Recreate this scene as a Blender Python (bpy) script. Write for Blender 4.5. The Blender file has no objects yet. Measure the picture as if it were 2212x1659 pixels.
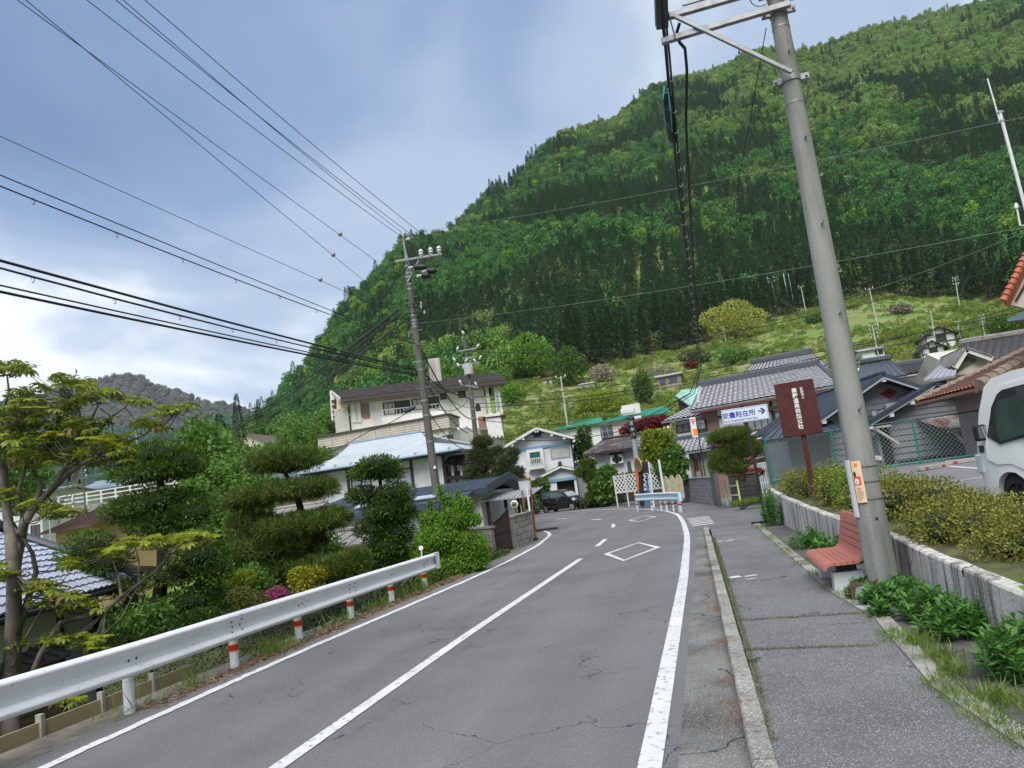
import bpy, bmesh, math, random
import numpy as np
from mathutils import Vector, Matrix, noise as mnoise
random.seed(7); RNG = np.random.default_rng(7)
R = math.radians
SC = bpy.context.scene
COL = SC.collection
# ------------------------------------------------------------------ camera
EYE = 1.75
PITCH, HEAD, ROLL = R(8.309), R(13.443), R(7.6)      # up, left of the road axis (+Y), clockwise camera roll
cam_d = bpy.data.cameras.new('camera'); cam = bpy.data.objects.new('camera', cam_d); COL.objects.link(cam)
cam_d.sensor_width = 36.0; cam_d.lens = 36.0 * 1600 / 2212
cam_d.clip_start = 0.05; cam_d.clip_end = 9000
fwd = Vector((-math.sin(HEAD) * math.cos(PITCH), math.cos(HEAD) * math.cos(PITCH), math.sin(PITCH)))
rgt0 = Vector((math.cos(HEAD), math.sin(HEAD), 0)); up0 = rgt0.cross(fwd)
rgt = rgt0 * math.cos(ROLL) - up0 * math.sin(ROLL); up = rgt.cross(fwd)
cam.matrix_world = Matrix(((rgt.x, up.x, -fwd.x, 0), (rgt.y, up.y, -fwd.y, 0), (rgt.z, up.z, -fwd.z, EYE), (0, 0, 0, 1)))
SC.camera = cam
# ------------------------------------------------------------------ sky, sun, exposure
SUN_EL, SUN_AZ = R(56), R(178)                        # sun behind thin cloud, behind the camera
world = bpy.data.worlds.new('World'); SC.world = world; world.use_nodes = True
nt = world.node_tree; nt.nodes.clear()
def N(tree, typ, **kw):
 n = tree.nodes.new(typ)
 for k, v in kw.items():
  if k.startswith('i_'):
   n.inputs[int(k[2:])].default_value = v
  else: setattr(n, k, v)
 return n
sky = N(nt, 'ShaderNodeTexSky', sky_type='NISHITA', sun_disc=False, sun_elevation=SUN_EL, sun_rotation=SUN_AZ)
geo = N(nt, 'ShaderNodeTexCoord')
sep = N(nt, 'ShaderNodeSeparateXYZ'); nt.links.new(geo.outputs['Generated'], sep.inputs[0])
zc = N(nt, 'ShaderNodeMath', operation='MAXIMUM', i_1=0.0); nt.links.new(sep.outputs[2], zc.inputs[0])
za = N(nt, 'ShaderNodeMath', operation='ADD', i_1=0.16); nt.links.new(zc.outputs[0], za.inputs[0])
dv = []
for k in (0, 1):
 d = N(nt, 'ShaderNodeMath', operation='DIVIDE'); nt.links.new(sep.outputs[k], d.inputs[0]); nt.links.new(za.outputs[0], d.inputs[1]); dv.append(d)
cmb = N(nt, 'ShaderNodeCombineXYZ'); nt.links.new(dv[0].outputs[0], cmb.inputs[0]); nt.links.new(dv[1].outputs[0], cmb.inputs[1])
mp = N(nt, 'ShaderNodeMapping'); mp.inputs['Location'].default_value = (3.1, 1.7, 0); mp.inputs['Scale'].default_value = (.62, .5, 1); mp.inputs['Rotation'].default_value = (0, 0, R(-25))
nt.links.new(cmb.outputs[0], mp.inputs[0])
cl = N(nt, 'ShaderNodeTexNoise'); cl.inputs['Scale'].default_value = 1.5; cl.inputs['Detail'].default_value = 7; cl.inputs['Roughness'].default_value = .5; cl.inputs['Distortion'].default_value = .35
nt.links.new(mp.outputs[0], cl.inputs['Vector'])
# towards the horizon the deck thins and whitens
hz = N(nt, 'ShaderNodeMapRange'); hz.inputs['From Min'].default_value = .04; hz.inputs['From Max'].default_value = .46; hz.inputs['To Min'].default_value = .30; hz.inputs['To Max'].default_value = -.10
nt.links.new(zc.outputs[0], hz.inputs['Value'])
sm = N(nt, 'ShaderNodeMath', operation='ADD'); nt.links.new(cl.outputs[0], sm.inputs[0]); nt.links.new(hz.outputs[0], sm.inputs[1])
rp = N(nt, 'ShaderNodeValToRGB'); cr = rp.color_ramp; cr.interpolation = 'EASE'
cr.elements[0].position = .26; cr.elements[0].color = (.052, .080, .138, 1)
cr.elements[1].position = .70; cr.elements[1].color = (.32, .33, .335, 1)
e = cr.elements.new(.42); e.color = (.075, .110, .175, 1)
e = cr.elements.new(.55); e.color = (.140, .172, .222, 1)
# the deck is thinner and brighter low over the ridge, ahead and to the right
bd = N(nt, 'ShaderNodeVectorMath', operation='DOT_PRODUCT'); bd.inputs[1].default_value = (math.sin(R(14)) * math.cos(R(30)), math.cos(R(14)) * math.cos(R(30)), math.sin(R(30))); nt.links.new(geo.outputs['Generated'], bd.inputs[0])
bm_ = N(nt, 'ShaderNodeMapRange', interpolation_type='SMOOTHSTEP'); bm_.inputs['From Min'].default_value = .925; bm_.inputs['From Max'].default_value = 1.0; bm_.inputs['To Max'].default_value = .27; nt.links.new(bd.outputs['Value'], bm_.inputs['Value'])
s2 = N(nt, 'ShaderNodeMath', operation='ADD'); nt.links.new(sm.outputs[0], s2.inputs[0]); nt.links.new(bm_.outputs[0], s2.inputs[1])
nt.links.new(s2.outputs[0], rp.inputs[0])
gain = N(nt, 'ShaderNodeVectorMath', operation='SCALE'); gain.inputs['Scale'].default_value = 1.0 / .1
nt.links.new(rp.outputs[0], gain.inputs[0])
mx = N(nt, 'ShaderNodeMix', data_type='RGBA'); mx.inputs[0].default_value = .93
nt.links.new(sky.outputs[0], mx.inputs[6]); nt.links.new(gain.outputs[0], mx.inputs[7])
bg = N(nt, 'ShaderNodeBackground'); bg.inputs['Strength'].default_value = .1
nt.links.new(mx.outputs[2], bg.inputs[0])
wo = N(nt, 'ShaderNodeOutputWorld'); nt.links.new(bg.outputs[0], wo.inputs[0])
sun_d = bpy.data.lights.new('sun', 'SUN'); sun_d.energy = 1.5; sun_d.angle = R(48); sun_d.color = (1, .96, .9)
sun = bpy.data.objects.new('sun', sun_d); COL.objects.link(sun)
sv = Vector((math.sin(SUN_AZ) * math.cos(SUN_EL), math.cos(SUN_AZ) * math.cos(SUN_EL), math.sin(SUN_EL)))
sun.rotation_euler = sv.to_track_quat('Z', 'Y').to_euler()
SC.view_settings.view_transform = 'Standard'; SC.view_settings.look = 'None'
SC.view_settings.exposure = 1.8; SC.view_settings.gamma = 1.0
SC.view_settings.use_curve_mapping = False
# ------------------------------------------------------------------ where the photograph shows a thing (2212 x 1659 grid)
def ray(x, y):
 return (rgt * ((x - 1106) / 1600) - up * ((y - 829.5) / 1600) + fwd)
CO = Vector((0, 0, EYE))
def on_z(x, y, z=0.0):
 d = ray(x, y); return CO + d * ((z - EYE) / d.z)
def at_y(x, y, Y):
 d = ray(x, y); return CO + d * (Y / d.y)
def at_x(x, y, X):
 d = ray(x, y); return CO + d * (X / d.x)
def at_d(x, y, D):
 d = ray(x, y); return CO + d * (D / math.hypot(d.x, d.y))
def on_land(x, y, lo=55, hi=1000):
 """where the sight line through a point of the photograph meets the terrain"""
 d = ray(x, y); h = math.hypot(d.x, d.y); k = lo
 while k < hi:
  p = CO + d * (k / h)
  if p.z <= land_z(p.x, p.y): break
  k *= 1.012
 return CO + d * (k / h)
# ------------------------------------------------------------------ builders
def tag(o, label=None, cat=None, group=None, kind=None):
 if label: o['label'] = label
 if cat: o['category'] = cat
 if group: o['group'] = group
 if kind: o['kind'] = kind
 return o
def thing(name, label, cat, loc=(0, 0, 0), rz=0.0, group=None):
 o = bpy.data.objects.new(name, None); COL.objects.link(o)
 o.empty_display_size = .2; o.location = loc; o.rotation_euler = (0, 0, rz)
 return tag(o, label, cat, group)
KIDS = {}
def link(name, me, parent=None, mtx=None):
 o = bpy.data.objects.new(name, me); COL.objects.link(o)
 if parent is not None:
  o.parent = parent; KIDS.setdefault(parent, []).append(o)
 if mtx is not None: o.matrix_local = mtx
 return o
def copy_tree(o, loc=None, rz=None, scale=None, label=None, group=None, parent=None):
 c = o.copy(); COL.objects.link(c)
 if parent is not None: c.parent = parent; KIDS.setdefault(parent, []).append(c)
 if loc is not None: c.location = loc
 if rz is not None: c.rotation_euler = (0, 0, rz)
 if scale is not None: c.scale = scale if hasattr(scale, '__len__') else (scale,) * 3
 if label: c['label'] = label
 if group: c['group'] = group
 for k in KIDS.get(o, []): copy_tree(k, parent=c)
 return c
class MB:
 """collects geometry, build() links it as ONE mesh object; verts in the parent's own frame"""
 def __init__(s, base=None):
  s.v = []; s.f = []; s.mi = []; s.m = 0; s.base = Vector(base) if base is not None else None
 def add(s, vs, fs):
  n = len(s.v); s.v.extend([tuple(v) for v in vs]); s.f.extend([tuple(i + n for i in f) for f in fs]); s.mi.extend([s.m] * len(fs)); return s
 def quad(s, *p): return s.add(p, [tuple(range(len(p)))])
 def box(s, c, d, rz=0.0, rx=0.0, ry=0.0):
  x, y, z = d[0] / 2, d[1] / 2, d[2] / 2
  vs = [Vector(q) for q in ((-x, -y, -z), (x, -y, -z), (x, y, -z), (-x, y, -z), (-x, -y, z), (x, -y, z), (x, y, z), (-x, y, z))]
  if rz or rx or ry:
   m = Matrix.Rotation(rz, 3, 'Z') @ Matrix.Rotation(ry, 3, 'Y') @ Matrix.Rotation(rx, 3, 'X'); vs = [m @ q for q in vs]
  c = Vector(c); return s.add([q + c for q in vs], [(3, 2, 1, 0), (4, 5, 6, 7), (0, 1, 5, 4), (1, 2, 6, 5), (2, 3, 7, 6), (3, 0, 4, 7)])
 def bx(s, x0, x1, y0, y1, z0, z1): return s.box(((x0 + x1) / 2, (y0 + y1) / 2, (z0 + z1) / 2), (abs(x1 - x0), abs(y1 - y0), abs(z1 - z0)))
 def bar(s, a, b, w, h, upv=(0, 0, 1)):
  a, b = Vector(a), Vector(b); t = (b - a).normalized(); u = Vector(upv)
  if abs(t.dot(u)) > .98: u = Vector((0, 1, 0))
  r = t.cross(u).normalized() * (w / 2); u = r.cross(t).normalized() * (h / 2)
  return s.add([a - r - u, a + r - u, a + r + u, a - r + u, b - r - u, b + r - u, b + r + u, b - r + u], [(0, 1, 2, 3), (7, 6, 5, 4), (0, 4, 5, 1), (1, 5, 6, 2), (2, 6, 7, 3), (3, 7, 4, 0)])
 def tube(s, pts, r, n=6, cap=True):
  pts = [Vector(p) for p in pts]; rs = r if hasattr(r, '__len__') else [r] * len(pts)
  vs = []; fs = []; ref = None
  for i, p in enumerate(pts):
   t = (pts[min(i + 1, len(pts) - 1)] - pts[max(i - 1, 0)]).normalized()
   if ref is None: ref = Vector((1, 0, 0)) if abs(t.x) < .8 else Vector((0, 1, 0))
   a = (ref - t * ref.dot(t)).normalized(); ref = a; b = t.cross(a)
   for k in range(n):
    g = 2 * math.pi * k / n; vs.append(p + (a * math.cos(g) + b * math.sin(g)) * rs[i])
  for i in range(len(pts) - 1):
   for k in range(n):
    k2 = (k + 1) % n; fs.append((i * n + k, i * n + k2, (i + 1) * n + k2, (i + 1) * n + k))
  if cap: fs.append(tuple(range(n))[::-1]); fs.append(tuple((len(pts) - 1) * n + k for k in range(n)))
  return s.add(vs, fs)
 def cyl(s, a, b, r0, r1=None, n=12): return s.tube([a, b], [r0, r0 if r1 is None else r1], n)
 def prism(s, poly, z0, z1):
  n = len(poly); vs = [(p[0], p[1], z0) for p in poly] + [(p[0], p[1], z1) for p in poly]
  return s.add(vs, [tuple(range(n))[::-1], tuple(range(n, 2 * n))] + [(i, (i + 1) % n, n + (i + 1) % n, n + i) for i in range(n)])
 def slab(s, pts, t):
  """thick sheet: polygon pts, thickness t straight down"""
  n = len(pts); a = [Vector(p) for p in pts]; b = [p - Vector((0, 0, t)) for p in a]
  return s.add(a + b, [tuple(range(n)), tuple(range(n, 2 * n))[::-1]] + [(i, n + i, n + (i + 1) % n, (i + 1) % n) for i in range(n)])
 def extrude(s, poly, d):
  """polygon of 3D points swept along the vector d"""
  n = len(poly); a = [Vector(p) for p in poly]; d = Vector(d); b = [p + d for p in a]
  return s.add(a + b, [tuple(range(n)), tuple(range(n, 2 * n))[::-1]] + [(i, n + i, n + (i + 1) % n, (i + 1) % n) for i in range(n)])
 def sweep(s, prof, path, nrm, close=False):
  """profile (u, z) carried along path; nrm[i] horizontal direction of u"""
  k = len(prof); vs = []; fs = []
  for p, q in zip(path, nrm):
   for u, z in prof: vs.append((p[0] + q[0] * u, p[1] + q[1] * u, p[2] + z))
  for i in range(len(path) - 1):
   for j in range(k if close else k - 1):
    j2 = (j + 1) % k; fs.append((i * k + j, (i + 1) * k + j, (i + 1) * k + j2, i * k + j2))
  return s.add(vs, fs)
 def mesh(s, name, mats, smooth=False, recalc=True):
  me = bpy.data.meshes.new(name)
  vs = s.v if s.base is None else [(v[0] - s.base.x, v[1] - s.base.y, v[2] - s.base.z) for v in s.v]
  me.from_pydata(vs, [], s.f)
  for m in (mats if isinstance(mats, (list, tuple)) else [mats]): me.materials.append(m)
  if any(s.mi): me.polygons.foreach_set('material_index', s.mi)
  if recalc:
   bm = bmesh.new(); bm.from_mesh(me); bmesh.ops.recalc_face_normals(bm, faces=bm.faces); bm.to_mesh(me); bm.free()
  if smooth:
   me.polygons.foreach_set('use_smooth', [True] * len(me.polygons))
   if smooth is not True: me.set_sharp_from_angle(angle=R(smooth))
  me.update(); return me
 def build(s, name, mats, parent=None, smooth=False, recalc=True, mtx=None):
  return link(name, s.mesh(name, mats, smooth, recalc), parent, mtx)
def np_mesh(name, v, f, mat, smooth=False, k=None):
 """fast mesh: v (n,3) array, f (m,k) array of equal-sided faces"""
 me = bpy.data.meshes.new(name); v = np.asarray(v, np.float32); f = np.asarray(f, np.int32)
 me.vertices.add(len(v)); me.vertices.foreach_set('co', v.ravel())
 me.loops.add(f.size); me.loops.foreach_set('vertex_index', f.ravel())
 me.polygons.add(len(f)); me.polygons.foreach_set('loop_start', np.arange(0, f.size, f.shape[1], dtype=np.int32))
 if smooth: me.polygons.foreach_set('use_smooth', np.ones(len(f), bool))
 for m in (mat if isinstance(mat, (list, tuple)) else [mat]): me.materials.append(m)
 me.update(calc_edges=True); me.validate(); return me
def bevel(o, w, seg=2):
 bm = bmesh.new(); bm.from_mesh(o.data); bmesh.ops.bevel(bm, geom=bm.edges[:], offset=w, segments=seg, affect='EDGES', clamp_overlap=True, profile=.6)
 bm.to_mesh(o.data); bm.free(); return o
# ------------------------------------------------------------------ materials
MATS = {}
def mat(name, col, rough=.65, var=.12, vs=3.0, col2=None, c2s=1.5, c2t=.5, c2w=.12, bump=0.0, bs=40.0, metal=0.0, spec=.4, streak=False, speck=None, coat=0.0, coord='Object', rv=0.0, island=0.0):
 """principled surface: colour + broad noise variation, a second colour in noise patches (dirt, rust, wear), optional vertical streaks and specks"""
 if name in MATS: return MATS[name]
 m = bpy.data.materials.new(name); m.use_nodes = True; t = m.node_tree; b = t.nodes['Principled BSDF']; MATS[name] = m
 L = t.links.new; tc = N(t, 'ShaderNodeTexCoord'); src = tc.outputs[coord]
 n1 = N(t, 'ShaderNodeTexNoise'); n1.inputs['Scale'].default_value = vs; n1.inputs['Detail'].default_value = 5; L(src, n1.inputs['Vector'])
 mr = N(t, 'ShaderNodeMapRange'); mr.inputs['From Min'].default_value = .25; mr.inputs['From Max'].default_value = .75; mr.inputs['To Min'].default_value = 1 - var; mr.inputs['To Max'].default_value = 1 + var; L(n1.outputs[0], mr.inputs[0])
 base = N(t, 'ShaderNodeRGB'); base.outputs[0].default_value = (*col, 1); out = base.outputs[0]
 if col2 is not None:
  n2 = N(t, 'ShaderNodeTexNoise'); n2.inputs['Scale'].default_value = c2s; n2.inputs['Detail'].default_value = 8; n2.inputs['Roughness'].default_value = .62
  if streak:
   mpn = N(t, 'ShaderNodeMapping'); mpn.inputs['Scale'].default_value = (1, 1, .12); L(src, mpn.inputs[0]); L(mpn.outputs[0], n2.inputs['Vector'])
  else: L(src, n2.inputs['Vector'])
  r2 = N(t, 'ShaderNodeMapRange'); r2.inputs['From Min'].default_value = c2t - c2w; r2.inputs['From Max'].default_value = c2t + c2w; L(n2.outputs[0], r2.inputs[0])
  mxx = N(t, 'ShaderNodeMix', data_type='RGBA'); L(r2.outputs[0], mxx.inputs[0]); L(out, mxx.inputs[6]); mxx.inputs[7].default_value = (*col2, 1); out = mxx.outputs[2]
 if speck is not None:
  scol, ss, st = speck
  vo = N(t, 'ShaderNodeTexVoronoi'); vo.inputs['Scale'].default_value = ss; L(src, vo.inputs['Vector'])
  sv_ = N(t, 'ShaderNodeSeparateColor'); L(vo.outputs['Color'], sv_.inputs[0])
  gt = N(t, 'ShaderNodeMath', operation='GREATER_THAN', i_1=st); L(sv_.outputs[0], gt.inputs[0])
  ms = N(t, 'ShaderNodeMix', data_type='RGBA'); L(gt.outputs[0], ms.inputs[0]); L(out, ms.inputs[6]); ms.inputs[7].default_value = (*scol, 1); out = ms.outputs[2]
 mul = N(t, 'ShaderNodeVectorMath', operation='SCALE'); L(out, mul.inputs[0]); L(mr.outputs[0], mul.inputs['Scale']); out = mul.outputs[0]
 if island:
  gi = N(t, 'ShaderNodeNewGeometry'); oi = N(t, 'ShaderNodeObjectInfo'); ad = N(t, 'ShaderNodeMath', operation='ADD'); L(gi.outputs['Random Per Island'], ad.inputs[0]); L(oi.outputs['Random'], ad.inputs[1])
  fr = N(t, 'ShaderNodeMath', operation='FRACT'); L(ad.outputs[0], fr.inputs[0])
  mi = N(t, 'ShaderNodeMapRange'); mi.inputs['To Min'].default_value = 1 - island; mi.inputs['To Max'].default_value = 1 + island; L(fr.outputs[0], mi.inputs[0])
  m2 = N(t, 'ShaderNodeVectorMath', operation='SCALE'); L(out, m2.inputs[0]); L(mi.outputs[0], m2.inputs['Scale']); out = m2.outputs[0]
 L(out, b.inputs['Base Color'])
 b.inputs['Roughness'].default_value = rough; b.inputs['Metallic'].default_value = metal; b.inputs['Specular IOR Level'].default_value = spec
 if coat: b.inputs['Coat Weight'].default_value = coat; b.inputs['Coat Roughness'].default_value = .06
 if rv:
  rr = N(t, 'ShaderNodeMapRange'); rr.inputs['To Min'].default_value = rough - rv; rr.inputs['To Max'].default_value = rough + rv; L(n1.outputs[0], rr.inputs[0]); L(rr.outputs[0], b.inputs['Roughness'])
 if bump:
  nb = N(t, 'ShaderNodeTexNoise'); nb.inputs['Scale'].default_value = bs; nb.inputs['Detail'].default_value = 4; L(src, nb.inputs['Vector'])
  bp = N(t, 'ShaderNodeBump'); bp.inputs['Strength'].default_value = bump; bp.inputs['Distance'].default_value = .02; L(nb.outputs[0], bp.inputs['Height']); L(bp.outputs[0], b.inputs['Normal'])
 return m
def leafmat(name, cols, trans=.35, rough=.55, spec=.3, ns=.35, tint=False):
 """foliage: colour ramp over per-leaf random + clump noise, thin translucency"""
 if name in MATS: return MATS[name]
 m = bpy.data.materials.new(name); m.use_nodes = True; t = m.node_tree; b = t.nodes['Principled BSDF']; MATS[name] = m; L = t.links.new
 tc = N(t, 'ShaderNodeTexCoord'); gi = N(t, 'ShaderNodeNewGeometry'); oi = N(t, 'ShaderNodeObjectInfo')
 nz = N(t, 'ShaderNodeTexNoise'); nz.inputs['Scale'].default_value = ns * 4; nz.inputs['Detail'].default_value = 3; L(gi.outputs['Position'], nz.inputs['Vector'])
 a = N(t, 'ShaderNodeMath', operation='MULTIPLY', i_1=.55); L(gi.outputs['Random Per Island'], a.inputs[0])
 c = N(t, 'ShaderNodeMath', operation='MULTIPLY_ADD', i_1=.9, i_2=-.22); L(nz.outputs[0], c.inputs[0])
 s = N(t, 'ShaderNodeMath', operation='ADD', use_clamp=True); L(a.outputs[0], s.inputs[0]); L(c.outputs[0], s.inputs[1])
 rp = N(t, 'ShaderNodeValToRGB'); k = len(cols)
 while len(rp.color_ramp.elements) < k: rp.color_ramp.elements.new(.5)
 for i, cc in enumerate(cols):
  rp.color_ramp.elements[i].position = i / (k - 1); rp.color_ramp.elements[i].color = (*cc, 1)
 L(s.outputs[0], rp.inputs[0]); out = rp.outputs[0]
 if tint:
  at = N(t, 'ShaderNodeAttribute', attribute_type='INSTANCER', attribute_name='tint')
  mu = N(t, 'ShaderNodeVectorMath', operation='MULTIPLY'); L(out, mu.inputs[0]); L(at.outputs['Vector'], mu.inputs[1]); out = mu.outputs[0]
 L(out, b.inputs['Base Color']); b.inputs['Roughness'].default_value = rough; b.inputs['Specular IOR Level'].default_value = spec
 if trans:
  tr = N(t, 'ShaderNodeBsdfTranslucent'); L(out, tr.inputs[0]); ms = N(t, 'ShaderNodeMixShader'); ms.inputs[0].default_value = trans
  L(b.outputs[0], ms.inputs[1]); L(tr.outputs[0], ms.inputs[2]); L(ms.outputs[0], t.nodes['Material Output'].inputs[0])
 return m
def glassmat(name='window_glass', col=(.03, .04, .05), rough=.08):
 m = mat(name, col, rough=rough, var=.3, vs=1.2, spec=.8); return m
WHITE = mat('plaster_white', (.62, .64, .66), .8, .05, 1.5, col2=(.46, .47, .48), c2s=.9, c2t=.63, c2w=.12, bump=.15, bs=60)
CREAM = mat('plaster_cream', (.55, .52, .44), .85, .08, 1.2, col2=(.4, .37, .31), c2s=.8, c2t=.6)
GLASS = glassmat(); DARK = mat('dark_opening', (.012, .012, .014), .7)
GALV = mat('galvanised_steel', (.27, .28, .29), .5, .15, 8, metal=.6, col2=(.18, .185, .19), c2s=6, c2t=.6)
CONC = mat('concrete_weathered', (.30, .29, .27), .9, .18, 4, col2=(.13, .125, .115), c2s=2.2, c2t=.58, bump=.35, bs=30)
DKWOOD = mat('dark_stained_timber', (.045, .033, .026), .7, .3, 6, bump=.2, bs=40)
BLKMETAL = mat('black_iron', (.018, .018, .02), .5, .2)
WIRE = mat('cable_black', (.014, .014, .016), .55)
# ================================================================== LAND
def interp(x, xs, ys): return float(np.interp(x, xs, ys))
LEFT = [(-5.74, -5), (-5.72, 5.3), (-5.74, 7.1), (-5.70, 9.3), (-5.54, 12.4), (-5.38, 15.6), (-5.32, 18.8), (-5.46, 23.3), (-6.01, 28.2), (-6.71, 30.7), (-7.38, 32.3), (-8.5, 33.7), (-10.6, 35.1), (-14, 36.4), (-20, 38)]
RIGHT = [(-.62, -5), (-.61, 6), (-.61, 13), (-.70, 20), (-.79, 22.5), (-1.0, 26.9), (-1.31, 31.3), (-1.86, 34.8), (-2.62, 38), (-4.0, 42), (-6, 45.8), (-7.9, 48.7), (-9.2, 50.5)]
def az_of(px, py):
 d = ray(px, py); return math.degrees(math.atan2(d.x, d.y)), d.z / math.hypot(d.x, d.y)
def prof(rows):
 out = sorted((az_of(px, py)[0], az_of(px, py)[1] * dd + EYE, dd) for px, py, dd in rows)
 return [o[0] for o in out], [o[1] for o in out], [o[2] for o in out]
# outline of the wooded mountain (tree tops) and the lower edge of its forest, with their distances
RA, RZ, RD = prof([(470, 950, 330), (540, 880, 360), (600, 830, 390), (650, 770, 420), (700, 700, 450), (720, 665, 460), (770, 605, 480), (820, 560, 500), (870, 500, 520), (960, 485, 560), (1010, 440, 580), (1050, 400, 600), (1100, 375, 620), (1170, 300, 650), (1230, 270, 670), (1330, 240, 700), (1400, 180, 730), (1450, 160, 750), (1560, 138, 780), (1600, 105, 800), (1660, 95, 820), (1720, 100, 850), (1800, 80, 880), (1860, 55, 900), (1960, 30, 930), (2050, 10, 950), (2212, -30, 980), (2400, -60, 1000)])
RZ = [z - 11 for z in RZ]
EA, EZ, ED = prof([(480, 1010, 190), (700, 960, 190), (900, 880, 190), (1080, 845, 195), (1240, 808, 215), (1350, 780, 235), (1500, 745, 255), (1640, 705, 270), (1700, 682, 280), (1760, 668, 288), (1840, 648, 295), (1900, 642, 298), (2010, 642, 300), (2120, 655, 290), (2212, 640, 280), (2400, 610, 270)])
def floor_z(X, Y):
 """village floor near the road"""
 d = math.hypot(X, Y)
 # left of the guardrail the gardens lie lower
 lx = min(-6.35, interp(Y, [-5, 12, 19, 23, 28, 32, 36, 60], [-6.3, -6.2, -6.0, -6.1, -6.7, -8.1, -16, -40]))
 if Y > 36 and X < -9: lx = -60
 z = 0.0
 if X < lx:
  u = lx - X
  drop = interp(Y, [-5, 12, 16, 20, 30], [-2.6, -2.6, -1.9, -.5, -.35])
  z = drop * min(1, u / 1.6) - max(0, min(u - 2, 60)) * interp(Y, [-5, 15, 40, 120], [.055, .06, .035, .045])
 elif X > 2.6 and Y < 40:
  base = interp(Y, [4, 24, 40], [.25, .9, 1.0]); z = base * min(1, (X - 2.6) / 1.2)
  if 20.5 < Y < 33: z *= max(0, min(1, (X - 5.5) / 2)) if Y > 24.6 else max(0, min(1, (X - 2.6) / .3))
 if Y >= 40 and X > -12: z = interp(X, [0.5, 4, 9], [-.01, .4, 1.1]) + max(0, Y - 56) * .03
 return z
def land_z(X, Y):
 d = math.hypot(X, Y); a = math.degrees(math.atan2(X, Y))
 fz = floor_z(X, Y)
 d0 = interp(a, [-40, -20, -5, 8, 26], [75, 80, 78, 62, 60])
 if d < d0: return fz
 p = (X / d * d0, Y / d * d0); z0 = floor_z(*p)
 a = min(a, 75); low = z0 - min(12, (d - d0) * .03)
 if a < -46: return low
 if a < -37: k = (a + 46) / 9; k = k * k * (3 - 2 * k); return low * (1 - k) + k * hill_z(X, Y, d, max(a, -37), d0, z0)
 return hill_z(X, Y, d, a, d0, z0)
def hill_z(X, Y, d, a, d0, z0):
 ed, ez = interp(a, EA, ED), interp(a, EA, EZ); rd, rz = interp(a, RA, RD), interp(a, RA, RZ)
 if a < RA[0]:
  k = max(0, 1 - (RA[0] - a) / 3); rz = ez * (1 - k) + rz * k if rz > ez else rz
 if d < ed:
  t = (d - d0) / (ed - d0); z = z0 + (ez - z0) * (t ** 1.15)
  return z + (mnoise.noise((X * .03, Y * .03, 1)) * 2.2 + mnoise.noise((X * .1, Y * .1, 4)) * .5) * min(1, t * 3) * (1 - .5 * t)
 t = (d - ed) / max(rd - ed, 1)
 if t < 1:
  g = mnoise.fractal((X * .006, Y * .006, 2), 1, 2, 4)
  return ez + (rz - ez) * t - (8 + 22 * (g + .5)) * math.sin(math.pi * min(1, t)) * .75
 return rz - (d - rd) * .42
def gmat():
 m = mat('meadow_ground', (.125, .20, .04), .95, .3, .25, col2=(.20, .19, .07), c2s=.05, c2t=.52, c2w=.07, bump=.5, bs=2)
 return m
def build_land():
 ang = [-180 + i * 10 for i in range(12)] + [-62 + i * .7 for i in range(int(112 / .7))] + [50 + i * 10 for i in range(14)]
 rad = [.6]
 while rad[-1] < 1150: rad.append(rad[-1] * 1.03 + (.12 if rad[-1] < 70 else 0))
 v = [(0, 0, -.03)]; f = []
 for r_ in rad:
  for a in ang:
   X, Y = r_ * math.sin(R(a)), r_ * math.cos(R(a)); v.append((X, Y, land_z(X, Y) - .03))
 n = len(ang)
 for i in range(len(rad) - 1):
  for k in range(n):
   k2 = (k + 1) % n; f.append((1 + i * n + k, 1 + (i + 1) * n + k, 1 + (i + 1) * n + k2, 1 + i * n + k2))
 me = np_mesh('ground', v, f, [gmat(), mat('garden_earth', (.065, .058, .036), .95, .35, 3, col2=(.05, .075, .02), c2s=1.2, c2t=.5, bump=.8, bs=20)], True); V = np.array(v); me.polygons.foreach_set('material_index', [1 if (V[q[0]][0] < -6 and math.hypot(V[q[0]][0], V[q[0]][1]) < 34) or (1.9 < V[q[0]][0] < 16 and V[q[0]][1] < 34) else 0 for q in f])
 tag(link('ground', me), kind='structure')
 # the sheet goes on to the horizon
 b = MB(); pts = [(2600 * math.sin(R(a)), 2600 * math.cos(R(a)), -60) for a in range(0, 360, 15)]; b.quad(*pts)
 tag(b.build('valley_floor', gmat()), kind='structure')
build_land()
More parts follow.
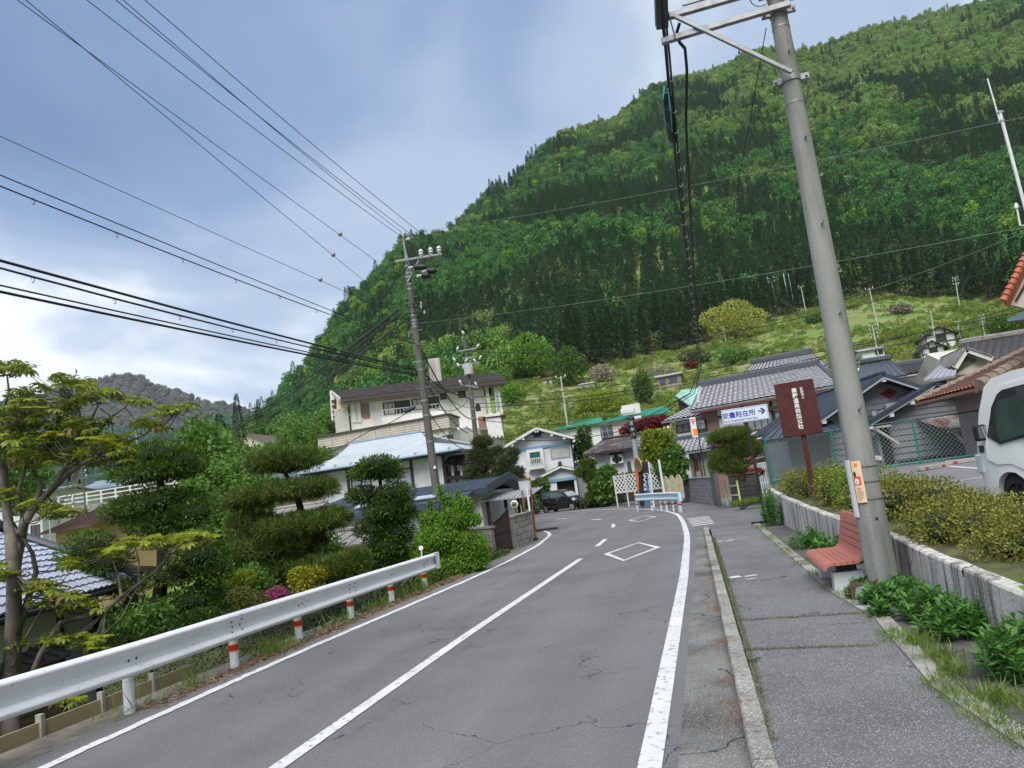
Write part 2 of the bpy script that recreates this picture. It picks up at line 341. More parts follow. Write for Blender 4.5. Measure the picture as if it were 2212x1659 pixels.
# ------------------------------------------------------------------ distant hill up the valley
def build_far_hill():
 ox = [(-260, 930), (-100, 905), (0, 880), (80, 862), (160, 838), (220, 828), (270, 820), (310, 826), (350, 848), (400, 860), (430, 874), (470, 880), (510, 886), (560, 905), (640, 960), (760, 1010)]
 az = []; el = []
 for px, py in ox:
  a, e = az_of(px, py); az.append(a); el.append(e)
 v = []; f = []; A = np.linspace(az[0], az[-1], 170); ds = np.concatenate([np.linspace(900, 1800, 34), [1850, 2000, 2300]])
 for d in ds:
  for a in A:
   top = EYE + interp(a, az, el) * 1800
   t = (d - 900) / 900
   X, Y = d * math.sin(R(a)), d * math.cos(R(a))
   if t <= 1: z = -20 + (top + 20) * t ** 1.25 - (20 + 55 * (mnoise.fractal((X * .004, Y * .004, 3), 1, 2, 5) + .35)) * math.sin(math.pi * t) ** .8
   else: z = top - (d - 1800) * .4
   z += mnoise.noise((X * .05, Y * .05, 0)) * 3.5
   v.append((X, Y, z))
 n = len(A)
 for i in range(len(ds) - 1):
  for k in range(n - 1): f.append((i * n + k, i * n + k + 1, (i + 1) * n + k + 1, (i + 1) * n + k))
 m = mat('far_hill_woods', (.115, .105, .10), .95, .35, .02, bump=1, bs=.3)
 t = m.node_tree; L = t.links.new; b = t.nodes['Principled BSDF']
 src = b.inputs['Base Color'].links[0].from_socket
 g = N(t, 'ShaderNodeNewGeometry'); sp = N(t, 'ShaderNodeSeparateXYZ'); L(g.outputs['Position'], sp.inputs[0])
 nz = N(t, 'ShaderNodeTexNoise'); nz.inputs['Scale'].default_value = .006; nz.inputs['Detail'].default_value = 6; L(g.outputs['Position'], nz.inputs['Vector'])
 ad = N(t, 'ShaderNodeMath', operation='MULTIPLY_ADD', i_1=170.0); L(nz.outputs[0], ad.inputs[0]); L(sp.outputs[2], ad.inputs[2])
 mr = N(t, 'ShaderNodeMapRange'); mr.inputs['From Min'].default_value = 240; mr.inputs['From Max'].default_value = 340; L(ad.outputs[0], mr.inputs[0])
 mx_ = N(t, 'ShaderNodeMix', data_type='RGBA'); L(mr.outputs[0], mx_.inputs[0]); mx_.inputs[6].default_value = (.055, .11, .085, 1); L(src, mx_.inputs[7]); L(mx_.outputs[2], b.inputs['Base Color'])
 tag(link('far_hill', np_mesh('far_hill', v, f, m, True)), kind='structure')
build_far_hill()
# ------------------------------------------------------------------ road, gutter, kerb, pavement
ASPH = mat('asphalt_road', (.145, .145, .146), .88, .13, .5, col2=(.108, .108, .11), c2s=.35, c2t=.56, c2w=.15, bump=.55, bs=140, speck=((.24, .24, .245), 210, .88))
PAVE = mat('asphalt_pavement', (.15, .146, .15), .9, .14, .9, col2=(.108, .104, .11), c2s=1.1, c2t=.55, c2w=.12, bump=.8, bs=110, speck=((.44, .43, .42), 190, .90))
GUT = mat('gutter_concrete', (.17, .165, .155), .92, .2, 1.5, col2=(.085, .08, .075), c2s=1.2, c2t=.52, bump=.7, bs=70, speck=((.36, .35, .33), 190, .89))
LOT = mat('asphalt_car_park', (.15, .15, .155), .9, .12, .8, bump=.6, bs=90, speck=((.28, .28, .28), 60, .86))
PAINT = mat('road_paint', (.58, .58, .575), .75, .12, 2, col2=(.22, .22, .22), c2s=14, c2t=.60, c2w=.05, bump=.3, bs=120)
def cracks(m, scale, width, amount):
 """darkens a net of cracks (recessed too) where a broad noise allows"""
 t = m.node_tree; L = t.links.new; b = t.nodes['Principled BSDF']; src = b.inputs['Base Color'].links[0].from_socket
 tc = N(t, 'ShaderNodeTexCoord'); nz = N(t, 'ShaderNodeTexNoise'); nz.inputs['Scale'].default_value = 3.0; nz.inputs['Detail'].default_value = 6
 L(tc.outputs['Object'], nz.inputs['Vector']); ms = N(t, 'ShaderNodeVectorMath', operation='SCALE'); ms.inputs['Scale'].default_value = .55; L(nz.outputs['Color'], ms.inputs[0])
 ad = N(t, 'ShaderNodeVectorMath', operation='ADD'); L(tc.outputs['Object'], ad.inputs[0]); L(ms.outputs[0], ad.inputs[1])
 vo = N(t, 'ShaderNodeTexVoronoi', feature='DISTANCE_TO_EDGE'); vo.inputs['Scale'].default_value = scale; L(ad.outputs[0], vo.inputs['Vector'])
 lt = N(t, 'ShaderNodeMath', operation='LESS_THAN', i_1=width); L(vo.outputs['Distance'], lt.inputs[0])
 n2 = N(t, 'ShaderNodeTexNoise'); n2.inputs['Scale'].default_value = .7; L(tc.outputs['Object'], n2.inputs['Vector'])
 gt = N(t, 'ShaderNodeMath', operation='GREATER_THAN', i_1=amount); L(n2.outputs[0], gt.inputs[0])
 an = N(t, 'ShaderNodeMath', operation='MULTIPLY'); L(lt.outputs[0], an.inputs[0]); L(gt.outputs[0], an.inputs[1])
 mx_ = N(t, 'ShaderNodeMix', data_type='RGBA'); L(an.outputs[0], mx_.inputs[0]); L(src, mx_.inputs[6]); mx_.inputs[7].default_value = (.04, .04, .04, 1); L(mx_.outputs[2], b.inputs['Base Color'])
cracks(ASPH, .8, .004, .52)
def tyre_tracks(m):
 t = m.node_tree; L = t.links.new; b = t.nodes['Principled BSDF']; src = b.inputs['Base Color'].links[0].from_socket; tc = N(t, 'ShaderNodeTexCoord'); mp_ = N(t, 'ShaderNodeMapping'); mp_.inputs['Scale'].default_value = (1, .02, 1); L(tc.outputs['Object'], mp_.inputs[0])
 nz = N(t, 'ShaderNodeTexNoise'); nz.inputs['Scale'].default_value = 1.1; nz.inputs['Detail'].default_value = 4; L(mp_.outputs[0], nz.inputs['Vector']); mr = N(t, 'ShaderNodeMapRange'); mr.inputs['From Min'].default_value = .3; mr.inputs['From Max'].default_value = .7; mr.inputs['To Min'].default_value = .84; mr.inputs['To Max'].default_value = 1.12; L(nz.outputs[0], mr.inputs[0])
 s = N(t, 'ShaderNodeVectorMath', operation='SCALE'); L(src, s.inputs[0]); L(mr.outputs[0], s.inputs['Scale']); L(s.outputs[0], b.inputs['Base Color'])
tyre_tracks(ASPH); cracks(PAVE, .6, .005, .58); cracks(GUT, .9, .009, .5)
def offs(path, d):
 out = []
 for i, p in enumerate(path):
  a = path[max(i - 1, 0)]; b = path[min(i + 1, len(path) - 1)]; t = Vector((b[0] - a[0], b[1] - a[1])).normalized(); out.append((p[0] + t.y * d, p[1] - t.x * d))
 return out
def dense(path, step=.5):
 out = [path[0]]
 for a, b in zip(path, path[1:]):
  n = max(1, int(math.hypot(b[0] - a[0], b[1] - a[1]) / step)); out += [(a[0] + (b[0] - a[0]) * k / n, a[1] + (b[1] - a[1]) * k / n) for k in range(1, n + 1)]
 return out
def smoothp(path, it=3):
 for _ in range(it): path = [path[0]] + [((a[0] + 2 * b[0] + c[0]) / 4, (a[1] + 2 * b[1] + c[1]) / 4) for a, b, c in zip(path, path[1:], path[2:])] + [path[-1]]
 return path
def ngon(name, poly, z, m, kind='structure'):
 bm = bmesh.new(); bm.faces.new([bm.verts.new((p[0], p[1], z)) for p in poly]); bmesh.ops.triangulate(bm, faces=bm.faces[:])
 me = bpy.data.meshes.new(name); bm.to_mesh(me); bm.free(); me.materials.append(m); o = link(name, me)
 if me.polygons[0].normal.z < 0: me.flip_normals()
 return tag(o, kind=kind)
LL = smoothp(dense(LEFT, .6)); RR = smoothp(dense(RIGHT, .6))
road = ngon('road', offs(LL, -.38) + [(-30, 40), (-30, 75), (-14, 62), (-10, 60), (-3, 57), (0, 51), (1.8, 44), (1.6, 37), (1.5, 33.8), (12, 33), (12, 22.0), (1.5, 21.9), (-.45, 21.9)] + [(-.45, 19), (-.44, 10), (-.44, -5)], .0, ASPH)
ngon('gutter', [(-.44, -5), (.09, -5), (.08, 7), (-.15, 21.9), (-.45, 21.9), (-.45, 19), (-.44, 10)], .004, GUT)
def stripe(path, w, z=.008, jag=0.0):
 """painted band of width w on a path; jag: edges broken by the tyre-worn aggregate"""
 b = MB(); p = dense(path, .12 if jag else .35); l = offs(p, -w / 2); r_ = offs(p, w / 2)
 vs = []
 for i, (a, c) in enumerate(zip(l, r_)):
  j = random.uniform(-jag, jag); k = random.uniform(-jag, jag)
  vs += [(a[0] + j, a[1], z), (c[0] + k, c[1], z)]
 return b.add(vs, [(2 * i, 2 * i + 1, 2 * i + 3, 2 * i + 2) for i in range(len(p) - 1)])
def sub(path, y0, y1): return [p for p in dense(path, .1) if y0 <= p[1] <= y1]
stripe(LL[:-9], .13, jag=.012).build('edge_line', PAINT, road)
stripe(RR, .15).build('edge_line', PAINT, road)
CTR = smoothp(dense([(-3.35, -5), (-3.35, 5.1), (-3.34, 9.3), (-3.15, 17.9), (-3.2, 23), (-3.75, 29.8), (-5.0, 35), (-8, 41), (-14, 47)], .6))
stripe(sub(CTR, -5, 17.9), .14).build('centre_line', PAINT, road)
for a, b_ in ((20.6, 22.9), (28.0, 30.2), (34.6, 36.2), (40, 41.4)): stripe(sub(CTR, a, b_), .14).build('centre_dash', PAINT, road)
def diamond(p, w=.11):
 b = MB(); c = Vector((sum(q[0] for q in p) / 4, sum(q[1] for q in p) / 4, 0)); o = [Vector((q[0], q[1], .008)) for q in p]
 i = []
 for q in o:
  d = Vector((q.x - c.x, q.y - c.y, 0)); i.append(Vector((c.x + d.x * (1 - w * 2.1 / .62 * .55), c.y + d.y * (1 - w * 1.7 / 1.6), .008)))
 return b.add(o + i, [(k, (k + 1) % 4, 4 + (k + 1) % 4, 4 + k) for k in range(4)])
diamond([(-2.67, 18.3), (-1.98, 16.3), (-1.30, 18.5), (-2.0, 20.5)]).build('diamond_marking', PAINT, road)
diamond([(-3.38, 31.5), (-2.8, 29.6), (-2.2, 31.7), (-2.85, 33.6)]).build('diamond_marking', PAINT, road)
for i in range(4):      # short dashes across the mouth of the far lane
 p = [(-9.6 - i * 1.35, 51.3 + i * .95), (-10.3 - i * 1.35, 51.8 + i * .95)]; stripe(p, .14).build('lane_dash', PAINT, road)
for i in range(6):      # hatch bars beside the bend
 y = 24.2 + i * .72; stripe([(-.62 - i * .05, y), (.05 - i * .03, y + .06)], .3).build('hatch_bar', PAINT, road)
for p in ([(2.3, 27.0), (3.1, 26.8)], [(2.2, 24.8), (3.0, 24.7)]): stripe(p, .45).build('stop_bar', PAINT, road)
# pavement with two old joints and kerb stones
def pavement():
 pv = [(.10, -5), (.11, 4.4), (.10, 6.5), (-.02, 16), (-.09, 20.6)]; pr = [(1.42, -5), (1.35, 4.4), (1.22, 5.6), (1.33, 7.9), (1.2, 9.4), (1.1, 15), (1.02, 20.6)]
 o = ngon('pavement', pv + pr[::-1], .12, PAVE)
 b = MB(); b.quad((-.09, 20.6, .12), (1.02, 20.6, .12), (1.5, 22.2, .006), (-.28, 22.2, .006)); b.build('ramp', PAVE, o)
 # concrete edging and the tarred strip to the wall
 b = MB(); e = dense(pr, .5); eo = offs(e, .14)
 b.add([(p[0], p[1], .135) for p in e] + [(p[0], p[1], .135) for p in eo] + [(p[0], p[1], .09) for p in e], [(i, i + 1, len(e) + i + 1, len(e) + i) for i in range(len(e) - 1)] + [(i, 2 * len(e) + i, 2 * len(e) + i + 1, i + 1) for i in range(len(e) - 1)])
 b.build('edging', CONC, o, recalc=False)
 return o
pavement_o = pavement()
ngon('verge_strip', offs(dense([(1.42, -5), (1.35, 4.4), (1.22, 5.6), (1.33, 7.9), (1.2, 9.4), (1.1, 15), (1.02, 20.6)], .5), .13) + [(1.9, 20.9), (2.1, 14), (2.3, 10), (2.3, 4), (2.3, -5)], .115, mat('old_tarred_strip', (.075, .073, .075), .92, .25, 2, col2=(.14, .125, .10), c2s=2.5, c2t=.57, bump=.6, bs=60))
KST = mat('kerb_concrete', (.27, .26, .235), .92, .16, 3, col2=(.12, .115, .10), c2s=5, c2t=.56, bump=.5, bs=50, speck=((.36, .35, .33), 90, .85), island=.26)
kerb = tag(thing('kerb', None, None), kind='structure')
def kerb_row():
 ks = dense([(-.02, -5), (-.01, 4.5), (-.05, 7), (-.17, 14.3), (-.28, 21.6)], .6); ms = None
 for a, b_ in zip(ks, ks[1:]):
  L_ = math.hypot(b_[0] - a[0], b_[1] - a[1])
  if ms is None:
   b = MB(); b.extrude([(0, -L_ / 2 + .008, 0), (.13, -L_ / 2 + .008, 0), (.13, -L_ / 2 + .008, .135), (.012, -L_ / 2 + .008, .135), (0, -L_ / 2 + .008, .12)], (0, L_ - .016, 0)); ms = b.mesh('kerb_stone', KST)
  o = link('kerb_stone', ms, kerb); o.location = ((a[0] + b_[0]) / 2, (a[1] + b_[1]) / 2, random.uniform(-.012, .008)); o.rotation_euler = (random.uniform(-.006, .006), random.uniform(-.02, .02), -math.atan2(b_[0] - a[0], b_[1] - a[1]) + random.uniform(-.006, .006))
  o.scale = (1, 1 if L_ < .62 else 1, 1)
kerb_row()
# planted bank between the wall and the car park
WALLP = [(2.05, -3), (2.02, 4), (1.97, 6.5), (2.0, 8.5), (2.06, 10), (1.98, 12), (1.82, 14.3), (1.7, 18), (1.64, 21), (1.62, 22.6)]
def wall_top(y): return interp(y, [3, 6, 10, 13, 18, 22.6], [.54, .585, .615, .665, .78, .93])
def planting_bed():
 P = dense(WALLP, .5); q = offs(P, .12); vs = []
 for p in q:
  x1 = 3.1 if p[1] < 18 else interp(p[1], [18, 22.6], [3.1, 2.5])
  for k in range(5): u = k / 4; tz = max(wall_top(p[1]) + .04, .625 + .03 * (p[1] - 10)); vs.append((p[0] + (x1 - p[0]) * u, p[1], (wall_top(p[1]) - .03) * (1 - u) + tz * u + .03 * mnoise.noise((p[0] + u * 3, p[1], 0))))
 me = np_mesh('planting_bed', vs, [(i * 5 + k, i * 5 + k + 1, i * 5 + k + 6, i * 5 + k + 5) for i in range(len(q) - 1) for k in range(4)], mat('bed_soil', (.07, .055, .035), .95, .35, 4, col2=(.10, .12, .035), c2s=3, c2t=.5, bump=.8, bs=25), True)
 tag(link('planting_bed', me), kind='structure')
planting_bed()
# car park behind the wall
def lot_z(Y): return .62 + .03 * (Y - 10)
lot = MB(); lot.add([(2.9, 4, lot_z(4)), (12, 4, lot_z(4)), (12, 24.5, lot_z(24.5)), (2.2, 24.5, lot_z(24.5)), (2.2, 21, lot_z(21))], [(0, 1, 2, 3, 4)])
lot_o = tag(lot.build('car_park', LOT), kind='structure')
def lot_line(p, q, w=.12):
 b = MB(); a, c = lot_pt(*p), lot_pt(*q); d = Vector((c.y - a.y, a.x - c.x, 0)).normalized() * w / 2
 u = Vector((0, 0, .008)); b.quad(a - d + u, a + d + u, c + d + u, c - d + u); b.build('bay_line', PAINT, lot_o)
def lot_pt(px, py):
 d = ray(px, py); t = (.62 + .03 * (-10) - EYE) / (d.z - .03 * d.y); return CO + d * t
lot_line((1957, 1055), (2140, 1030)); lot_line((2028, 1006), (2140, 1014.5)); lot_line((2010, 1031), (2045, 1029), .1)
lot_line((2150, 1098), (2230, 1094)); 
# ================================================================== WOODS
def rnd_rot(n):
 q = RNG.normal(size=(n, 4)); q /= np.linalg.norm(q, axis=1)[:, None]; w, x, y, z = q.T
 return np.stack([np.stack([1 - 2 * (y * y + z * z), 2 * (x * y - z * w), 2 * (x * z + y * w)], 1), np.stack([2 * (x * y + z * w), 1 - 2 * (x * x + z * z), 2 * (y * z - x * w)], 1), np.stack([2 * (x * z - y * w), 2 * (y * z + x * w), 1 - 2 * (x * x + y * y)], 1)], 1)
def leaves(c, d, L, W, cup=.12, up=None):
 """c (n,3) base points, d (n,3) directions, L, W lengths/widths (n,) -> rhombic leaf quads"""
 n = len(c); d = d / (np.linalg.norm(d, axis=1)[:, None] + 1e-9)
 a = RNG.normal(size=(n, 3)) if up is None else up + RNG.normal(size=(n, 3)) * .35
 s = np.cross(d, a); s /= (np.linalg.norm(s, axis=1)[:, None] + 1e-9); nrm = np.cross(s, d)
 L = np.asarray(L).reshape(-1, 1) * np.ones((n, 1)); W = np.asarray(W).reshape(-1, 1) * np.ones((n, 1))
 v = np.empty((n, 4, 3)); v[:, 0] = c; v[:, 1] = c + d * L * .5 + s * W * .5 + nrm * L * cup; v[:, 2] = c + d * L; v[:, 3] = c + d * L * .5 - s * W * .5 + nrm * L * cup
 return v.reshape(-1, 3)
def quads(n): return np.arange(n * 4).reshape(-1, 4)
def blob_pts(blobs, n, shell=.55):
 """points in the outer shell of ellipsoids blobs = rows (x,y,z,rx,ry,rz); returns pts, outward dirs"""
 b = np.asarray(blobs, float); w = (b[:, 3] * b[:, 4] + b[:, 3] * b[:, 5] + b[:, 4] * b[:, 5]); k = RNG.choice(len(b), n, p=w / w.sum())
 u = RNG.normal(size=(n, 3)); u /= np.linalg.norm(u, axis=1)[:, None]; r_ = shell + (1 - shell) * RNG.random(n) ** .6
 return b[k, :3] + u * b[k, 3:6] * r_[:, None], u / b[k, 3:6]
def tris_to(me, name): return me
LEAF_BROAD = leafmat('leaves_broad_wood', [(.035, .075, .018), (.075, .15, .03), (.13, .22, .045)], .3, tint=False, ns=.06)
WOODB = leafmat('wood_broad', [(.052, .125, .036), (.09, .21, .05), (.14, .285, .07)], .3, tint=True, ns=.04)
WOODC = leafmat('wood_conifer', [(.030, .082, .034), (.055, .135, .048), (.09, .185, .058)], .2, tint=True, ns=.05)
BARK = mat('bark_grey', (.085, .072, .06), .9, .3, 6, col2=(.16, .15, .135), c2s=5, c2t=.55, bump=.5, bs=25)
BARKD = mat('bark_dark', (.035, .028, .022), .9, .3, 6, bump=.5, bs=25)
def crown_conifer(h, r, n, leaf=1.0):
 t = RNG.random(n) ** .75; z = h * (.10 + .90 * t); ph = RNG.random(n) * 2 * math.pi
 lob = 1 + .22 * np.sin(ph * 3 + z * 1.3) + .15 * np.sin(ph * 5 - z * 2.1)
 rr = r * (1 - t) ** .8 * lob * (.35 + .65 * RNG.random(n) ** .5) + .12
 c = np.stack([np.cos(ph) * rr * .75, np.sin(ph) * rr * .75, z], 1)
 d = np.stack([np.cos(ph), np.sin(ph), -.35 + .5 * t + RNG.normal(size=n) * .25], 1)
 L = leaf * (.55 + .5 * RNG.random(n)) * (1.15 - .6 * t)
 return leaves(c, d, L, L * .55, .1, np.array([[0, 0, 1.]]))
def crown_broad(h, r, n, leaf=.9, z0=.3, lobes=16, flat=1.0):
 B = []
 for i in range(lobes):
  u = RNG.normal(size=3); u /= np.linalg.norm(u); u[2] = u[2] * .8
  q = .62 * RNG.random() ** .4
  B.append((u[0] * r * q, u[1] * r * q, h * (z0 + (1 - z0) * .5) + u[2] * h * (1 - z0) * .36 * flat, r * .42 * RNG.uniform(.7, 1.15), r * .42 * RNG.uniform(.7, 1.15), h * (1 - z0) * .24 * RNG.uniform(.7, 1.2)))
 p, o = blob_pts(B, n, .6); o = o / np.linalg.norm(o, axis=1)[:, None]
 d = o * .6 + RNG.normal(size=(n, 3)) * .6 + np.array([0, 0, -.1])
 L = leaf * (.5 + .7 * RNG.random(n)); return leaves(p, d, L, L * .7, .1, o)
def trunk_mesh(h, r, lean=0.0, limbs=0, spread=2.0, m=None, z0=.35, base=0.0):
 b = MB(); pts = [(lean * h * (t ** 1.5) * .1, math.sin(t * 5) * .04 * h * .3, base + h * t) for t in (0, .12, .3, .5, .7, .88, 1)]
 b.tube(pts, [r * 1.25, r, r * .86, r * .68, r * .46, r * .25, r * .06], 7)
 for i in range(limbs):
  t = z0 + (1 - z0) * .8 * (i + .5) / limbs; a = i * 2.4 + random.random(); p0 = Vector((lean * h * (t ** 1.5) * .1, 0, base + h * t)); L = spread * (1.1 - .6 * t) * random.uniform(.7, 1.1)
  q = [p0, p0 + Vector((math.cos(a) * L * .4, math.sin(a) * L * .4, L * .28)), p0 + Vector((math.cos(a) * L * .75, math.sin(a) * L * .75, L * .42)), p0 + Vector((math.cos(a) * L, math.sin(a) * L, L * .66))]
  b.tube(q, [r * .45 * (1.2 - t), r * .33 * (1.2 - t), r * .2 * (1.2 - t), r * .06], 5)
 return b.mesh('trunk', m or BARK, True)
def proto(name, crown, trunk_h, trunk_r, lm):
 """one joined tree mesh for the wood (crown + trunk)"""
 tm = trunk_mesh(trunk_h, trunk_r, limbs=4 if lm is WOODB else 0, spread=trunk_h * .3); tv = np.array([v.co[:] for v in tm.vertices]); tf = [tuple(p.vertices) for p in tm.polygons]
 b = MB(); b.v = [tuple(x) for x in crown]; nq = len(crown) // 4; b.f = [tuple(q) for q in quads(nq)]; b.mi = [0] * nq; b.m = 1; b.add(tv, tf)
 return bpy.data.objects.new(name, b.mesh(name, [lm, BARK], recalc=False))
PROTOS = [proto('wood_conifer', crown_conifer(15, 2.9, 620, 1.25), 12, .18, WOODC), proto('wood_conifer', crown_conifer(17, 2.6, 620, 1.2), 13, .18, WOODC),
          proto('wood_conifer', crown_conifer(13, 3.3, 560, 1.35), 10, .18, WOODC),
          proto('wood_broadleaf', crown_broad(11, 4.2, 620, 1.25, .22), 8, .2, WOODB), proto('wood_broadleaf', crown_broad(13, 4.6, 660, 1.3, .25), 9, .2, WOODB),
          proto('wood_broadleaf', crown_broad(9.5, 3.8, 560, 1.15, .2), 7, .2, WOODB)]
PC = bpy.data.collections.new('wood_prototypes')      # not linked to the scene: only a palette for the wood
for p in PROTOS: PC.objects.link(p)
def nz3(x, y, s, o=0.0): return mnoise.noise((x * s, y * s, o))
def wood_palette(X, Y, a, t):
 """species and tint by stand: (is conifer, tint rgb)"""
 n1 = nz3(X, Y, .012, 5) + .5 * nz3(X, Y, .035, 9); n2 = nz3(X, Y, .009, 21) + .6 * nz3(X, Y, .03, 3); j = random.uniform(.75, 1.25)
 con = n1 > .06
 if a > -2 and t < .12: con = n1 > -.35
 if a < -14 and t < .25: con = n1 > .1
 if -13 < a < 3 and t < .3: con = n1 > -.4
 if t > .82: con = n1 > .35
 gold = n2 + (.72 if a > 3 and t > .47 else 0) + (.12 if a > -3 and t > .38 else 0) - (.12 if t < .35 else 0)
 if gold > .55 and n1 < .35: con = False
 if random.random() < .07: con = not con
 if con:
  g = random.uniform(.75, 1.3); return True, (g * random.uniform(.9, 1.25), g, g * random.uniform(.85, 1.2))
 if gold > .55: return False, (2.5 * j, 1.55 * j, 1.7 * j) if random.random() < .6 else (1.9 * j, 1.5 * j, 1.0 * j)
 if gold > .33: return False, (1.5 * j, 1.2 * j, .8 * j)
 if random.random() < .09: return False, (1.9 * j, 1.5 * j, .6 * j)
 return False, (.78 * j, .95 * j, .85 * j)
def in_view(X, Y, Z, m=60):
 d = Vector((X, Y, Z)) - CO; w = d.dot(fwd)
 if w < 1: return False
 x = d.dot(rgt) / w * 1600 + 1106; y = -d.dot(up) / w * 1600 + 829.5
 return -m < x < 2212 + m and -m < y < 1659 + m
def build_wood():
 P = []; S = []; K = []; T = []; rot = []
 s = 4.7; X = -420
 while X < 620:
  Y = 120
  while Y < 1010:
   x, y = X + random.uniform(-.45, .45) * s, Y + random.uniform(-.45, .45) * s; Y += s
   d = math.hypot(x, y); a = math.degrees(math.atan2(x, y))
   if a < RA[0] - 2.5 or a > 38: continue
   ed, rd = interp(a, EA, ED), interp(a, RA, RD)
   if d < ed + 3 + 4 * nz3(x, y, .05) or d > rd + 22: continue
   z = land_z(x, y)
   if not in_view(x, y, z + 8, 120): continue
   t = (d - ed) / (rd - ed)
   con, tint = wood_palette(x, y, a, t)
   if -26 < a < -14 and t < .10 and nz3(x, y, .02, 31) > .25: con = False
   P.append((x, y, z - .3)); S.append(random.uniform(.6, 1.02) * (1.0 if con else random.uniform(.8, 1.05)) * (1.1 if t < .12 and con else 1)); K.append(random.randrange(3) + (0 if con else 3)); T.append(tint); rot.append(random.uniform(0, 6.28))
  X += s
 return P, S, K, T, rot
def gn_scatter(name, protos, P, S, K, T, rot):
 me = bpy.data.meshes.new(name); me.from_pydata(P, [], [])
 for nm, ty, val in (('sc', 'FLOAT', S), ('rz', 'FLOAT', rot), ('kd', 'INT', K)):
  at = me.attributes.new(nm, ty, 'POINT'); at.data.foreach_set('value', val)
 at = me.attributes.new('tint', 'FLOAT_VECTOR', 'POINT'); at.data.foreach_set('vector', np.array(T, np.float32).ravel())
 o = link(name, me); ng = bpy.data.node_groups.new(name, 'GeometryNodeTree')
 ng.interface.new_socket('Geometry', in_out='INPUT', socket_type='NodeSocketGeometry'); ng.interface.new_socket('Geometry', in_out='OUTPUT', socket_type='NodeSocketGeometry')
 gi = ng.nodes.new('NodeGroupInput'); go = ng.nodes.new('NodeGroupOutput'); L = ng.links.new
 def na(nm, dt):
  n = ng.nodes.new('GeometryNodeInputNamedAttribute'); n.data_type = dt; n.inputs[0].default_value = nm; return n.outputs[0]
 g2i = ng.nodes.new('GeometryNodeGeometryToInstance')
 for p in reversed(protos):
  oi = ng.nodes.new('GeometryNodeObjectInfo'); oi.inputs[0].default_value = p; oi.inputs['As Instance'].default_value = True; L(oi.outputs['Geometry'], g2i.inputs[0])
 ip = ng.nodes.new('GeometryNodeInstanceOnPoints'); ip.inputs['Pick Instance'].default_value = True
 L(gi.outputs[0], ip.inputs['Points']); L(g2i.outputs[0], ip.inputs['Instance']); L(na('kd', 'INT'), ip.inputs['Instance Index'])
 cx = ng.nodes.new('ShaderNodeCombineXYZ'); L(na('rz', 'FLOAT'), cx.inputs[2]); e2r = ng.nodes.new('FunctionNodeEulerToRotation'); L(cx.outputs[0], e2r.inputs[0]); L(e2r.outputs[0], ip.inputs['Rotation'])
 L(na('sc', 'FLOAT'), ip.inputs['Scale']); L(ip.outputs[0], go.inputs[0])
 md = o.modifiers.new('scatter', 'NODES'); md.node_group = ng
 return o
WP = build_wood()
def far_wood():
 P, S, K, T, rot = [], [], [], [], []; far = bpy.data.objects['far_hill'].data; co = np.empty(len(far.vertices) * 3, np.float32); far.vertices.foreach_get('co', co); co = co.reshape(-1, 3); nA = 170
 for _ in range(16000):
  i, k = random.uniform(8, 34.9), random.uniform(0, nA - 1.01); i0, k0 = int(i), int(k); p = co[i0 * nA + k0]; q = co[(i0 + 1) * nA + k0 + 1]; r_ = co[i0 * nA + k0 + 1]; fi, fk = i - i0, k - k0; p = p + (r_ - p) * fk + (q - r_) * fi
  if not in_view(p[0], p[1], p[2], 10): continue
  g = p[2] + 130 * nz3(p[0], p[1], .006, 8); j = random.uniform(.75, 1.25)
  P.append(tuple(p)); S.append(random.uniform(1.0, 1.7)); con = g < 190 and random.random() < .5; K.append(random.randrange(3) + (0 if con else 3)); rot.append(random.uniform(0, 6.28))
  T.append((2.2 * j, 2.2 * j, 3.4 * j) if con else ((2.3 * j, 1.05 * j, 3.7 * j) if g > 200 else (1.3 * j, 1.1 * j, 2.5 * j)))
 return P, S, K, T, rot
tag(gn_scatter('far_hill_wood', PROTOS, *far_wood()), 'brown and dark green woods covering the distant hill on the left', 'forest', kind='stuff')
tag(gn_scatter('mountain_forest', PROTOS, *WP), 'mixed green forest of conifers and broadleaf trees covering the mountain', 'forest', kind='stuff')
# ================================================================== STREET FURNITURE NEAR THE CAMERA
def text_mesh(body, size, m, depth=.002, bold=0.0, align='CENTER', lines=1.0):
 c = bpy.data.curves.new('lettering', 'FONT'); c.body = body; c.size = size; c.extrude = depth; c.align_x = align; c.offset = bold; c.space_line = lines; c.resolution_u = 3
 o = bpy.data.objects.new('lettering', c); COL.objects.link(o); bpy.context.view_layer.update()
 me = bpy.data.meshes.new_from_object(o.evaluated_get(bpy.context.evaluated_depsgraph_get())); bpy.data.objects.remove(o); bpy.data.curves.remove(c)
 me.materials.clear(); me.materials.append(m); return me
FACE = Matrix.Rotation(R(90), 4, 'X')     # text lying in x/y -> standing, facing -y
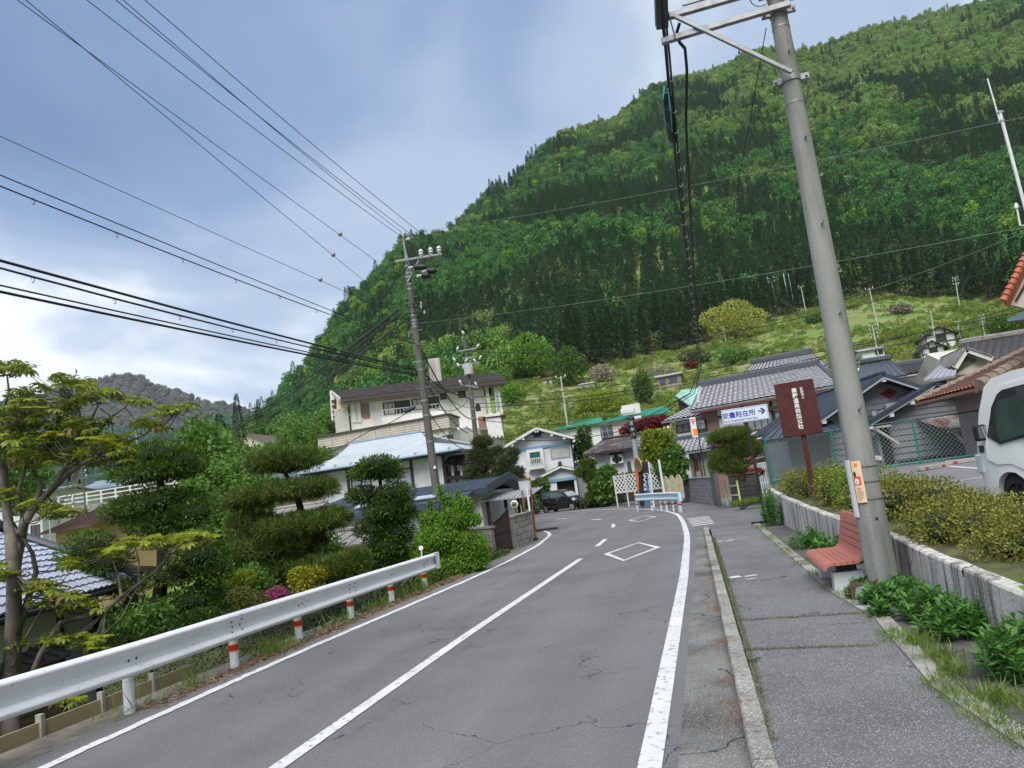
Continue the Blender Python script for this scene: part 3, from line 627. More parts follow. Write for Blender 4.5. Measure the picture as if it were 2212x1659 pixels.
# ---- guardrail on the left
GR = mat('guardrail_white_paint', (.76, .76, .80), .45, .07, 2, col2=(.33, .31, .30), c2s=16, c2t=.655, c2w=.05, bump=.12, bs=30, spec=.45)
GRP = mat('guardrail_post_paint', (.60, .64, .66), .5, .1, 4, col2=(.32, .36, .33), c2s=6, c2t=.62)
REDR = mat('red_reflective_band', (.42, .02, .015), .4, .1); ORNG = mat('orange_reflective_edge', (.75, .27, .03), .4, .1)
WB = [(0, .335), (.012, .345), (.03, .342), (.062, .315), (.068, .30), (.066, .285), (.03, .245), (.012, .235), (.006, .215), (.006, .125), (.012, .105), (.03, .095), (.066, .058), (.068, .045), (.062, .03), (.03, .004), (.012, 0), (0, .01)]
def guardrail():
 t = thing('guardrail', 'long white W-beam guardrail on the left roadside, stained along its upper fold', 'guardrail', (-6.2, 5, 0))
 ys = [1.9, 3.5, 5.2, 6.93, 8.75, 10.3, 11.95, 13.6, 15.3]; xf = lambda y: interp(y, [0, 9, 15.5], [-6.24, -6.19, -6.08]); zf = lambda y: interp(y, [4, 7, 16], [.41, .365, .325])
 P = [Vector((xf(y), y, zf(y))) for y in np.arange(.5, 15.75, .25)] + [Vector((xf(15.85), 15.85, .327))]
 b = MB((-6.2, 5, 0)); n = [(1, 0)] * len(P)
 pr = WB + [(u - .004, z) for u, z in WB[::-1]]
 b.sweep(pr, P, n, close=True); rail = b.build('rail', GR, t, smooth=40)
 e = MB((-6.2, 5, 0)); p = P[-1]; e.sweep([(0, -.003), (.075, -.003), (.075, .348), (0, .348)], [p + Vector((0, -.1, 0)), p + Vector((0, .14, 0))], [(1, 0)] * 2, close=True); e.build('end_cap', GR, t)
 pm = MB(); pm.cyl((0, 0, -.5), (0, 0, .62), .057, n=16); pme = pm.mesh('post', GRP, 40)
 bm_ = MB(); bm_.cyl((0, 0, .2), (0, 0, .27), .0592, n=16); bme = bm_.mesh('reflector_band', REDR, 40)
 em = MB(); em.cyl((0, 0, .187), (0, 0, .2), .0595, n=16); eme = em.mesh('reflector_edge', ORNG, 40)
 bo = MB(); bo.tube([(0, 0, 0), (.006, 0, 0), (.012, 0, 0)], [.017, .014, .004], 8); bome = bo.mesh('bolt', mat('bolt_rusted', (.12, .11, .12), .6, .2), 40)
 for i, y in enumerate(ys):
  o = link('post', pme, t); o.location = (xf(y) - .06 + 6.2, y - 5, 0 if y > 6 else .03)
  if y > 8:
   q = link('reflector_band', bme, o); q.location = (0, 0, .02); q = link('reflector_edge', eme, o); q.location = (0, 0, .02); q = link('reflector_edge', eme, o); q.location = (0, 0, .103)
  for dz, dy in ((.17, -.05), (.17, .06)) if i % 2 else ((.235, -.12), (.235, .1), (.17, -.09), (.17, .07), (.10, -.12), (.10, .1)):
   q = link('bolt', bome, t); q.location = (xf(y) + 6.2 + (.005 if dz == .17 else .02), y + dy - 5, zf(y) + dz)
 d = MB(); d.cyl((0, 0, .6), (0, 0, .80), .016, n=8); ob = d.build('delineator', GRP, t, 40); ob.location = (xf(15.3) - .06 + 6.2, 10.3, 0)
 d = MB(); d.tube([(0, -.012, .84), (0, -.006, .84), (0, .012, .84)], [.045, .052, .05], 16); q = d.build('reflector_disc', mat('reflector_white', (.75, .75, .73), .3, .05), ob, 40)
guardrail()
# ---- retaining wall
RW = mat('retaining_wall_concrete', (.54, .52, .475), .93, .18, 3, col2=(.12, .112, .10), c2s=6.5, c2t=.56, c2w=.09, streak=True, bump=.7, bs=28)
cracks(RW, .55, .005, .5)
def retaining_wall():
 t = thing('retaining_wall', 'low grey concrete retaining wall with dark vertical stains beside the pavement', 'wall', (2, 10, 0))
 P = dense(WALLP, .35); b = MB((2, 10, 0)); no = offs(P, 1.0); vs = []
 for p, q in zip(P, no):
  n = Vector((q[0] - p[0], q[1] - p[1])); zt = wall_top(p[1]); j = random.uniform(-.006, .006)
  for u, z in ((0, -.05), (.03 + j, zt - .02), (.045, zt), (.15, zt + random.uniform(-.01, .012)), (.16, -.05)): vs.append((p[0] + n.x * u, p[1] + n.y * u, z))
 k = 5; b.add(vs, [(i * k + j, (i + 1) * k + j, (i + 1) * k + j + 1, i * k + j + 1) for i in range(len(P) - 1) for j in range(k - 1)] + [(4, 3, 2, 1, 0), tuple((len(P) - 1) * k + j for j in range(k))])
 b.build('wall_body', RW, t)
retaining_wall()
# ---- big concrete pole at the right with its arms
PCON = mat('pole_concrete', (.255, .26, .245), .85, .12, 2, col2=(.075, .075, .07), c2s=3.2, c2t=.60, c2w=.16, streak=True, bump=.3, bs=50)
PB = Vector((1.70, 9.14, .1))
def pole_at(z): return Vector((PB.x + .0135 * (z - .1), PB.y, z))
def pole_r(z): return .166 - .0092 * z if z < 9 else .083
def right_pole():
 t = thing('utility_pole', 'weathered grey concrete utility pole standing right behind the red bench', 'utility pole', PB)
 b = MB(PB); zs = [-.1, .5, 1.5, 3, 4.5, 6, 7.5, 9, 11.5]; b.tube([pole_at(z) for z in zs], [pole_r(z) for z in zs], 28); b.build('shaft', PCON, t, 40)
 def ring(z, h, m, name='band', e=.004):
  b = MB(PB); b.tube([pole_at(z - h / 2), pole_at(z + h / 2)], pole_r(z) + e, 24); return b.build(name, m, t, 40)
 for z in (5.93, 6.93, 7.32): ring(z, .022, GALV)
 for z in (6.24, 7.14, 7.4):
  o = ring(z, .07, GALV, 'clamp', .012)
  for s in (-1, 1):
   b = MB(PB); c = pole_at(z) + Vector((s * (pole_r(z) + .05), -.02, 0)); b.box(c, (.1, .05, .075)); b.cyl(c + Vector((s * .02, -.05, 0)), c + Vector((s * .02, .05, 0)), .016, n=8); b.build('clamp_lug', GALV, o)
 for z, a in ((6.56, -80), (5.44, -80), (4.36, -78), (3.28, -75), (2.16, -72), (5.0, 20), (3.8, 20), (2.7, 20)):
  b = MB(PB); c = pole_at(z); d = Vector((math.cos(R(a)), math.sin(R(a)), 0)); p = c + d * (pole_r(z) - .01); q = c + d * (pole_r(z) + .055)
  b.tube([p, q, q + Vector((0, 0, .035))], .011, 8); b.build('step_bolt', GALV, t, 40)
 b = MB(PB); c = pole_at(5.96) + Vector((pole_r(6) + .01, -.02, 0)); b.bar(c + Vector((-.02, 0, -.1)), c + Vector((.07, -.02, .15)), .03, .012); b.bar(c + Vector((-.02, 0, -.1)), c + Vector((-.01, 0, .06)), .03, .012); b.build('hook', BLKMETAL, t)
 # arms reaching over the road
 Y = 9.0
 def arm(p, q, w, h, name):
  b = MB(PB); b.bar(p, q, w, h); o = b.build(name, GALV, t); bevel(o, .006, 1); return o
 arm((1.92, Y, 7.42), (.47, Y, 7.40), .07, .075, 'upper_arm'); arm((1.92, Y, 7.14), (.36, Y, 7.09), .07, .075, 'lower_arm')
 arm((1.78, Y - .045, 6.25), (.56, Y - .05, 7.36), .045, .05, 'brace'); arm((.50, Y - .05, 7.42), (.53, Y - .05, 7.06), .012, .085, 'tie_plate')
 arm((1.92, Y + .16, 7.62), (.7, Y + .16, 7.60), .03, .03, 'cable_guide')
 for z0, a, r_ in ((7.35, 200, .12), (7.3, 330, .10)):
  b = MB(PB); c = pole_at(z0) + Vector((math.cos(R(a)) * .2, -.1, 0)); b.tube([c + Vector((math.cos(k) * r_, 0, math.sin(k) * r_)) for k in np.linspace(0, 5.2, 14)], .006, 5); b.build('loose_wire', mat('cable_violet', (.06, .05, .12), .5), t)
 # dark conduit line and drilled hole
 b = MB(PB); c = pole_at(.95); b.cyl(c + Vector((.02, -pole_r(.95) - .001, 0)), c + Vector((.02, -pole_r(.95) + .02, 0)), .017, n=10); b.build('drilled_hole', DARK, t)
right_pole()
# ---- notices tied to the pole
def notices():
 bd = mat('notice_peach', (.74, .53, .33), .5, .06, 5); z0, z1 = 1.16, 1.60
 def plate(a0, a1, z0, z1, r, m, name, par, base):
  b = MB(base); n = 6; vs = []
  for rr in (r, r - .004):
   for z in (z0, z1):
    for k in range(n + 1):
     a = R(a0 + (a1 - a0) * k / n); c = pole_at(z); vs.append((c.x + math.cos(a) * rr, c.y + math.sin(a) * rr, z))
  m_ = n + 1; fs = [(k, k + 1, m_ + k + 1, m_ + k) for k in range(n)] + [(2 * m_ + k, 3 * m_ + k, 3 * m_ + k + 1, 2 * m_ + k + 1) for k in range(n)]
  fs += [(k, 2 * m_ + k, 2 * m_ + k + 1, k + 1) for k in range(n)] + [(m_ + k, m_ + k + 1, 3 * m_ + k + 1, 3 * m_ + k) for k in range(n)] + [(0, m_, 3 * m_, 2 * m_), (n, 2 * m_ + n, 3 * m_ + n, m_ + n)]
  b.add(vs, fs); return b.build(name, m, par, 40)
 B = Vector((1.6, 8.95, 1.4))
 t = thing('notice_board', 'peach notice with a red picture block wired to the concrete pole', 'notice', B)
 rr = .176
 plate(-139, -104, 1.14, 1.60, rr, bd, 'panel', t, B)
 plate(-137, -112, 1.33, 1.43, rr + .0012, mat('notice_red', (.62, .10, .06), .5), 'red_block', t, B)
 def spot(a, z, ra, rz_, m, name, e=.0025):
  b = MB(B); c = pole_at(z); vs = [(c.x + math.cos(R(a + ra * math.cos(k))) * (rr + e), c.y + math.sin(R(a + ra * math.cos(k))) * (rr + e), z + rz_ * math.sin(k)) for k in np.linspace(0, 2 * math.pi, 14)[:-1]]; b.add(vs, [tuple(range(13))]); b.build(name, m, t)
 spot(-127, 1.375, 8, .032, mat('notice_white', (.75, .72, .66), .5), 'pale_oval'); spot(-131, 1.455, 5, .03, DARK, 'dark_figure'); spot(-128, 1.37, 2, .008, DARK, 'dark_figure', .0035)
 plate(-128, -116, 1.535, 1.575, rr + .0012, mat('notice_orange', (.72, .22, .05), .5), 'heading_block', t, B)
 for i, (a0, a1) in enumerate(((-132, -114), (-130, -117), (-135, -110), (-134, -110), (-135, -112), (-134, -113), (-134, -120))):
  plate(a0, a1, 1.295 - i * .021, 1.302 - i * .021, rr + .0012, mat('notice_ink', (.22, .12, .06), .6), 'print_line', t, B)
 for z in (1.53, 1.36, 1.17):
  b = MB(B); b.tube([pole_at(z) + Vector((math.cos(R(a)) * (pole_r(z) + .006), math.sin(R(a)) * (pole_r(z) + .006), .004 * math.sin(a))) for a in range(-108, 250, 9)], .005, 5); b.build('tie_wire', GALV, t)
 t2 = thing('notice_sheet', 'white notice sheet curling off the far left side of the concrete pole', 'notice', B)
 plate(-192, -144, .98, 1.62, .172, mat('sheet_white', (.66, .66, .68), .5, .05), 'sheet', t2, B)
notices()
# ---- bench
BEN = mat('bench_terracotta_slats', (.40, .145, .105), .55, .08, 4, bump=.08, bs=60); BCON = mat('bench_foot_concrete', (.52, .55, .55), .85, .1, 5, bump=.2, bs=60)
def bench():
 t = thing('park_bench', 'terracotta slatted bench on pale concrete feet against the retaining wall', 'bench', (1.4, 10.13, .12))
 L = .77; zt = .355
 prof_ = []           # (x, z) of the slat faces, front to back, then up the back
 def slat(pts, th=.035, name='slat'):
  b = MB(); n = len(pts); pts = [Vector((p[0], 0, p[1])) for p in pts]; nr = []
  for i in range(n):
   d = (pts[min(i + 1, n - 1)] - pts[max(i - 1, 0)]).normalized(); nr.append(Vector((-d.z, 0, d.x)))
  poly = pts + [p - q * th for p, q in zip(pts[::-1], nr[::-1])]
  b.extrude([p + Vector((0, -L, 0)) for p in poly], (0, 2 * L, 0)); o = b.build(name, BEN, t, 35); return o
 x0 = -.27
 slat([(x0, zt - .075), (x0 + .012, zt - .04), (x0 + .045, zt - .01), (x0 + .09, zt), (x0 + .135, zt)])
 x = x0 + .141
 for i in range(3): slat([(x, zt), (x + .062, zt)]); x += .068
 slat([(x, zt), (x + .05, zt + .005), (x + .085, zt + .03), (x + .102, zt + .065), (x + .113, zt + .105)])
 bx0 = x + .115; z = zt + .112; k = .24
 for i in range(3): slat([(bx0 + k * (z - zt - .11), z), (bx0 + k * (z + .072 - zt - .11), z + .072)]); z += .079
 q = lambda zz: bx0 + k * (zz - zt - .11)
 slat([(q(z), z), (q(z + .09), z + .09), (q(z + .12) + .01, z + .118), (q(z + .12) + .035, z + .122)])
 for y in (-.55, .55):
  b = MB(); pr = [(-.17, 0), (.23, 0), (.17, .235), (-.15, .235)]
  b.extrude([Vector((p[0], y - .09, p[1] - .01)) for p in pr], (0, .18, 0)); o = b.build('foot', BCON, t); bevel(o, .018, 2)
  b = MB(); b.bx(-.1, .12, y - .05, y + .05, .235, .30); b.bx(-.2, .2, y - .03, y + .03, .29, .318); b.bar((.19, y, .30), (q(.7) + .045, y, .70), .05, .02, (0, 1, 0)); b.build('bracket', BLKMETAL, t)
bench()
# ---- planter trough
def planter():
 t = thing('planter_box', 'brown wooden planter trough between the bench and the concrete pole', 'planter', (1.43, 8.98, .115), R(-14))
 w = mat('planter_brown', (.10, .055, .04), .7, .25, 8, bump=.2)
 for (x0, x1, y0, y1) in ((-.09, -.075, -.14, .14), (.16, .175, -.14, .14), (-.075, .16, -.14, -.125), (-.075, .16, .125, .14)):
  b = MB(); b.bx(x0, x1, y0, y1, 0, .2); b.build('board', w, t)
 b = MB(); b.bx(-.074, .159, -.124, .124, .02, .17); b.build('soil', mat('soil_dark', (.03, .024, .018), .95, .4, 30, bump=.6), t)
 b = MB(); b.slab([(-.055, -.146, .06), (-.03, -.147, .155), (.05, -.15, .175), (.14, -.15, .17), (.155, -.147, .02), (.06, -.146, .0)], .001)
 b = MB(); b.extrude([(-.055, -.144, .06), (-.03, -.144, .145), (.05, -.144, .165), (.15, -.144, .16), (.16, -.144, .02), (.06, -.144, .0)], (0, -.012, 0)); b.build('slate', mat('slate_blue', (.20, .27, .29), .6, .1, 5), t)
planter()
# ---- direction sign on a black post
def police_sign():
 B = Vector((1.318, 20.6, .1)); t = thing('direction_sign', 'white police box direction sign with blue lettering on a thin black post', 'sign', B)
 b = MB(); b.cyl((0, 0, 0), (-.03, 0, 2.7), .032, n=12); b.build('post', BLKMETAL, t, 40)
 b = MB(); b.box((-.12, .25, .03), (.45, .12, .07)); b.build('foot_bracket', BLKMETAL, t)
 b = MB(); b.bx(-.63, .56, -.055, -.035, 2.685, 3.085); o = b.build('board', mat('sign_face_white', (.62, .66, .72), .35, .03), t); bevel(o, .012, 2)
 blue = mat('sign_blue', (.02, .055, .34), .45, .05)
 b = MB()
 for x0, x1, z0, z1 in ((-.612, .542, 2.70, 2.708), (-.612, .542, 3.062, 3.07), (-.612, -.604, 2.708, 3.062), (.534, .542, 2.708, 3.062)): b.bx(x0, x1, -.0585, -.054, z0, z1)
 b.build('border', blue, o)
 link('lettering', text_mesh('安曇駐在所', .172, blue, .0015, .003), o, Matrix.Translation((-.19, -.057, 2.855)) @ FACE)
 link('lettering', text_mesh('Azumi Residential Police Box', .074, blue, .0015, .0008), o, Matrix.Translation((-.165, -.057, 2.745)) @ FACE)
 b = MB(); b.bx(.30, .44, -.0585, -.054, 2.895, 2.912); b.bx(.30, .44, -.0585, -.054, 2.93, 2.947)
 b.add([(x, -.0585, z) for x, z in ((.36, 3.0), (.42, 3.0), (.49, 2.921), (.42, 2.842), (.36, 2.842), (.425, 2.921))], [(0, 1, 2, 5), (5, 2, 3, 4)]); b.build('arrow', blue, o, recalc=False)
police_sign()
def brown_sign():
 B = Vector((2.16, 17, .85)); t = thing('notice_sign', 'dark red wooden sign with vertical white Japanese characters on a single post', 'sign', B, R(-3))
 br = mat('sign_maroon', (.075, .012, .010), .55, .2, 3, col2=(.05, .008, .008), c2s=8, c2t=.5, bump=.15, bs=30)
 b = MB(); b.bx(-.05, .05, -.05, .03, 0, 1.35); b.build('post', br, t)
 b = MB(); b.bx(-.40, .40, -.10, -.05, 1.30, 2.47); o = b.build('board', br, t); bevel(o, .008, 1)
 wh = mat('sign_letter_white', (.78, .77, .74), .5, .03)
 for i, c in enumerate('乗鞍温泉供給公社'): link('character', text_mesh(c, .110, wh, .002, .0025), o, Matrix.Translation((-.015, -.102, 2.235 - i * .112)) @ FACE)
 for i, c in enumerate('財団法人'): link('character', text_mesh(c, .062, wh, .0015, .001), o, Matrix.Translation((.135, -.102, 2.27 - i * .064)) @ FACE)
brown_sign()
# ---- green chain-link fence at the back of the car park
FGRN = mat('fence_green', (.015, .16, .115), .45, .1, 5); FWIRE = mat('fence_wire', (.30, .37, .35), .45, .1, 5, metal=.4)
def chain_fence():
 Y = 23.7; X0, X1 = 1.92, 9.4; t = thing('chain_link_fence', 'green framed chain-link fence along the back of the car park', 'fence', (X0, Y, 1.05)); H = 1.27; W = X1 - X0
 for x in (0, 1.87, 4.1, 5.9, 7.48):
  b = MB(); b.cyl((x, 0, -.3), (x, 0, H + .02), .028, n=10); b.build('post', FGRN, t, 40)
 b = MB(); b.cyl((0, 0, H), (W, 0, H), .022, n=8); b.build('top_rail', mat('fence_rail_dark', (.012, .05, .055), .45), t, 40)
 b = MB(); b.cyl((0, 0, .04), (W, 0, .04), .028, n=8); b.build('bottom_rail', FGRN, t, 40)
 b = MB(); s = .125; n = int((W + H) / s)
 for i in range(n):
  for sg in (1, -1):
   x0 = i * s - (H if sg > 0 else 0); p = [x0, 0.05], [x0 + sg * (H - .05), H]
   if sg < 0: p = [x0, .05], [x0 - (H - .05), H]
   (xa, za), (xb, zb) = p
   if sg < 0: pass
   lo, hi = (xa, za), (xb, zb)
   def clip(xa, za, xb, zb):
    if xa > xb: xa, za, xb, zb = xb, zb, xa, za
    if xb <= 0 or xa >= W: return None
    k = (zb - za) / (xb - xa)
    if xa < 0: za -= k * xa; xa = 0
    if xb > W: zb -= k * (xb - W); xb = W
    return xa, za, xb, zb
   c = clip(xa, za, xb, zb)
   if c: b.bar((c[0], .004 * sg, c[1]), (c[2], .004 * sg, c[3]), .006, .006, (0, 1, 0))
 tag(b.build('wire_mesh', FWIRE, t, recalc=False), kind='stuff')
chain_fence()
def kerb_stops():
 for i, (a, q) in enumerate((((1975, 1021), (2056, 1006)), ((2062, 1003), (2118, 996)))):
  p, e = lot_pt(*a), lot_pt(*q); d = (e - p); L = 1.05; t = thing('wheel_stop', ['low concrete wheel stop with a red reflector below the green fence', 'second concrete wheel stop, half hidden by the white van'][i], 'wheel stop', (p + e) / 2, math.atan2(d.y, d.x), 'wheel stops in the car park')
  b = MB(); b.extrude([(-L / 2, -.075, 0), (-L / 2, .075, 0), (-L / 2, .06, .115), (-L / 2, -.06, .115)], (L, 0, 0)); bevel(b.build('block', CONC, t), .012, 1)
  for x in (-.3, .3):
   b = MB(); b.bx(x - .05, x + .05, -.085, -.07, .035, .075); b.build('reflector', REDR, t)
kerb_stops()
# ---- low green and yellow pedestrian railing, small guardrail in the bend
def ped_rail():
 B = on_z(1573, 1092, .1); t = thing('pedestrian_railing', 'small pale green and yellow railing in front of the grey block wall', 'railing', B, R(-62))
 g = mat('railing_green', (.38, .55, .45), .45, .1, 5); y = mat('railing_yellow', (.62, .60, .20), .45, .1, 5)
 for x, m in ((0, g), (1.0, y)):
  b = MB(); b.cyl((x, 0, 0), (x, 0, .95), .038, n=10); b.tube([(x, 0, .95), (x, 0, .975), (x, 0, .985)], [.045, .045, .01], 10); b.build('post', m, t, 40)
 for z in (.78, .4):
  b = MB(); b.cyl((0, 0, z), (1, 0, z), .028, n=8); b.build('rail', g, t, 40)
ped_rail()
def bend_rail():
 pts = [on_z(x, y, .1) for x, y in ((1377, 1100), (1418, 1099), (1446, 1100), (1466, 1100), (1475, 1103))]
 B = pts[0].copy(); t = thing('guardrail', 'short pale blue white guardrail curving round the bend in the road', 'guardrail', B)
 P = dense([(p.x, p.y) for p in pts], .4); P = smoothp(P, 4); Q = offs(P, 1.0); n = [(q[0] - p[0], q[1] - p[1]) for p, q in zip(P, Q)]
 m = mat('guardrail_pale_blue', (.52, .66, .74), .45, .06, 3); b = MB(B); b.sweep([(u, z) for u, z in WB] + [(u - .004, z) for u, z in WB[::-1]], [(p[0], p[1], .1 + .42) for p in P], n, close=True); b.build('rail', m, t, 40)
 e = MB(B); p = P[-1]; e.tube([(p[0] - .02, p[1], .5), (p[0] - .02, p[1], .88)], .08, 14); e.build('end_cap', m, t, 40)
 for k in (0, .28, .5, .63, .75, .87, .98):
  p = P[int(k * (len(P) - 1))]; b = MB(B); b.cyl((p[0], p[1] + .05, 0), (p[0], p[1] + .05, .75), .05, n=10); o = b.build('post', GRP, t, 40)
  b = MB(B); b.cyl((p[0], p[1] + .05, .3), (p[0], p[1] + .05, .37), .052, n=10); b.build('reflector_band', REDR, o, 40)
 for k in (.02, .68, .94):
  p = P[int(k * (len(P) - 1))]; b = MB(B); b.cyl((p[0], p[1], .86), (p[0], p[1], .98), .05, n=8); b.build('delineator', ORNG, t, 40)
bend_rail()
# ================================================================== BUILDINGS
class Facade:
 """a building whose front is the upright plane through two points of the photograph at given distances; l() reads local x/z off that plane (or one parallel to it)"""
 def __init__(s, name, label, cat, p, q, zg, group=None):
  P, Q = at_y(*p), at_y(*q); s.P = Vector((P.x, P.y, zg)); s.rz = math.atan2(Q.y - P.y, Q.x - P.x); s.W = math.hypot(Q.x - P.x, Q.y - P.y); s.H = (P.z + Q.z) / 2 - zg
  s.u = Vector((math.cos(s.rz), math.sin(s.rz), 0)); s.n = Vector((-s.u.y, s.u.x, 0)); s.t = thing(name, label, cat, s.P, s.rz, group)
 def l(s, px, py, off=0.0):
  d = ray(px, py); o = CO - s.P; k = (off - o.dot(s.n)) / d.dot(s.n); w = o + d * k; return Vector((w.dot(s.u), off, w.z))
def quadpts(A, B, C, D, u, v): return A.lerp(B, u).lerp(D.lerp(C, u), v)
TILEK = {}
def slope(t, A, B, C, D, kind, m, pitch=.3, rows=None, thick=.09, name='roof', clip=None):
 """roof plane: eave A->B, ridge D->C; slab + relief (tile / rib / lap)"""
 A, B, C, D = (Vector(p) for p in (A, B, C, D)); n = (B - A).cross(D - A).normalized()
 if n.z < 0: n = -n
 b = MB(); dn = n * thick; b.add([A, B, C, D, A - dn, B - dn, C - dn, D - dn], [(0, 1, 2, 3), (7, 6, 5, 4), (0, 4, 5, 1), (1, 5, 6, 2), (2, 6, 7, 3), (3, 7, 4, 0)])
 W = max((B - A).length, (C - D).length); H = (D - A).length; r = b.build(name, m, t)
 if kind == 'tile':
  nc = max(2, int(W / pitch)); nr = rows or max(2, int(H / (pitch * .95))); q = 5; vs = []; fs = []
  for j in range(nr):
   for e in (0, 1):
    v = (j + e) / nr * .999
    for i in range(nc * q + 1):
     u = i / (nc * q); k = (i % q) / q
     h = .012 + .04 * math.sin(k * math.pi) * pitch / .3 + (.05 * pitch / .3 if e == 0 else 0.0)
     vs.append(quadpts(A, B, C, D, u, v) + n * h)
  m_ = nc * q + 1
  for j in range(nr):
   for i in range(m_ - 1): a = (2 * j) * m_ + i; fs.append((a, a + 1, a + m_ + 1, a + m_))
   if j < nr - 1:
    for i in range(m_ - 1): a = (2 * j + 1) * m_ + i; fs.append((a, a + 1, a + m_ + 1, a + m_))
  me = np_mesh('roof_tiles', [tuple(v) for v in vs], fs, [m, mat('tile_joint_dark', (.03, .03, .035), .8)]); me.polygons.foreach_set('material_index', [1 if (f[0] // m_) % 2 else 0 for f in fs]); o = link('roof_tiles', me, r); tag(o, kind='stuff')
 elif kind == 'rib':
  nc = max(2, int(round(W / pitch)))
  for i in range(nc + 1):
   u = min(max(i / nc, .003), .997); b = MB(); b.bar(quadpts(A, B, C, D, u, 0) + n * .018, quadpts(A, B, C, D, u, 1) + n * .018, .035, .036, n); b.build('seam', m, r)
 elif kind == 'lap':
  nr = rows or max(3, int(H / pitch))
  for j in range(nr):
   v0, v1 = j / nr, (j + 1) / nr; b = MB(); a0, b0, c0, d0 = quadpts(A, B, C, D, 0, v0) + n * .022, quadpts(A, B, C, D, 1, v0) + n * .022, quadpts(A, B, C, D, 1, v1) + n * .004, quadpts(A, B, C, D, 0, v1) + n * .004
   b.add([a0, b0, c0, d0, a0 - n * .02, b0 - n * .02], [(0, 1, 2, 3), (4, 5, 1, 0)]); b.build('roof_course', m, r)
 return r
def ridge(t, a, b, m, w=.28, h=.22, name='ridge_cap'):
 q = MB(); q.bar(Vector(a) + Vector((0, 0, h * .4)), Vector(b) + Vector((0, 0, h * .4)), w, h); o = q.build(name, m, t); bevel(o, min(w, h) * .25, 1); return o
def wall(t, x0, x1, y0, y1, z0, z1, m, name='wall'):
 b = MB(); b.bx(x0, x1, y0, y1, z0, z1); return b.build(name, m, t)
def gable_body(t, x0, x1, xr, y0, y1, z0, ze0, ze1, zr, m, name='wall'):
 b = MB(); b.extrude([(x0, y0, z0), (x1, y0, z0), (x1, y0, ze1), (xr, y0, zr), (x0, y0, ze0)], (0, y1 - y0, 0)); return b.build(name, m, t)
def window(t, x0, x1, z0, z1, y=0.0, fm=None, gm=None, bars=(1, 0), fw=.05, name='window', curtain=None):
 fm = fm or mat('window_frame_alu', (.42, .43, .44), .45, .05, metal=.3); b = MB(); d = .05
 b.bx(x0 - fw, x1 + fw, y - d, y + .02, z0 - fw, z0); b.bx(x0 - fw, x1 + fw, y - d, y + .02, z1, z1 + fw); b.bx(x0 - fw, x0, y - d, y + .02, z0, z1); b.bx(x1, x1 + fw, y - d, y + .02, z0, z1)
 for i in range(1, bars[0] + 1): x = x0 + (x1 - x0) * i / (bars[0] + 1); b.bx(x - fw * .35, x + fw * .35, y - d * .8, y + .02, z0, z1)
 for i in range(1, bars[1] + 1): z = z0 + (z1 - z0) * i / (bars[1] + 1); b.bx(x0, x1, y - d * .75, y + .018, z - fw * .3, z + fw * .3)
 f = tag(b.build(name, fm, t)); b = MB(); b.bx(x0 + .001, x1 - .001, y - .012, y - .004, z0 + .001, z1 - .001); b.build('pane', gm or GLASS, f)
 if curtain is not None:
  b = MB(); n = 26; pts = [(x0 + .02 + (x1 - x0 - .04) * i / n, y - .016 - .006 * (i % 2), z0 + .02) for i in range(n + 1)]
  b.add(pts + [(p[0], p[1], z1 - .02) for p in pts], [(i, i + 1, n + 2 + i, n + 1 + i) for i in range(n)]); b.build('curtain', curtain, f)
 return f
def beam(t, a, b_, w, h, m, name='post'):
 q = MB(); q.bar(a, b_, w, h, (0, 0, 1) if abs(b_[2] - a[2]) < .5 * math.dist(a, b_) else (0, 1, 0)); return q.build(name, m, t)
CURT = mat('curtain_cloth', (.42, .42, .39), .8, .2, 12)
KAW = mat('tile_silver', (.38, .395, .43), .38, .22, 2.5, col2=(.26, .275, .31), c2s=3, c2t=.55, spec=.6, rv=.08)
KAWD = mat('tile_dark_ridge', (.06, .068, .085), .5, .2, 4, spec=.5)
DKROOF = mat('metal_roof_dark', (.04, .055, .08), .42, .15, 1.5, col2=(.06, .075, .095), c2s=1.2, c2t=.6, spec=.5)
BRROOF = mat('metal_roof_brown', (.036, .029, .027), .8, .2, 2, col2=(.07, .06, .056), c2s=2, c2t=.62, spec=.2)
REDW = mat('timber_red_brown', (.13, .035, .025), .6, .2, 6)
GREY = mat('siding_grey', (.20, .213, .225), .62, .07, 1.2, col2=(.165, .175, .185), c2s=.8, c2t=.6)
PINK = mat('wall_pink_brown', (.25, .155, .135), .85, .08, 1, col2=(.19, .115, .10), c2s=1.2, c2t=.6)
BLUE_TRIM = mat('trim_blue', (.16, .30, .45), .5, .08)
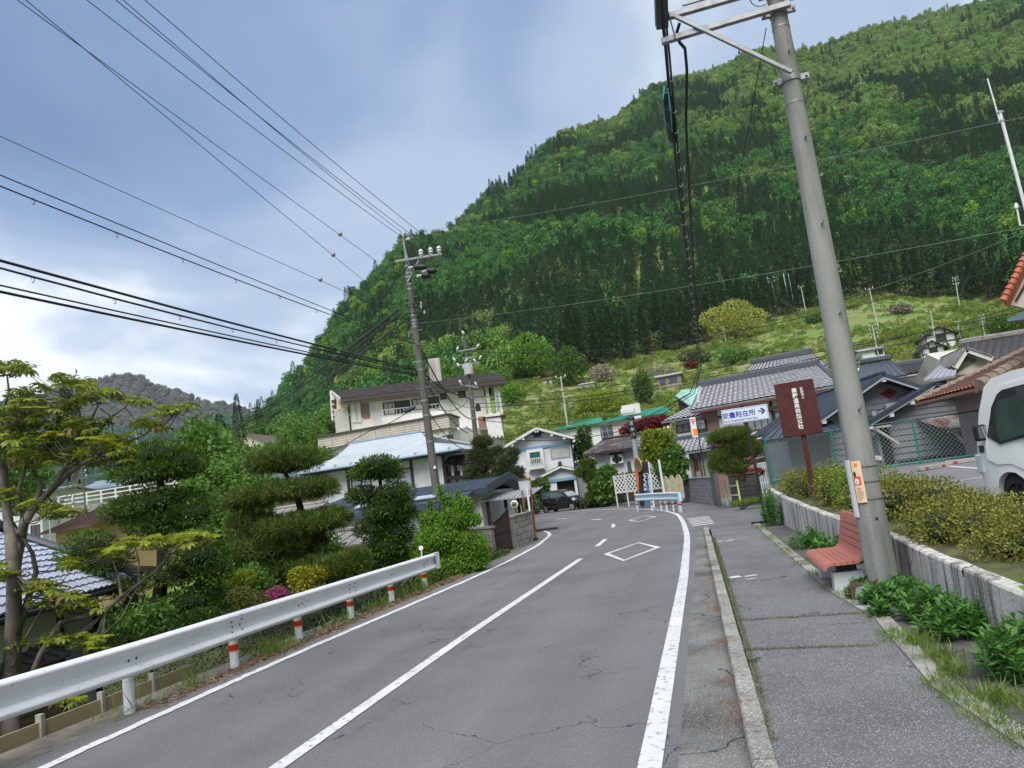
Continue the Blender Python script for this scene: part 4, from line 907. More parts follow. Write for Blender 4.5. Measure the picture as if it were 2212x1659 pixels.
# ---- A: grey clapboard house with two gables behind the fence
def grey_house():
 F = Facade('clapboard_house', 'grey clapboard house with dark ribbed roofs and a red diamond vent behind the green fence', 'house', (1768, 905, 27.6), (1985, 840, 28.4), .95)
 t = F.t; ap = F.l(1892, 812); L_ = F.l(1764, 899); Rr = F.l(1990, 838); zb = -.2
 x0, x1 = L_.x + .25, F.l(2010, 860).x + 3.2; e0 = L_.z + .1
 k = (ap.z - L_.z) / (ap.x - L_.x); x1r = ap.x + (ap.x - L_.x) - .25
 gable_body(t, x0, x1r, ap.x, .12, 6.0, zb, e0 - .02, e0 - .02, ap.z - .16, GREY)
 DEP = 7.0
 def boards(xa, xb, xr, ze, zr, zbot, y, n0=0):
  z = zbot; step = .20
  while z < zr - .05:
   za, zz = z, min(z + step, zr - .03)
   if zz > ze:
    f = (zr - zz) / max(zr - ze, .01); lo, hi = xr - (xr - xa) * f, xr + (xb - xr) * f
   else: lo, hi = xa, xb
   if hi - lo > .12:
    b = MB(); b.add([(lo, y, za), (hi, y, za), (hi, y + .03, zz), (lo, y + .03, zz), (lo, y + .05, za), (hi, y + .05, za)], [(0, 1, 2, 3), (4, 5, 1, 0), (0, 3, 4), (1, 5, 2)]); b.build('siding_board', GREY, t)
   z += step
 boards(x0, x1r, ap.x, e0, ap.z - .12, zb, .06)
 rm = DKROOF; ov = .55
 def wing(apx, apz, lx, lz, rx, rz_, y0, y1, purl, tail=True):
  r = slope(t, (lx, y0, lz), (lx, y1, lz), (apx, y1, apz), (apx, y0, apz), 'rib', rm, .42, name='roof')
  r = slope(t, (rx, y0, rz_), (rx, y1, rz_), (apx, y1, apz), (apx, y0, apz), 'rib', rm, .42, name='roof')
  ridge(t, (apx, y0 - .02, apz), (apx, y1, apz), rm, .2, .1)
  wh = mat('purlin_white', (.55, .55, .54), .6, .05)
  for f in purl:
   for sx, ex, ez in ((-1, lx, lz), (1, rx, rz_)):
    if f == 0 and sx > 0: continue
    b = MB(); x = apx + (ex - apx) * f; z = apz + (ez - apz) * f - .2; b.bx(x - .075, x + .075, y0 + .03, y0 + .6, z - .08, z + .08); b.build('purlin_end', wh, t)
  for ex, ez in ((lx, lz), (rx, rz_)):
   b = MB(); b.bar((apx, y0 + .035, apz - .10), (ex, y0 + .035, ez - .10), .05, .14); b.build('verge_board', mat('verge_grey', (.33, .34, .35), .6, .05), t)
 wing(ap.x, ap.z, L_.x - .35, L_.z - .22, ap.x * 2 - L_.x + .35, L_.z - .22, -ov, DEP, (0.0, .42, .86))
 c = F.l(1919.5, 849, .05); b = MB(); w, h = .30, .19
 b.add([(c.x - w, .03, c.z), (c.x, .03, c.z - h), (c.x + w, .03, c.z), (c.x, .03, c.z + h), (c.x - w, .075, c.z), (c.x, .075, c.z - h), (c.x + w, .075, c.z), (c.x, .075, c.z + h)], [(3, 2, 1, 0), (0, 1, 5, 4), (1, 2, 6, 5), (2, 3, 7, 6), (3, 0, 4, 7)])
 o = b.build('diamond_vent', mat('vent_dark_red', (.16, .018, .015), .5, .1), t); b = MB(); b.add([(c.x - .1, .022, c.z), (c.x, .022, c.z - .06), (c.x + .1, .022, c.z), (c.x, .022, c.z + .06)], [(3, 2, 1, 0)]); b.build('vent_hole', DARK, o)
 # right wing, nearer
 y2 = -.55; a2 = F.l(2016, 827, y2 - .45); l2 = F.l(1871, 914, y2 - .45); xw0, xw1 = l2.x + .45, F.l(2140, 900, y2).x + 2.5
 k2 = (a2.z - l2.z) / (a2.x - l2.x)
 gable_body(t, xw0, 2 * a2.x - xw0, a2.x, y2, .1, zb, l2.z + .12, l2.z + .12, a2.z - .2, GREY)
 wall(t, a2.x + .3, xw1, y2 + .02, 1, zb, l2.z + .6, GREY)
 # its door opening and dark base
 d0, d1 = F.l(1893, 935, y2), F.l(1933, 1012, y2); boards(F.l(1928, 960, y2).x, xw1, a2.x, l2.z + .5, a2.z - .2, zb, y2 - .06)
 boards(xw0, F.l(1928, 960, y2).x, a2.x, l2.z + .5, a2.z - .2, F.l(1900, 925, y2).z, y2 - .06)
 b = MB(); b.bx(xw0 + .1, F.l(1925, 960, y2).x, y2 - .02, y2 - .004, zb, F.l(1900, 925, y2).z); b.build('doorway', DARK, t)
 b = MB(); p, q = F.l(1930, 985, y2 - .08), F.l(2030, 1004, y2 - .08); b.bx(p.x + .1, q.x + .45, y2 - .12, y2 - .07, .02, p.z - .2); b.build('dark_low_panel', DARK, t)
 r = slope(t, (l2.x - .1, y2 - .5, l2.z - .06), (l2.x - .1, .2, l2.z - .06), (a2.x, .2, a2.z), (a2.x, y2 - .5, a2.z), 'rib', rm, .33)
 r = slope(t, (2 * a2.x - l2.x + .1, y2 - .5, l2.z - .06), (2 * a2.x - l2.x + .1, .2, l2.z - .06), (a2.x, .2, a2.z), (a2.x, y2 - .5, a2.z), 'rib', rm, .33)
 wh = mat('purlin_white', (.55, .55, .54), .6, .05)
 for f in (.05, .33, .64, .95):
  b = MB(); x = a2.x + (l2.x - a2.x) * f; z = a2.z + (l2.z - a2.z) * f - .2; b.bx(x - .07, x + .07, y2 - .47, y2 - .05, z - .08, z + .08); b.build('purlin_end', wh, t)
 b = MB(); b.bar((a2.x, y2 - .46, a2.z - .09), (l2.x, y2 - .46, l2.z - .09), .05, .13); b.build('verge_board', mat('verge_grey', (.33, .34, .35), .6, .05), t)
 # snow bars on the right wing roof
 for f in (.25, .6):
  a = Vector((l2.x, y2 - .3, l2.z)).lerp(Vector((a2.x, y2 - .3, a2.z)), f); b = MB(); b.tube([a + Vector((0, 0, .1)), a + Vector((0, 1.8, .1))], .018, 6); b.build('snow_bar', DKROOF, t)
 # lean-to porch with rusty corrugated roof
 y3 = y2 - 1.15; A, B = F.l(2040, 927, y3), F.l(2150, 913, y3); D = F.l(1978, 906, y2 - .1); C = Vector((B.x + .6, y2 - .1, D.z))
 slope(t, (A.x, y3, A.z), (B.x + .6, y3, A.z), (C.x, y2 - .1, D.z), (D.x, y2 - .1, D.z), 'rib', mat('corrugated_rusty', (.36, .35, .34), .7, .2, 3, col2=(.17, .065, .045), c2s=2.2, c2t=.5, c2w=.1), .12, thick=.02, name='porch_roof')
 pw = mat('porch_timber_pale', (.42, .39, .33), .8, .2, 5)
 p, q = F.l(2089, 930, y3 + .1), F.l(2101, 990, y3 + .1); beam(t, (q.x, y3 + .12, zb), (q.x, y3 + .12, A.z - .06), .11, .11, pw, 'porch_post'); beam(t, (q.x - .42, y3 + .12, A.z - .1), (q.x, y3 + .12, A.z - .75), .09, .06, pw, 'porch_brace'); beam(t, (A.x + .15, y3 + .12, A.z - .1), (B.x + .5, y3 + .12, A.z - .1), .1, .09, pw, 'porch_beam')
 p = F.l(1921, 938, y2 - .3); beam(t, (p.x - .55, y2 - .3, p.z + .35), (p.x + .25, y2 - .3, p.z - .35), .08, .07, pw, 'door_brace'); beam(t, (p.x - .7, y2 - .3, p.z + .28), (p.x + .1, y2 - .3, p.z + .28), .12, .07, pw, 'door_beam')
 for px, py in ((1886, 936), (1892, 989), (1899, 990)):
  c = F.l(px, py, y2 - .06); b = MB(); b.bx(c.x - .06, c.x + .06, y2 - .12, y2 - .055, c.z - .07, c.z + .07); b.build('meter_box', WHITE, t)
 # left lean-to roof beside the sign
 a, b_ = F.l(1642, 951, -1.0), F.l(1745, 925, -1.0); d = F.l(1697, 917, 1.2)
 slope(t, (a.x, -1.0, a.z), (b_.x + 1.2, -1.0, a.z), (b_.x + 1.2, 1.2, d.z + .2), (d.x, 1.2, d.z + .2), 'rib', rm, .3)
 wall(t, a.x + 1.3, x0, .2, 3, zb, a.z - .1, GREY)
grey_house()
# ---- C: house with orange-brown tile hip roof beside the van
OTILE = mat('tile_orange_brown', (.30, .16, .10), .75, .22, 1.6, col2=(.42, .155, .085), c2s=.5, c2t=.52, c2w=.1, island=.12)
OTILER = mat('tile_orange_red', (.45, .13, .07), .7, .2, 2, col2=(.33, .10, .06), c2s=1.2, c2t=.55)
HIPM = mat('tile_hip_taupe', (.22, .165, .125), .8, .2, 3, col2=(.30, .23, .17), c2s=2, c2t=.55)
def orange_house():
 A = at_y(1981, 867, 26); B = at_y(2117, 838, 22); z = (A.z + B.z) / 2; O = Vector((A.x, A.y, 1.0)); t = thing('tiled_house', 'beige walled house with an orange-brown tile hip roof behind the white van', 'house', O)
 e = Vector((B.x - A.x, B.y - A.y, 0)); r_ = Vector((-e.y, e.x, 0)).normalized(); A0, B0 = Vector((0, 0, z - 1)), Vector((e.x, e.y, z - 1))
 mid = (A0 + B0) / 2; T = at_y(2330, 668, (O + mid + r_ * 5.6).y); T = Vector((mid.x + r_.x * 5.6, mid.y + r_.y * 5.6, T.z - 1)); S = T + r_ * 7
 slope(t, A0, B0, T, T + Vector((-.01, .01, 0)), 'tile', OTILE, .22, rows=26); slope(t, B0, B0 + r_ * 13, S, T, 'tile', OTILER, .27); slope(t, A0 + r_ * 13, A0, T, S, 'tile', OTILE, .27)
 un = e.normalized(); b = MB(); q = [A0 + un * .7 + r_ * .8, B0 - un * .7 + r_ * .8, B0 - un * .7 + r_ * 12, A0 + un * .7 + r_ * 12]; b.prism([(v.x, v.y) for v in q], -1.2, z - 1.05); b.build('wall', mat('wall_mauve', (.30, .25, .24), .85, .1, 1, col2=(.24, .2, .19), c2s=.8, c2t=.58), t)
 def capping(a, b_, r0, n):
  d = (b_ - a) / n
  for i in range(n):
   q = MB(); p = a + d * i; q.tube([p + Vector((0, 0, .04)), p + d * 1.04 + Vector((0, 0, .04))], [r0 * 1.15, r0 * .9], 8); q.build('hip_tile', HIPM, t, 40)
 capping(A0, T, .10, 24); capping(B0, T, .16, 22)
 b = MB(); b.tube([A0 - r_ * .1 + Vector((0, 0, -.1)), B0 - r_ * .1 + Vector((0, 0, -.1))], .055, 8); b.build('gutter', mat('gutter_brown', (.12, .07, .05), .5), t)
 c = (A0 + B0) / 2 + r_ * .78 + un * 1.0; c.z -= .8; b = MB(); b.tube([c + Vector((-.02, 0, .28)), c + Vector((-.05, -.03, .14)), c + Vector((0, -.04, -.02)), c + Vector((.08, 0, -.25))], [.03, .10, .11, .02], 8); b.build('wall_ornament', mat('ornament_amber', (.35, .16, .03), .5, .3, 20, col2=(.05, .03, .02), c2s=14, c2t=.5), t, 40)
orange_house()
def right_edge_roof():
 Y = 22; B = at_y(2190, 660, Y); O = Vector((B.x, B.y, 1)); t = thing('tiled_house', 'corner of a cream gable with bright orange tiles at the right edge of the photo', 'house', O); ex = Vector((4.2, 4.6, 0))
 p = [at_y(x, y, Y) - O for x, y in ((2166, 655), (2212, 560), (2300, 400), (2300, 664), (2245, 672))]
 b = MB(); b.extrude(p, ex); b.build('gable_wall', mat('gable_cream', (.50, .43, .38), .8, .06), t)
 a, c = p[0] + Vector((-.07, -.25, .0)), p[2] + Vector((-.1, -.25, .08)); n = 22
 for i in range(n):
  q = MB(); d = (c - a) / n; s_ = a + d * i; q.tube([s_ + Vector((0, 0, .03)), s_ + d * 1.06], [.10, .075], 8); q.build('verge_tile', OTILER, t, 40)
 b = MB(); b.slab([a, c, c + ex, a + ex], .1); b.build('roof', OTILER, t)
 b = MB(); b.bar(p[0] + Vector((.3, -.04, .0)), p[1] + Vector((.42, -.04, 0)), .03, .05); b.build('pipe', BLKMETAL, t)
 q = [at_y(x, y, Y - .5) - O for x, y in ((2175, 690), (2250, 654), (2250, 684))]; b = MB(); b.extrude([q[0], q[1], q[2], q[0] + Vector((0, 0, -.06))], ex); b.build('lower_roof', mat('roof_slate_blue', (.10, .15, .19), .5, .1), t)
 b = MB(); b.extrude([Vector((p[0].x + .8, 0, -.5)), Vector((p[0].x + 4, 0, -.5)), Vector((p[0].x + 4, 0, p[0].z)), Vector((p[0].x + .8, 0, p[0].z))], ex); b.build('wall', mat('gable_cream', (.5, .43, .38), .8), t)
right_edge_roof()
# ---- D: tiled roofs stepping up behind
def back_roof(label, A, B, C, D, Y0, Y1, m, kind='tile', pitch=.3, wl=WHITE, ht=2.6, name='tiled_house', back=True, gabwall=True):
 """house seen mostly as its roof: eave A->B at Y0, ridge D->C at Y1 (pixels)"""
 a, b_ = at_y(*A, Y0), at_y(*B, Y0); c, d = at_y(*C, Y1), at_y(*D, Y1); z = (a.z + b_.z) / 2; zr = (c.z + d.z) / 2
 O = Vector((a.x, a.y, 1.0)); t = thing(name, label, 'house', O); L = lambda v, zz: Vector((v.x - O.x, v.y - O.y, zz - O.z))
 a, b_, c, d = L(a, z), L(b_, z), L(c, zr), L(d, zr)
 slope(t, a, b_, c, d, kind, m, pitch); bk = Vector((0, (Y1 - Y0), z - zr))
 if back: slope(t, c + bk, d + bk, d, c, kind if kind != 'tile' else 'rib', m, pitch * 1.5)
 ridge(t, d + Vector((-.1, 0, .05)), c + Vector((.1, 0, .05)), KAWD if m is KAW else m, .32, .3)
 y0 = .6; bm = MB(); xl, xr = a.x + .5, b_.x - .5
 bm.extrude([(xl, y0, -.6), (xl, y0, a.z - .08), (xl, c.y, c.z - .15), (xl, 2 * c.y - y0, a.z - .08), (xl, 2 * c.y - y0, -.6)], (xr - xl, 0, 0)); bm.build('wall', wl, t)
 return t, a, b_, c, d
TGREY = mat('tile_grey_worn', (.21, .20, .19), .7, .2, 2, col2=(.13, .125, .12), c2s=1.5, c2t=.55)
back_roof('grey tiled roof of the second house back from the fence, under the white box building', (1880, 822), (2030, 800), (2000, 788), (1893, 797), 44, 48, KAW)
t_, *_r = back_roof('brownish grey tiled roof with a cream gable, above the orange tiles', (2062, 803), (2290, 757), (2290, 717), (2078, 742), 36, 41, TGREY, pitch=.34, wl=CREAM)
def cream_gable():
 B = at_y(2079, 800, 35); t = thing('dormer_gable', 'cream boarded gable end with white verge boards among the tiled roofs', 'gable', (B.x, B.y, 1)); O = Vector((B.x, B.y, 1))
 p = [at_y(x, y, 35) - O for x, y in ((2057, 797), (2081, 758), (2137, 778), (2138, 800), (2062, 812))]
 b = MB(); b.extrude([p[0], p[1], p[2], p[3], p[4]], (0, 3, 0)); b.build('gable_wall', CREAM, t)
 for a, c in ((p[0], p[1]), (p[1], p[2])):
  b = MB(); b.bar(a + Vector((0, -.35, 0)), c + Vector((0, -.35, 0)), .1, .22); b.build('verge_board', mat('verge_white', (.6, .59, .55), .6), t)
  b = MB(); b.slab([a + Vector((-.05, -.45, .16)), c + Vector((.0, -.45, .16)), c + Vector((0, 3, .16)), a + Vector((-.05, 3, .16))], .08); b.build('roof', TGREY, t)
 b = MB(); q = [p[0].lerp(p[1], .25), p[1] + Vector((0, 0, -.25)), p[1].lerp(p[2], .5) + Vector((0, 0, -.2)), p[0].lerp(p[4], .7)]; b.extrude([v + Vector((0, -.05, 0)) for v in q], (0, .04, 0)); b.build('gable_shade_panel', mat('gable_taupe', (.16, .145, .13), .8), t)
cream_gable()
def long_low_roof():
 a, b_ = at_y(1996, 826, 33), at_y(2062, 806, 33); c, d = at_y(2070, 775, 38), at_y(2040, 784, 38); O = Vector((a.x, a.y, 1)); t = thing('low_roof', 'low grey corrugated roof running between the clapboard house and the cream gable', 'roof', O)
 z = (a.z + b_.z) / 2; zr = (c.z + d.z) / 2; L = lambda v, zz: Vector((v.x - O.x, v.y - O.y, zz - 1)); slope(t, L(a, z), L(b_, z), L(c, zr), L(d, zr), 'rib', mat('corrugated_grey', (.30, .30, .33), .5, .1, 2), .22); wall(t, .4, b_.x - O.x - .2, .5, 4, -.5, z - 1.1, mat('shed_timber', (.12, .095, .075), .8, .3, 4))
long_low_roof()
back_roof('dark tiled roof peak just right of the concrete pole', (1846, 822), (1960, 812), (1925, 790), (1858, 777), 40, 43, KAWD, kind='rib', pitch=.3)
# ---- E: the tiled house with pink-brown wing and postal sign
def tiled_house():
 F = Facade('tiled_house', 'silver tiled Japanese house with white plaster, dark timbers and a pink-brown end wall', 'house', (1515, 891, 44), (1808, 838, 42), .4)
 t = F.t; ov = -.8; A = F.l(1489, 888, ov); B = F.l(1815, 831, ov); z = (A.z + B.z) / 2; D_ = F.l(1512, 836, 3.4); C = F.l(1768, 791, 3.4); zr = (D_.z + C.z) / 2
 x0 = F.l(1515, 891).x; x1 = B.x + .2
 wall(t, x0, x1, 0, 7, -1.2, z - .1, WHITE)
 slope(t, (A.x, ov, z), (B.x, ov, z), (C.x, 3.4, zr), (D_.x, 3.4, zr), 'tile', KAW, .29); slope(t, (B.x, 7.6, z), (A.x, 7.6, z), (D_.x, 3.4, zr), (C.x, 3.4, zr), 'flat', KAW)
 slope(t, (B.x, ov, z), (B.x + .3, 7.6, z), (C.x + .02, 3.5, zr), (C.x, 3.4, zr), 'tile', KAW, .29)
 ridge(t, (D_.x - .15, 3.4, zr), (C.x + .1, 3.4, zr), KAWD, .34, .42); ridge(t, (D_.x, 3.4, zr - .05), (A.x + .35, ov + .8, z + .35), KAW, .22, .2, 'verge_ridge'); ridge(t, (C.x, 3.4, zr), (B.x, ov, z), KAWD, .22, .2, 'hip_ridge')
 b = MB(); b.bx(A.x + .1, B.x, ov + .02, ov + .10, z - .2, z - .09); b.build('eave_board', REDW, t)
 q = F.l(1552, 905); wall(t, x0 - .02, q.x, -.02, 0, -1.2, z - .12, PINK, 'pink_wall'); wall(t, x0 - .03, x0 - .01, -.02, 5, -1.2, z - .12, PINK, 'pink_wall')
 xs = [F.l(px, py).x for px, py in ((1603, 880), (1664, 868), (1725, 900))]
 zs = F.l(1670, 892).z
 for x in xs: beam(t, (x, -.03, .3), (x, -.03, z - .12), .14, .07, DKWOOD, 'post')
 w0, w1 = F.l(1618, 928), F.l(1671, 898); window(t, w0.x, w1.x, F.l(1640, 927).z, F.l(1645, 893).z, 0, DKWOOD, mat('window_pale_glass', (.20, .22, .23), .12, .4, 3, spec=.7), (3, 0), .06)
 window(t, xs[1] + .12, xs[2] - .1, F.l(1690, 918).z, F.l(1690, 888).z, 0, DKWOOD, mat('window_pale_glass', (.2, .22, .23), .12), (1, 0), .06)
 beam(t, (q.x, -.04, F.l(1650, 890).z + .12), (x1, -.04, F.l(1650, 890).z + .12), .05, .13, DKWOOD, 'lintel')
 p = F.l(1664, 884); b = MB(); b.bx(p.x - .15, xs[2], -.09, -.02, p.z - .06, p.z + .14); b.build('shutter_box', mat('shutter_copper', (.30, .12, .07), .5), t)
 # upper roof behind
 a2, b2 = F.l(1588, 806, 6), F.l(1790, 790, 6); d2, c2 = F.l(1622, 787, 9.5), F.l(1756, 766, 9.5); z2, zr2 = (a2.z + b2.z) / 2 - .3, (d2.z + c2.z) / 2
 slope(t, (a2.x, 6, z2), (b2.x, 6, z2), (c2.x, 9.5, zr2), (d2.x, 9.5, zr2), 'tile', KAW, .29, name='upper_roof'); ridge(t, (d2.x, 9.5, zr2), (c2.x, 9.5, zr2), KAWD, .34, .45)
 slope(t, (b2.x, 6, z2), (b2.x, 13, z2), (c2.x, 9.6, zr2), (c2.x, 9.5, zr2), 'flat', KAWD, name='upper_roof'); wall(t, a2.x + .8, b2.x - .8, 6.4, 12, 0, z2, WHITE, 'upper_wall')
 # projecting entrance wing with small tiled roof
 y3 = -2.4; a3, b3 = F.l(1477, 986, y3 - .5), F.l(1528, 957, y3 - .5); d3, c3 = F.l(1463, 957, y3 + 1.6), F.l(1508, 945, y3 + 1.6); z3 = F.l(1500, 975, y3 - .5).z; zr3 = F.l(1490, 949, y3 + 1.6).z
 xa, xb = F.l(1470, 985, y3 - .5).x, F.l(1533, 960, y3 - .5).x
 slope(t, (xa - 1.2, y3 - .5, z3), (xb, y3 - .5, z3), (xb - .3, y3 + 1.6, zr3), (xa - 1.2, y3 + 1.6, zr3), 'tile', KAW, .26, name='porch_roof'); ridge(t, (xa - 1.2, y3 + 1.6, zr3), (xb - .3, y3 + 1.6, zr3), KAWD, .3, .3); ridge(t, (xb, y3 - .5, z3), (xb - .3, y3 + 1.6, zr3), KAWD, .24, .2, 'hip_ridge')
 wall(t, xa + .3, xb - .35, y3, 0, -1.2, z3 - .08, mat('wall_sage', (.22, .25, .22), .8, .1), 'porch_wall')
 xw = F.l(1512, 1000, y3 + .3).x; wall(t, xw, x0 + 3.6, y3 + .7, -.02, -1.2, F.l(1520, 968, y3).z, PINK, 'pink_wall'); b = MB(); b.bx(xw, x0 + 3.7, y3 + .6, y3 + .72, F.l(1520, 968, y3).z, F.l(1520, 968, y3).z + .08); b.build('coping', REDW, t)
 for px in (1497, 1511):
  p = F.l(px, 990, y3 - .03); b = MB(); b.cyl((p.x, y3 - .05, -1), (p.x, y3 - .05, z3 - .1), .04, n=8); b.build('downpipe', REDW, t, 40)
 window(t, F.l(1496, 1000, y3).x + .1, F.l(1509, 1000, y3).x - .05, F.l(1500, 1015, y3).z, F.l(1500, 993, y3).z, y3, REDW)
 # left side roof and white wall
 y4 = 1.5; a4, b4 = F.l(1428, 912, y4), F.l(1492, 897, y4); c4, d4 = F.l(1518, 868, y4 + 3), F.l(1478, 882, y4 + 3); z4 = a4.z; zr4 = c4.z
 slope(t, (a4.x, y4, z4), (x0 + .2, y4, z4), (x0 + .2, y4 + 3, zr4), (a4.x + 1.6, y4 + 3, zr4), 'tile', KAW, .29, name='side_roof'); wall(t, a4.x + .7, x0, y4 + .6, y4 + 4, -1, z4 - .05, WHITE, 'side_wall')
 p, q = F.l(1464, 935, y4 + .6), F.l(1487, 916, y4 + .6); window(t, p.x, q.x, p.z, q.z, y4 + .6, DKWOOD, GLASS, (1, 0), .05)
 # bay with slatted dark window next to the postal sign
 p, q = F.l(1505, 953, -.25), F.l(1521, 906, -.25); b = MB(); b.bx(p.x - .1, q.x + .02, -.3, -.01, p.z, q.z); o = b.build('bay', DKWOOD, t)
 for i in range(4): b = MB(); x = p.x - .02 + i * .13; b.bx(x, x + .04, -.34, -.305, p.z + .05, q.z - .25); b.build('slat', REDW if i == 3 else BLKMETAL, o)
 b = MB(); b.bx(p.x, q.x, -.32, -.305, q.z - .5, q.z - .03); b.build('pane', mat('window_pale_glass', (.2, .22, .23), .12), o)
 # roof ornaments in front
 p = F.l(1470, 945, y3 + 2.2)
tiled_house()
def postal_sign():
 p = [at_y(x, y, 40.5) for x, y in ((1490, 903), (1503, 899), (1508, 944), (1497, 946))]; B = Vector(((p[2].x + p[3].x) / 2, 40.5, .3)); t = thing('postal_sign', 'upright white sign with a red postal mark over an orange band on the tiled house', 'sign', B)
 w = .30; z0, z1 = p[3].z - .3, p[0].z - .3; b = MB(); b.bx(-w / 2, w / 2, -.05, .05, z0, z1); o = b.build('board', mat('sign_white', (.72, .72, .72), .4, .02), t); bevel(o, .012, 1)
 r = mat('postal_red', (.62, .012, .06), .45, .03); h = z1 - z0; b = MB()
 b.bx(-.11, .11, -.058, -.051, z1 - .13, z1 - .08); b.build('mark', r, o); b = MB(); b.bx(-.11, .11, -.058, -.051, z1 - .23, z1 - .18); b.bx(-.028, .028, -.058, -.051, z1 - .38, z1 - .231); b.build('mark', r, o)
 b = MB(); b.bx(-.08, .15 - .004, -.058, -.051, z0 + .1, z0 + .46); b.build('orange_band', mat('postal_orange', (.80, .28, .01), .45, .03), o)
 b = MB(); b.bx(.1, .5, -.02, .02, z1 - .4, z1 - .36); b.bx(.1, .5, -.02, .02, z0 + .2, z0 + .24); b.build('bracket', BLKMETAL, t)
 b = MB(); b.cyl((.16, 0, 0), (.16, 0, z1 - .2), .03, n=8); b.build('post', BLKMETAL, t)
postal_sign()
def teal_roof():
 O = at_y(1480, 885, 51); O = Vector((O.x, O.y, .8)); t = thing('garden_gate_roof', 'small pale green copper roof with a dark gable beside the tiled house', 'roof', O); L = lambda x, y, Y: at_y(x, y, Y) - O
 m = mat('copper_verdigris', (.30, .52, .43), .6, .12, 2, col2=(.22, .42, .36), c2s=1.5, c2t=.55)
 a, b_, c, d = L(1457, 857, 50), L(1499, 884, 50), L(1512, 838, 52), L(1472, 842, 52); n_ = slope(t, b_, b_ + Vector((1.2, 2.2, 0)), d + Vector((1.5, 1.0, 0)), d, 'rib', m, .3)
 b = MB(); b.slab([a, b_, b_.lerp(d, .97), d], .05); b.build('roof', m, t); b = MB(); b.extrude([a + Vector((.15, .1, -.08)), b_ + Vector((-.1, .1, -.05)), Vector((b_.x - .1, b_.y + .1, -1)), Vector((a.x + .3, a.y + .1, -1))], (0, 2, 0)); b.build('gable_wall', DARK, t)
 b = MB(); b.bar(a, b_, .06, .12); b.build('verge_board', DKWOOD, t)
teal_roof()
# ---- G: white house under a brown ribbed roof; F: green roofed house
def brown_roof_house():
 F = Facade('rendered_house', 'single storey white house under a brown ribbed metal roof with an air conditioner', 'house', (1262, 982, 55.5), (1440, 950, 55.5), .3)
 t = F.t; A = F.l(1258, 985, -.7); B = F.l(1445, 951, -.7); D_ = F.l(1303, 953, 3.2); C = F.l(1425, 929, 3.2); z = (A.z + B.z) / 2; zr = (D_.z + C.z) / 2; zp = F.l(1400, 1020).z; wall(t, F.l(1322, 1030).x, F.W, -.06, 0, -1, zp, mat('lattice_shade_dark', (.035, .03, .027), .8, .3, 3), 'dark_low_panel')  # added dark panel paints in the shade and plants behind the lattice
 slope(t, (A.x, -.7, z), (B.x, -.7, z), (C.x + 1.2, 3.2, zr), (D_.x, 3.2, zr), 'rib', mat('roof_brown_ribbed', (.075, .055, .05), .5, .15, 2, col2=(.30, .27, .25), c2s=.9, c2t=.60, c2w=.1), .36); ridge(t, (D_.x, 3.2, zr), (C.x + 1.2, 3.2, zr), BRROOF, .25, .18)
 x0 = F.l(1284, 990).x; b = MB(); b.extrude([(x0, 0, -1), (x0, 0, z - .02), (x0, 3.2, zr - .15), (x0, 6.4, z - .02), (x0, 6.4, -1)], (F.W - x0, 0, 0)); b.build('wall', WHITE, t)
 b = MB(); b.bx(A.x, B.x, -.78, -.66, z - .2, z - .06); b.build('fascia', BRROOF, t)
 for px, py in ((1328, 993), (1338, 992)):
  c = F.l(px, py); b = MB(); b.bx(c.x - .3, c.x + .3, -.4, -.02, c.z - .3, c.z + .35); o = b.build('air_conditioner', mat('appliance_white', (.62, .62, .6), .5, .03), t); b = MB(); b.cyl((c.x + .05, -.41, c.z), (c.x + .05, -.40, c.z), .2, n=12); b.build('fan_grille', DARK, o)
 c = F.l(1331, 977); b = MB(); b.bx(c.x - .5, c.x + .5, -.3, -.01, c.z - .15, c.z + .12); b.build('vent_hood', DKWOOD, t)
 c = F.l(1360, 1011); b = MB(); b.bx(c.x - .14, c.x + .14, -.06, -.01, c.z - .55, c.z + .5); b.build('vent_strip', mat('vent_dark', (.08, .08, .08), .6), t)
 # cone-shaped water tank behind
 c = at_y(1430, 940, 56) ; T = thing('water_tank', 'cream cone shaped tank with a white lid behind the yellow-green tree', 'tank', (c.x, c.y, .5)); z = c.z - .5
 b = MB(); b.tube([(0, 0, -.2), (0, 0, z - .9), (0, 0, z - .3), (0, 0, z)], [.25, .3, .75, .85], 14); b.build('tank_body', CREAM, T, 40); b = MB(); b.tube([(0, 0, z), (0, 0, z + .1), (0, 0, z + .28)], [.98, .98, .4], 14); b.build('lid', WHITE, T, 40)
brown_roof_house()
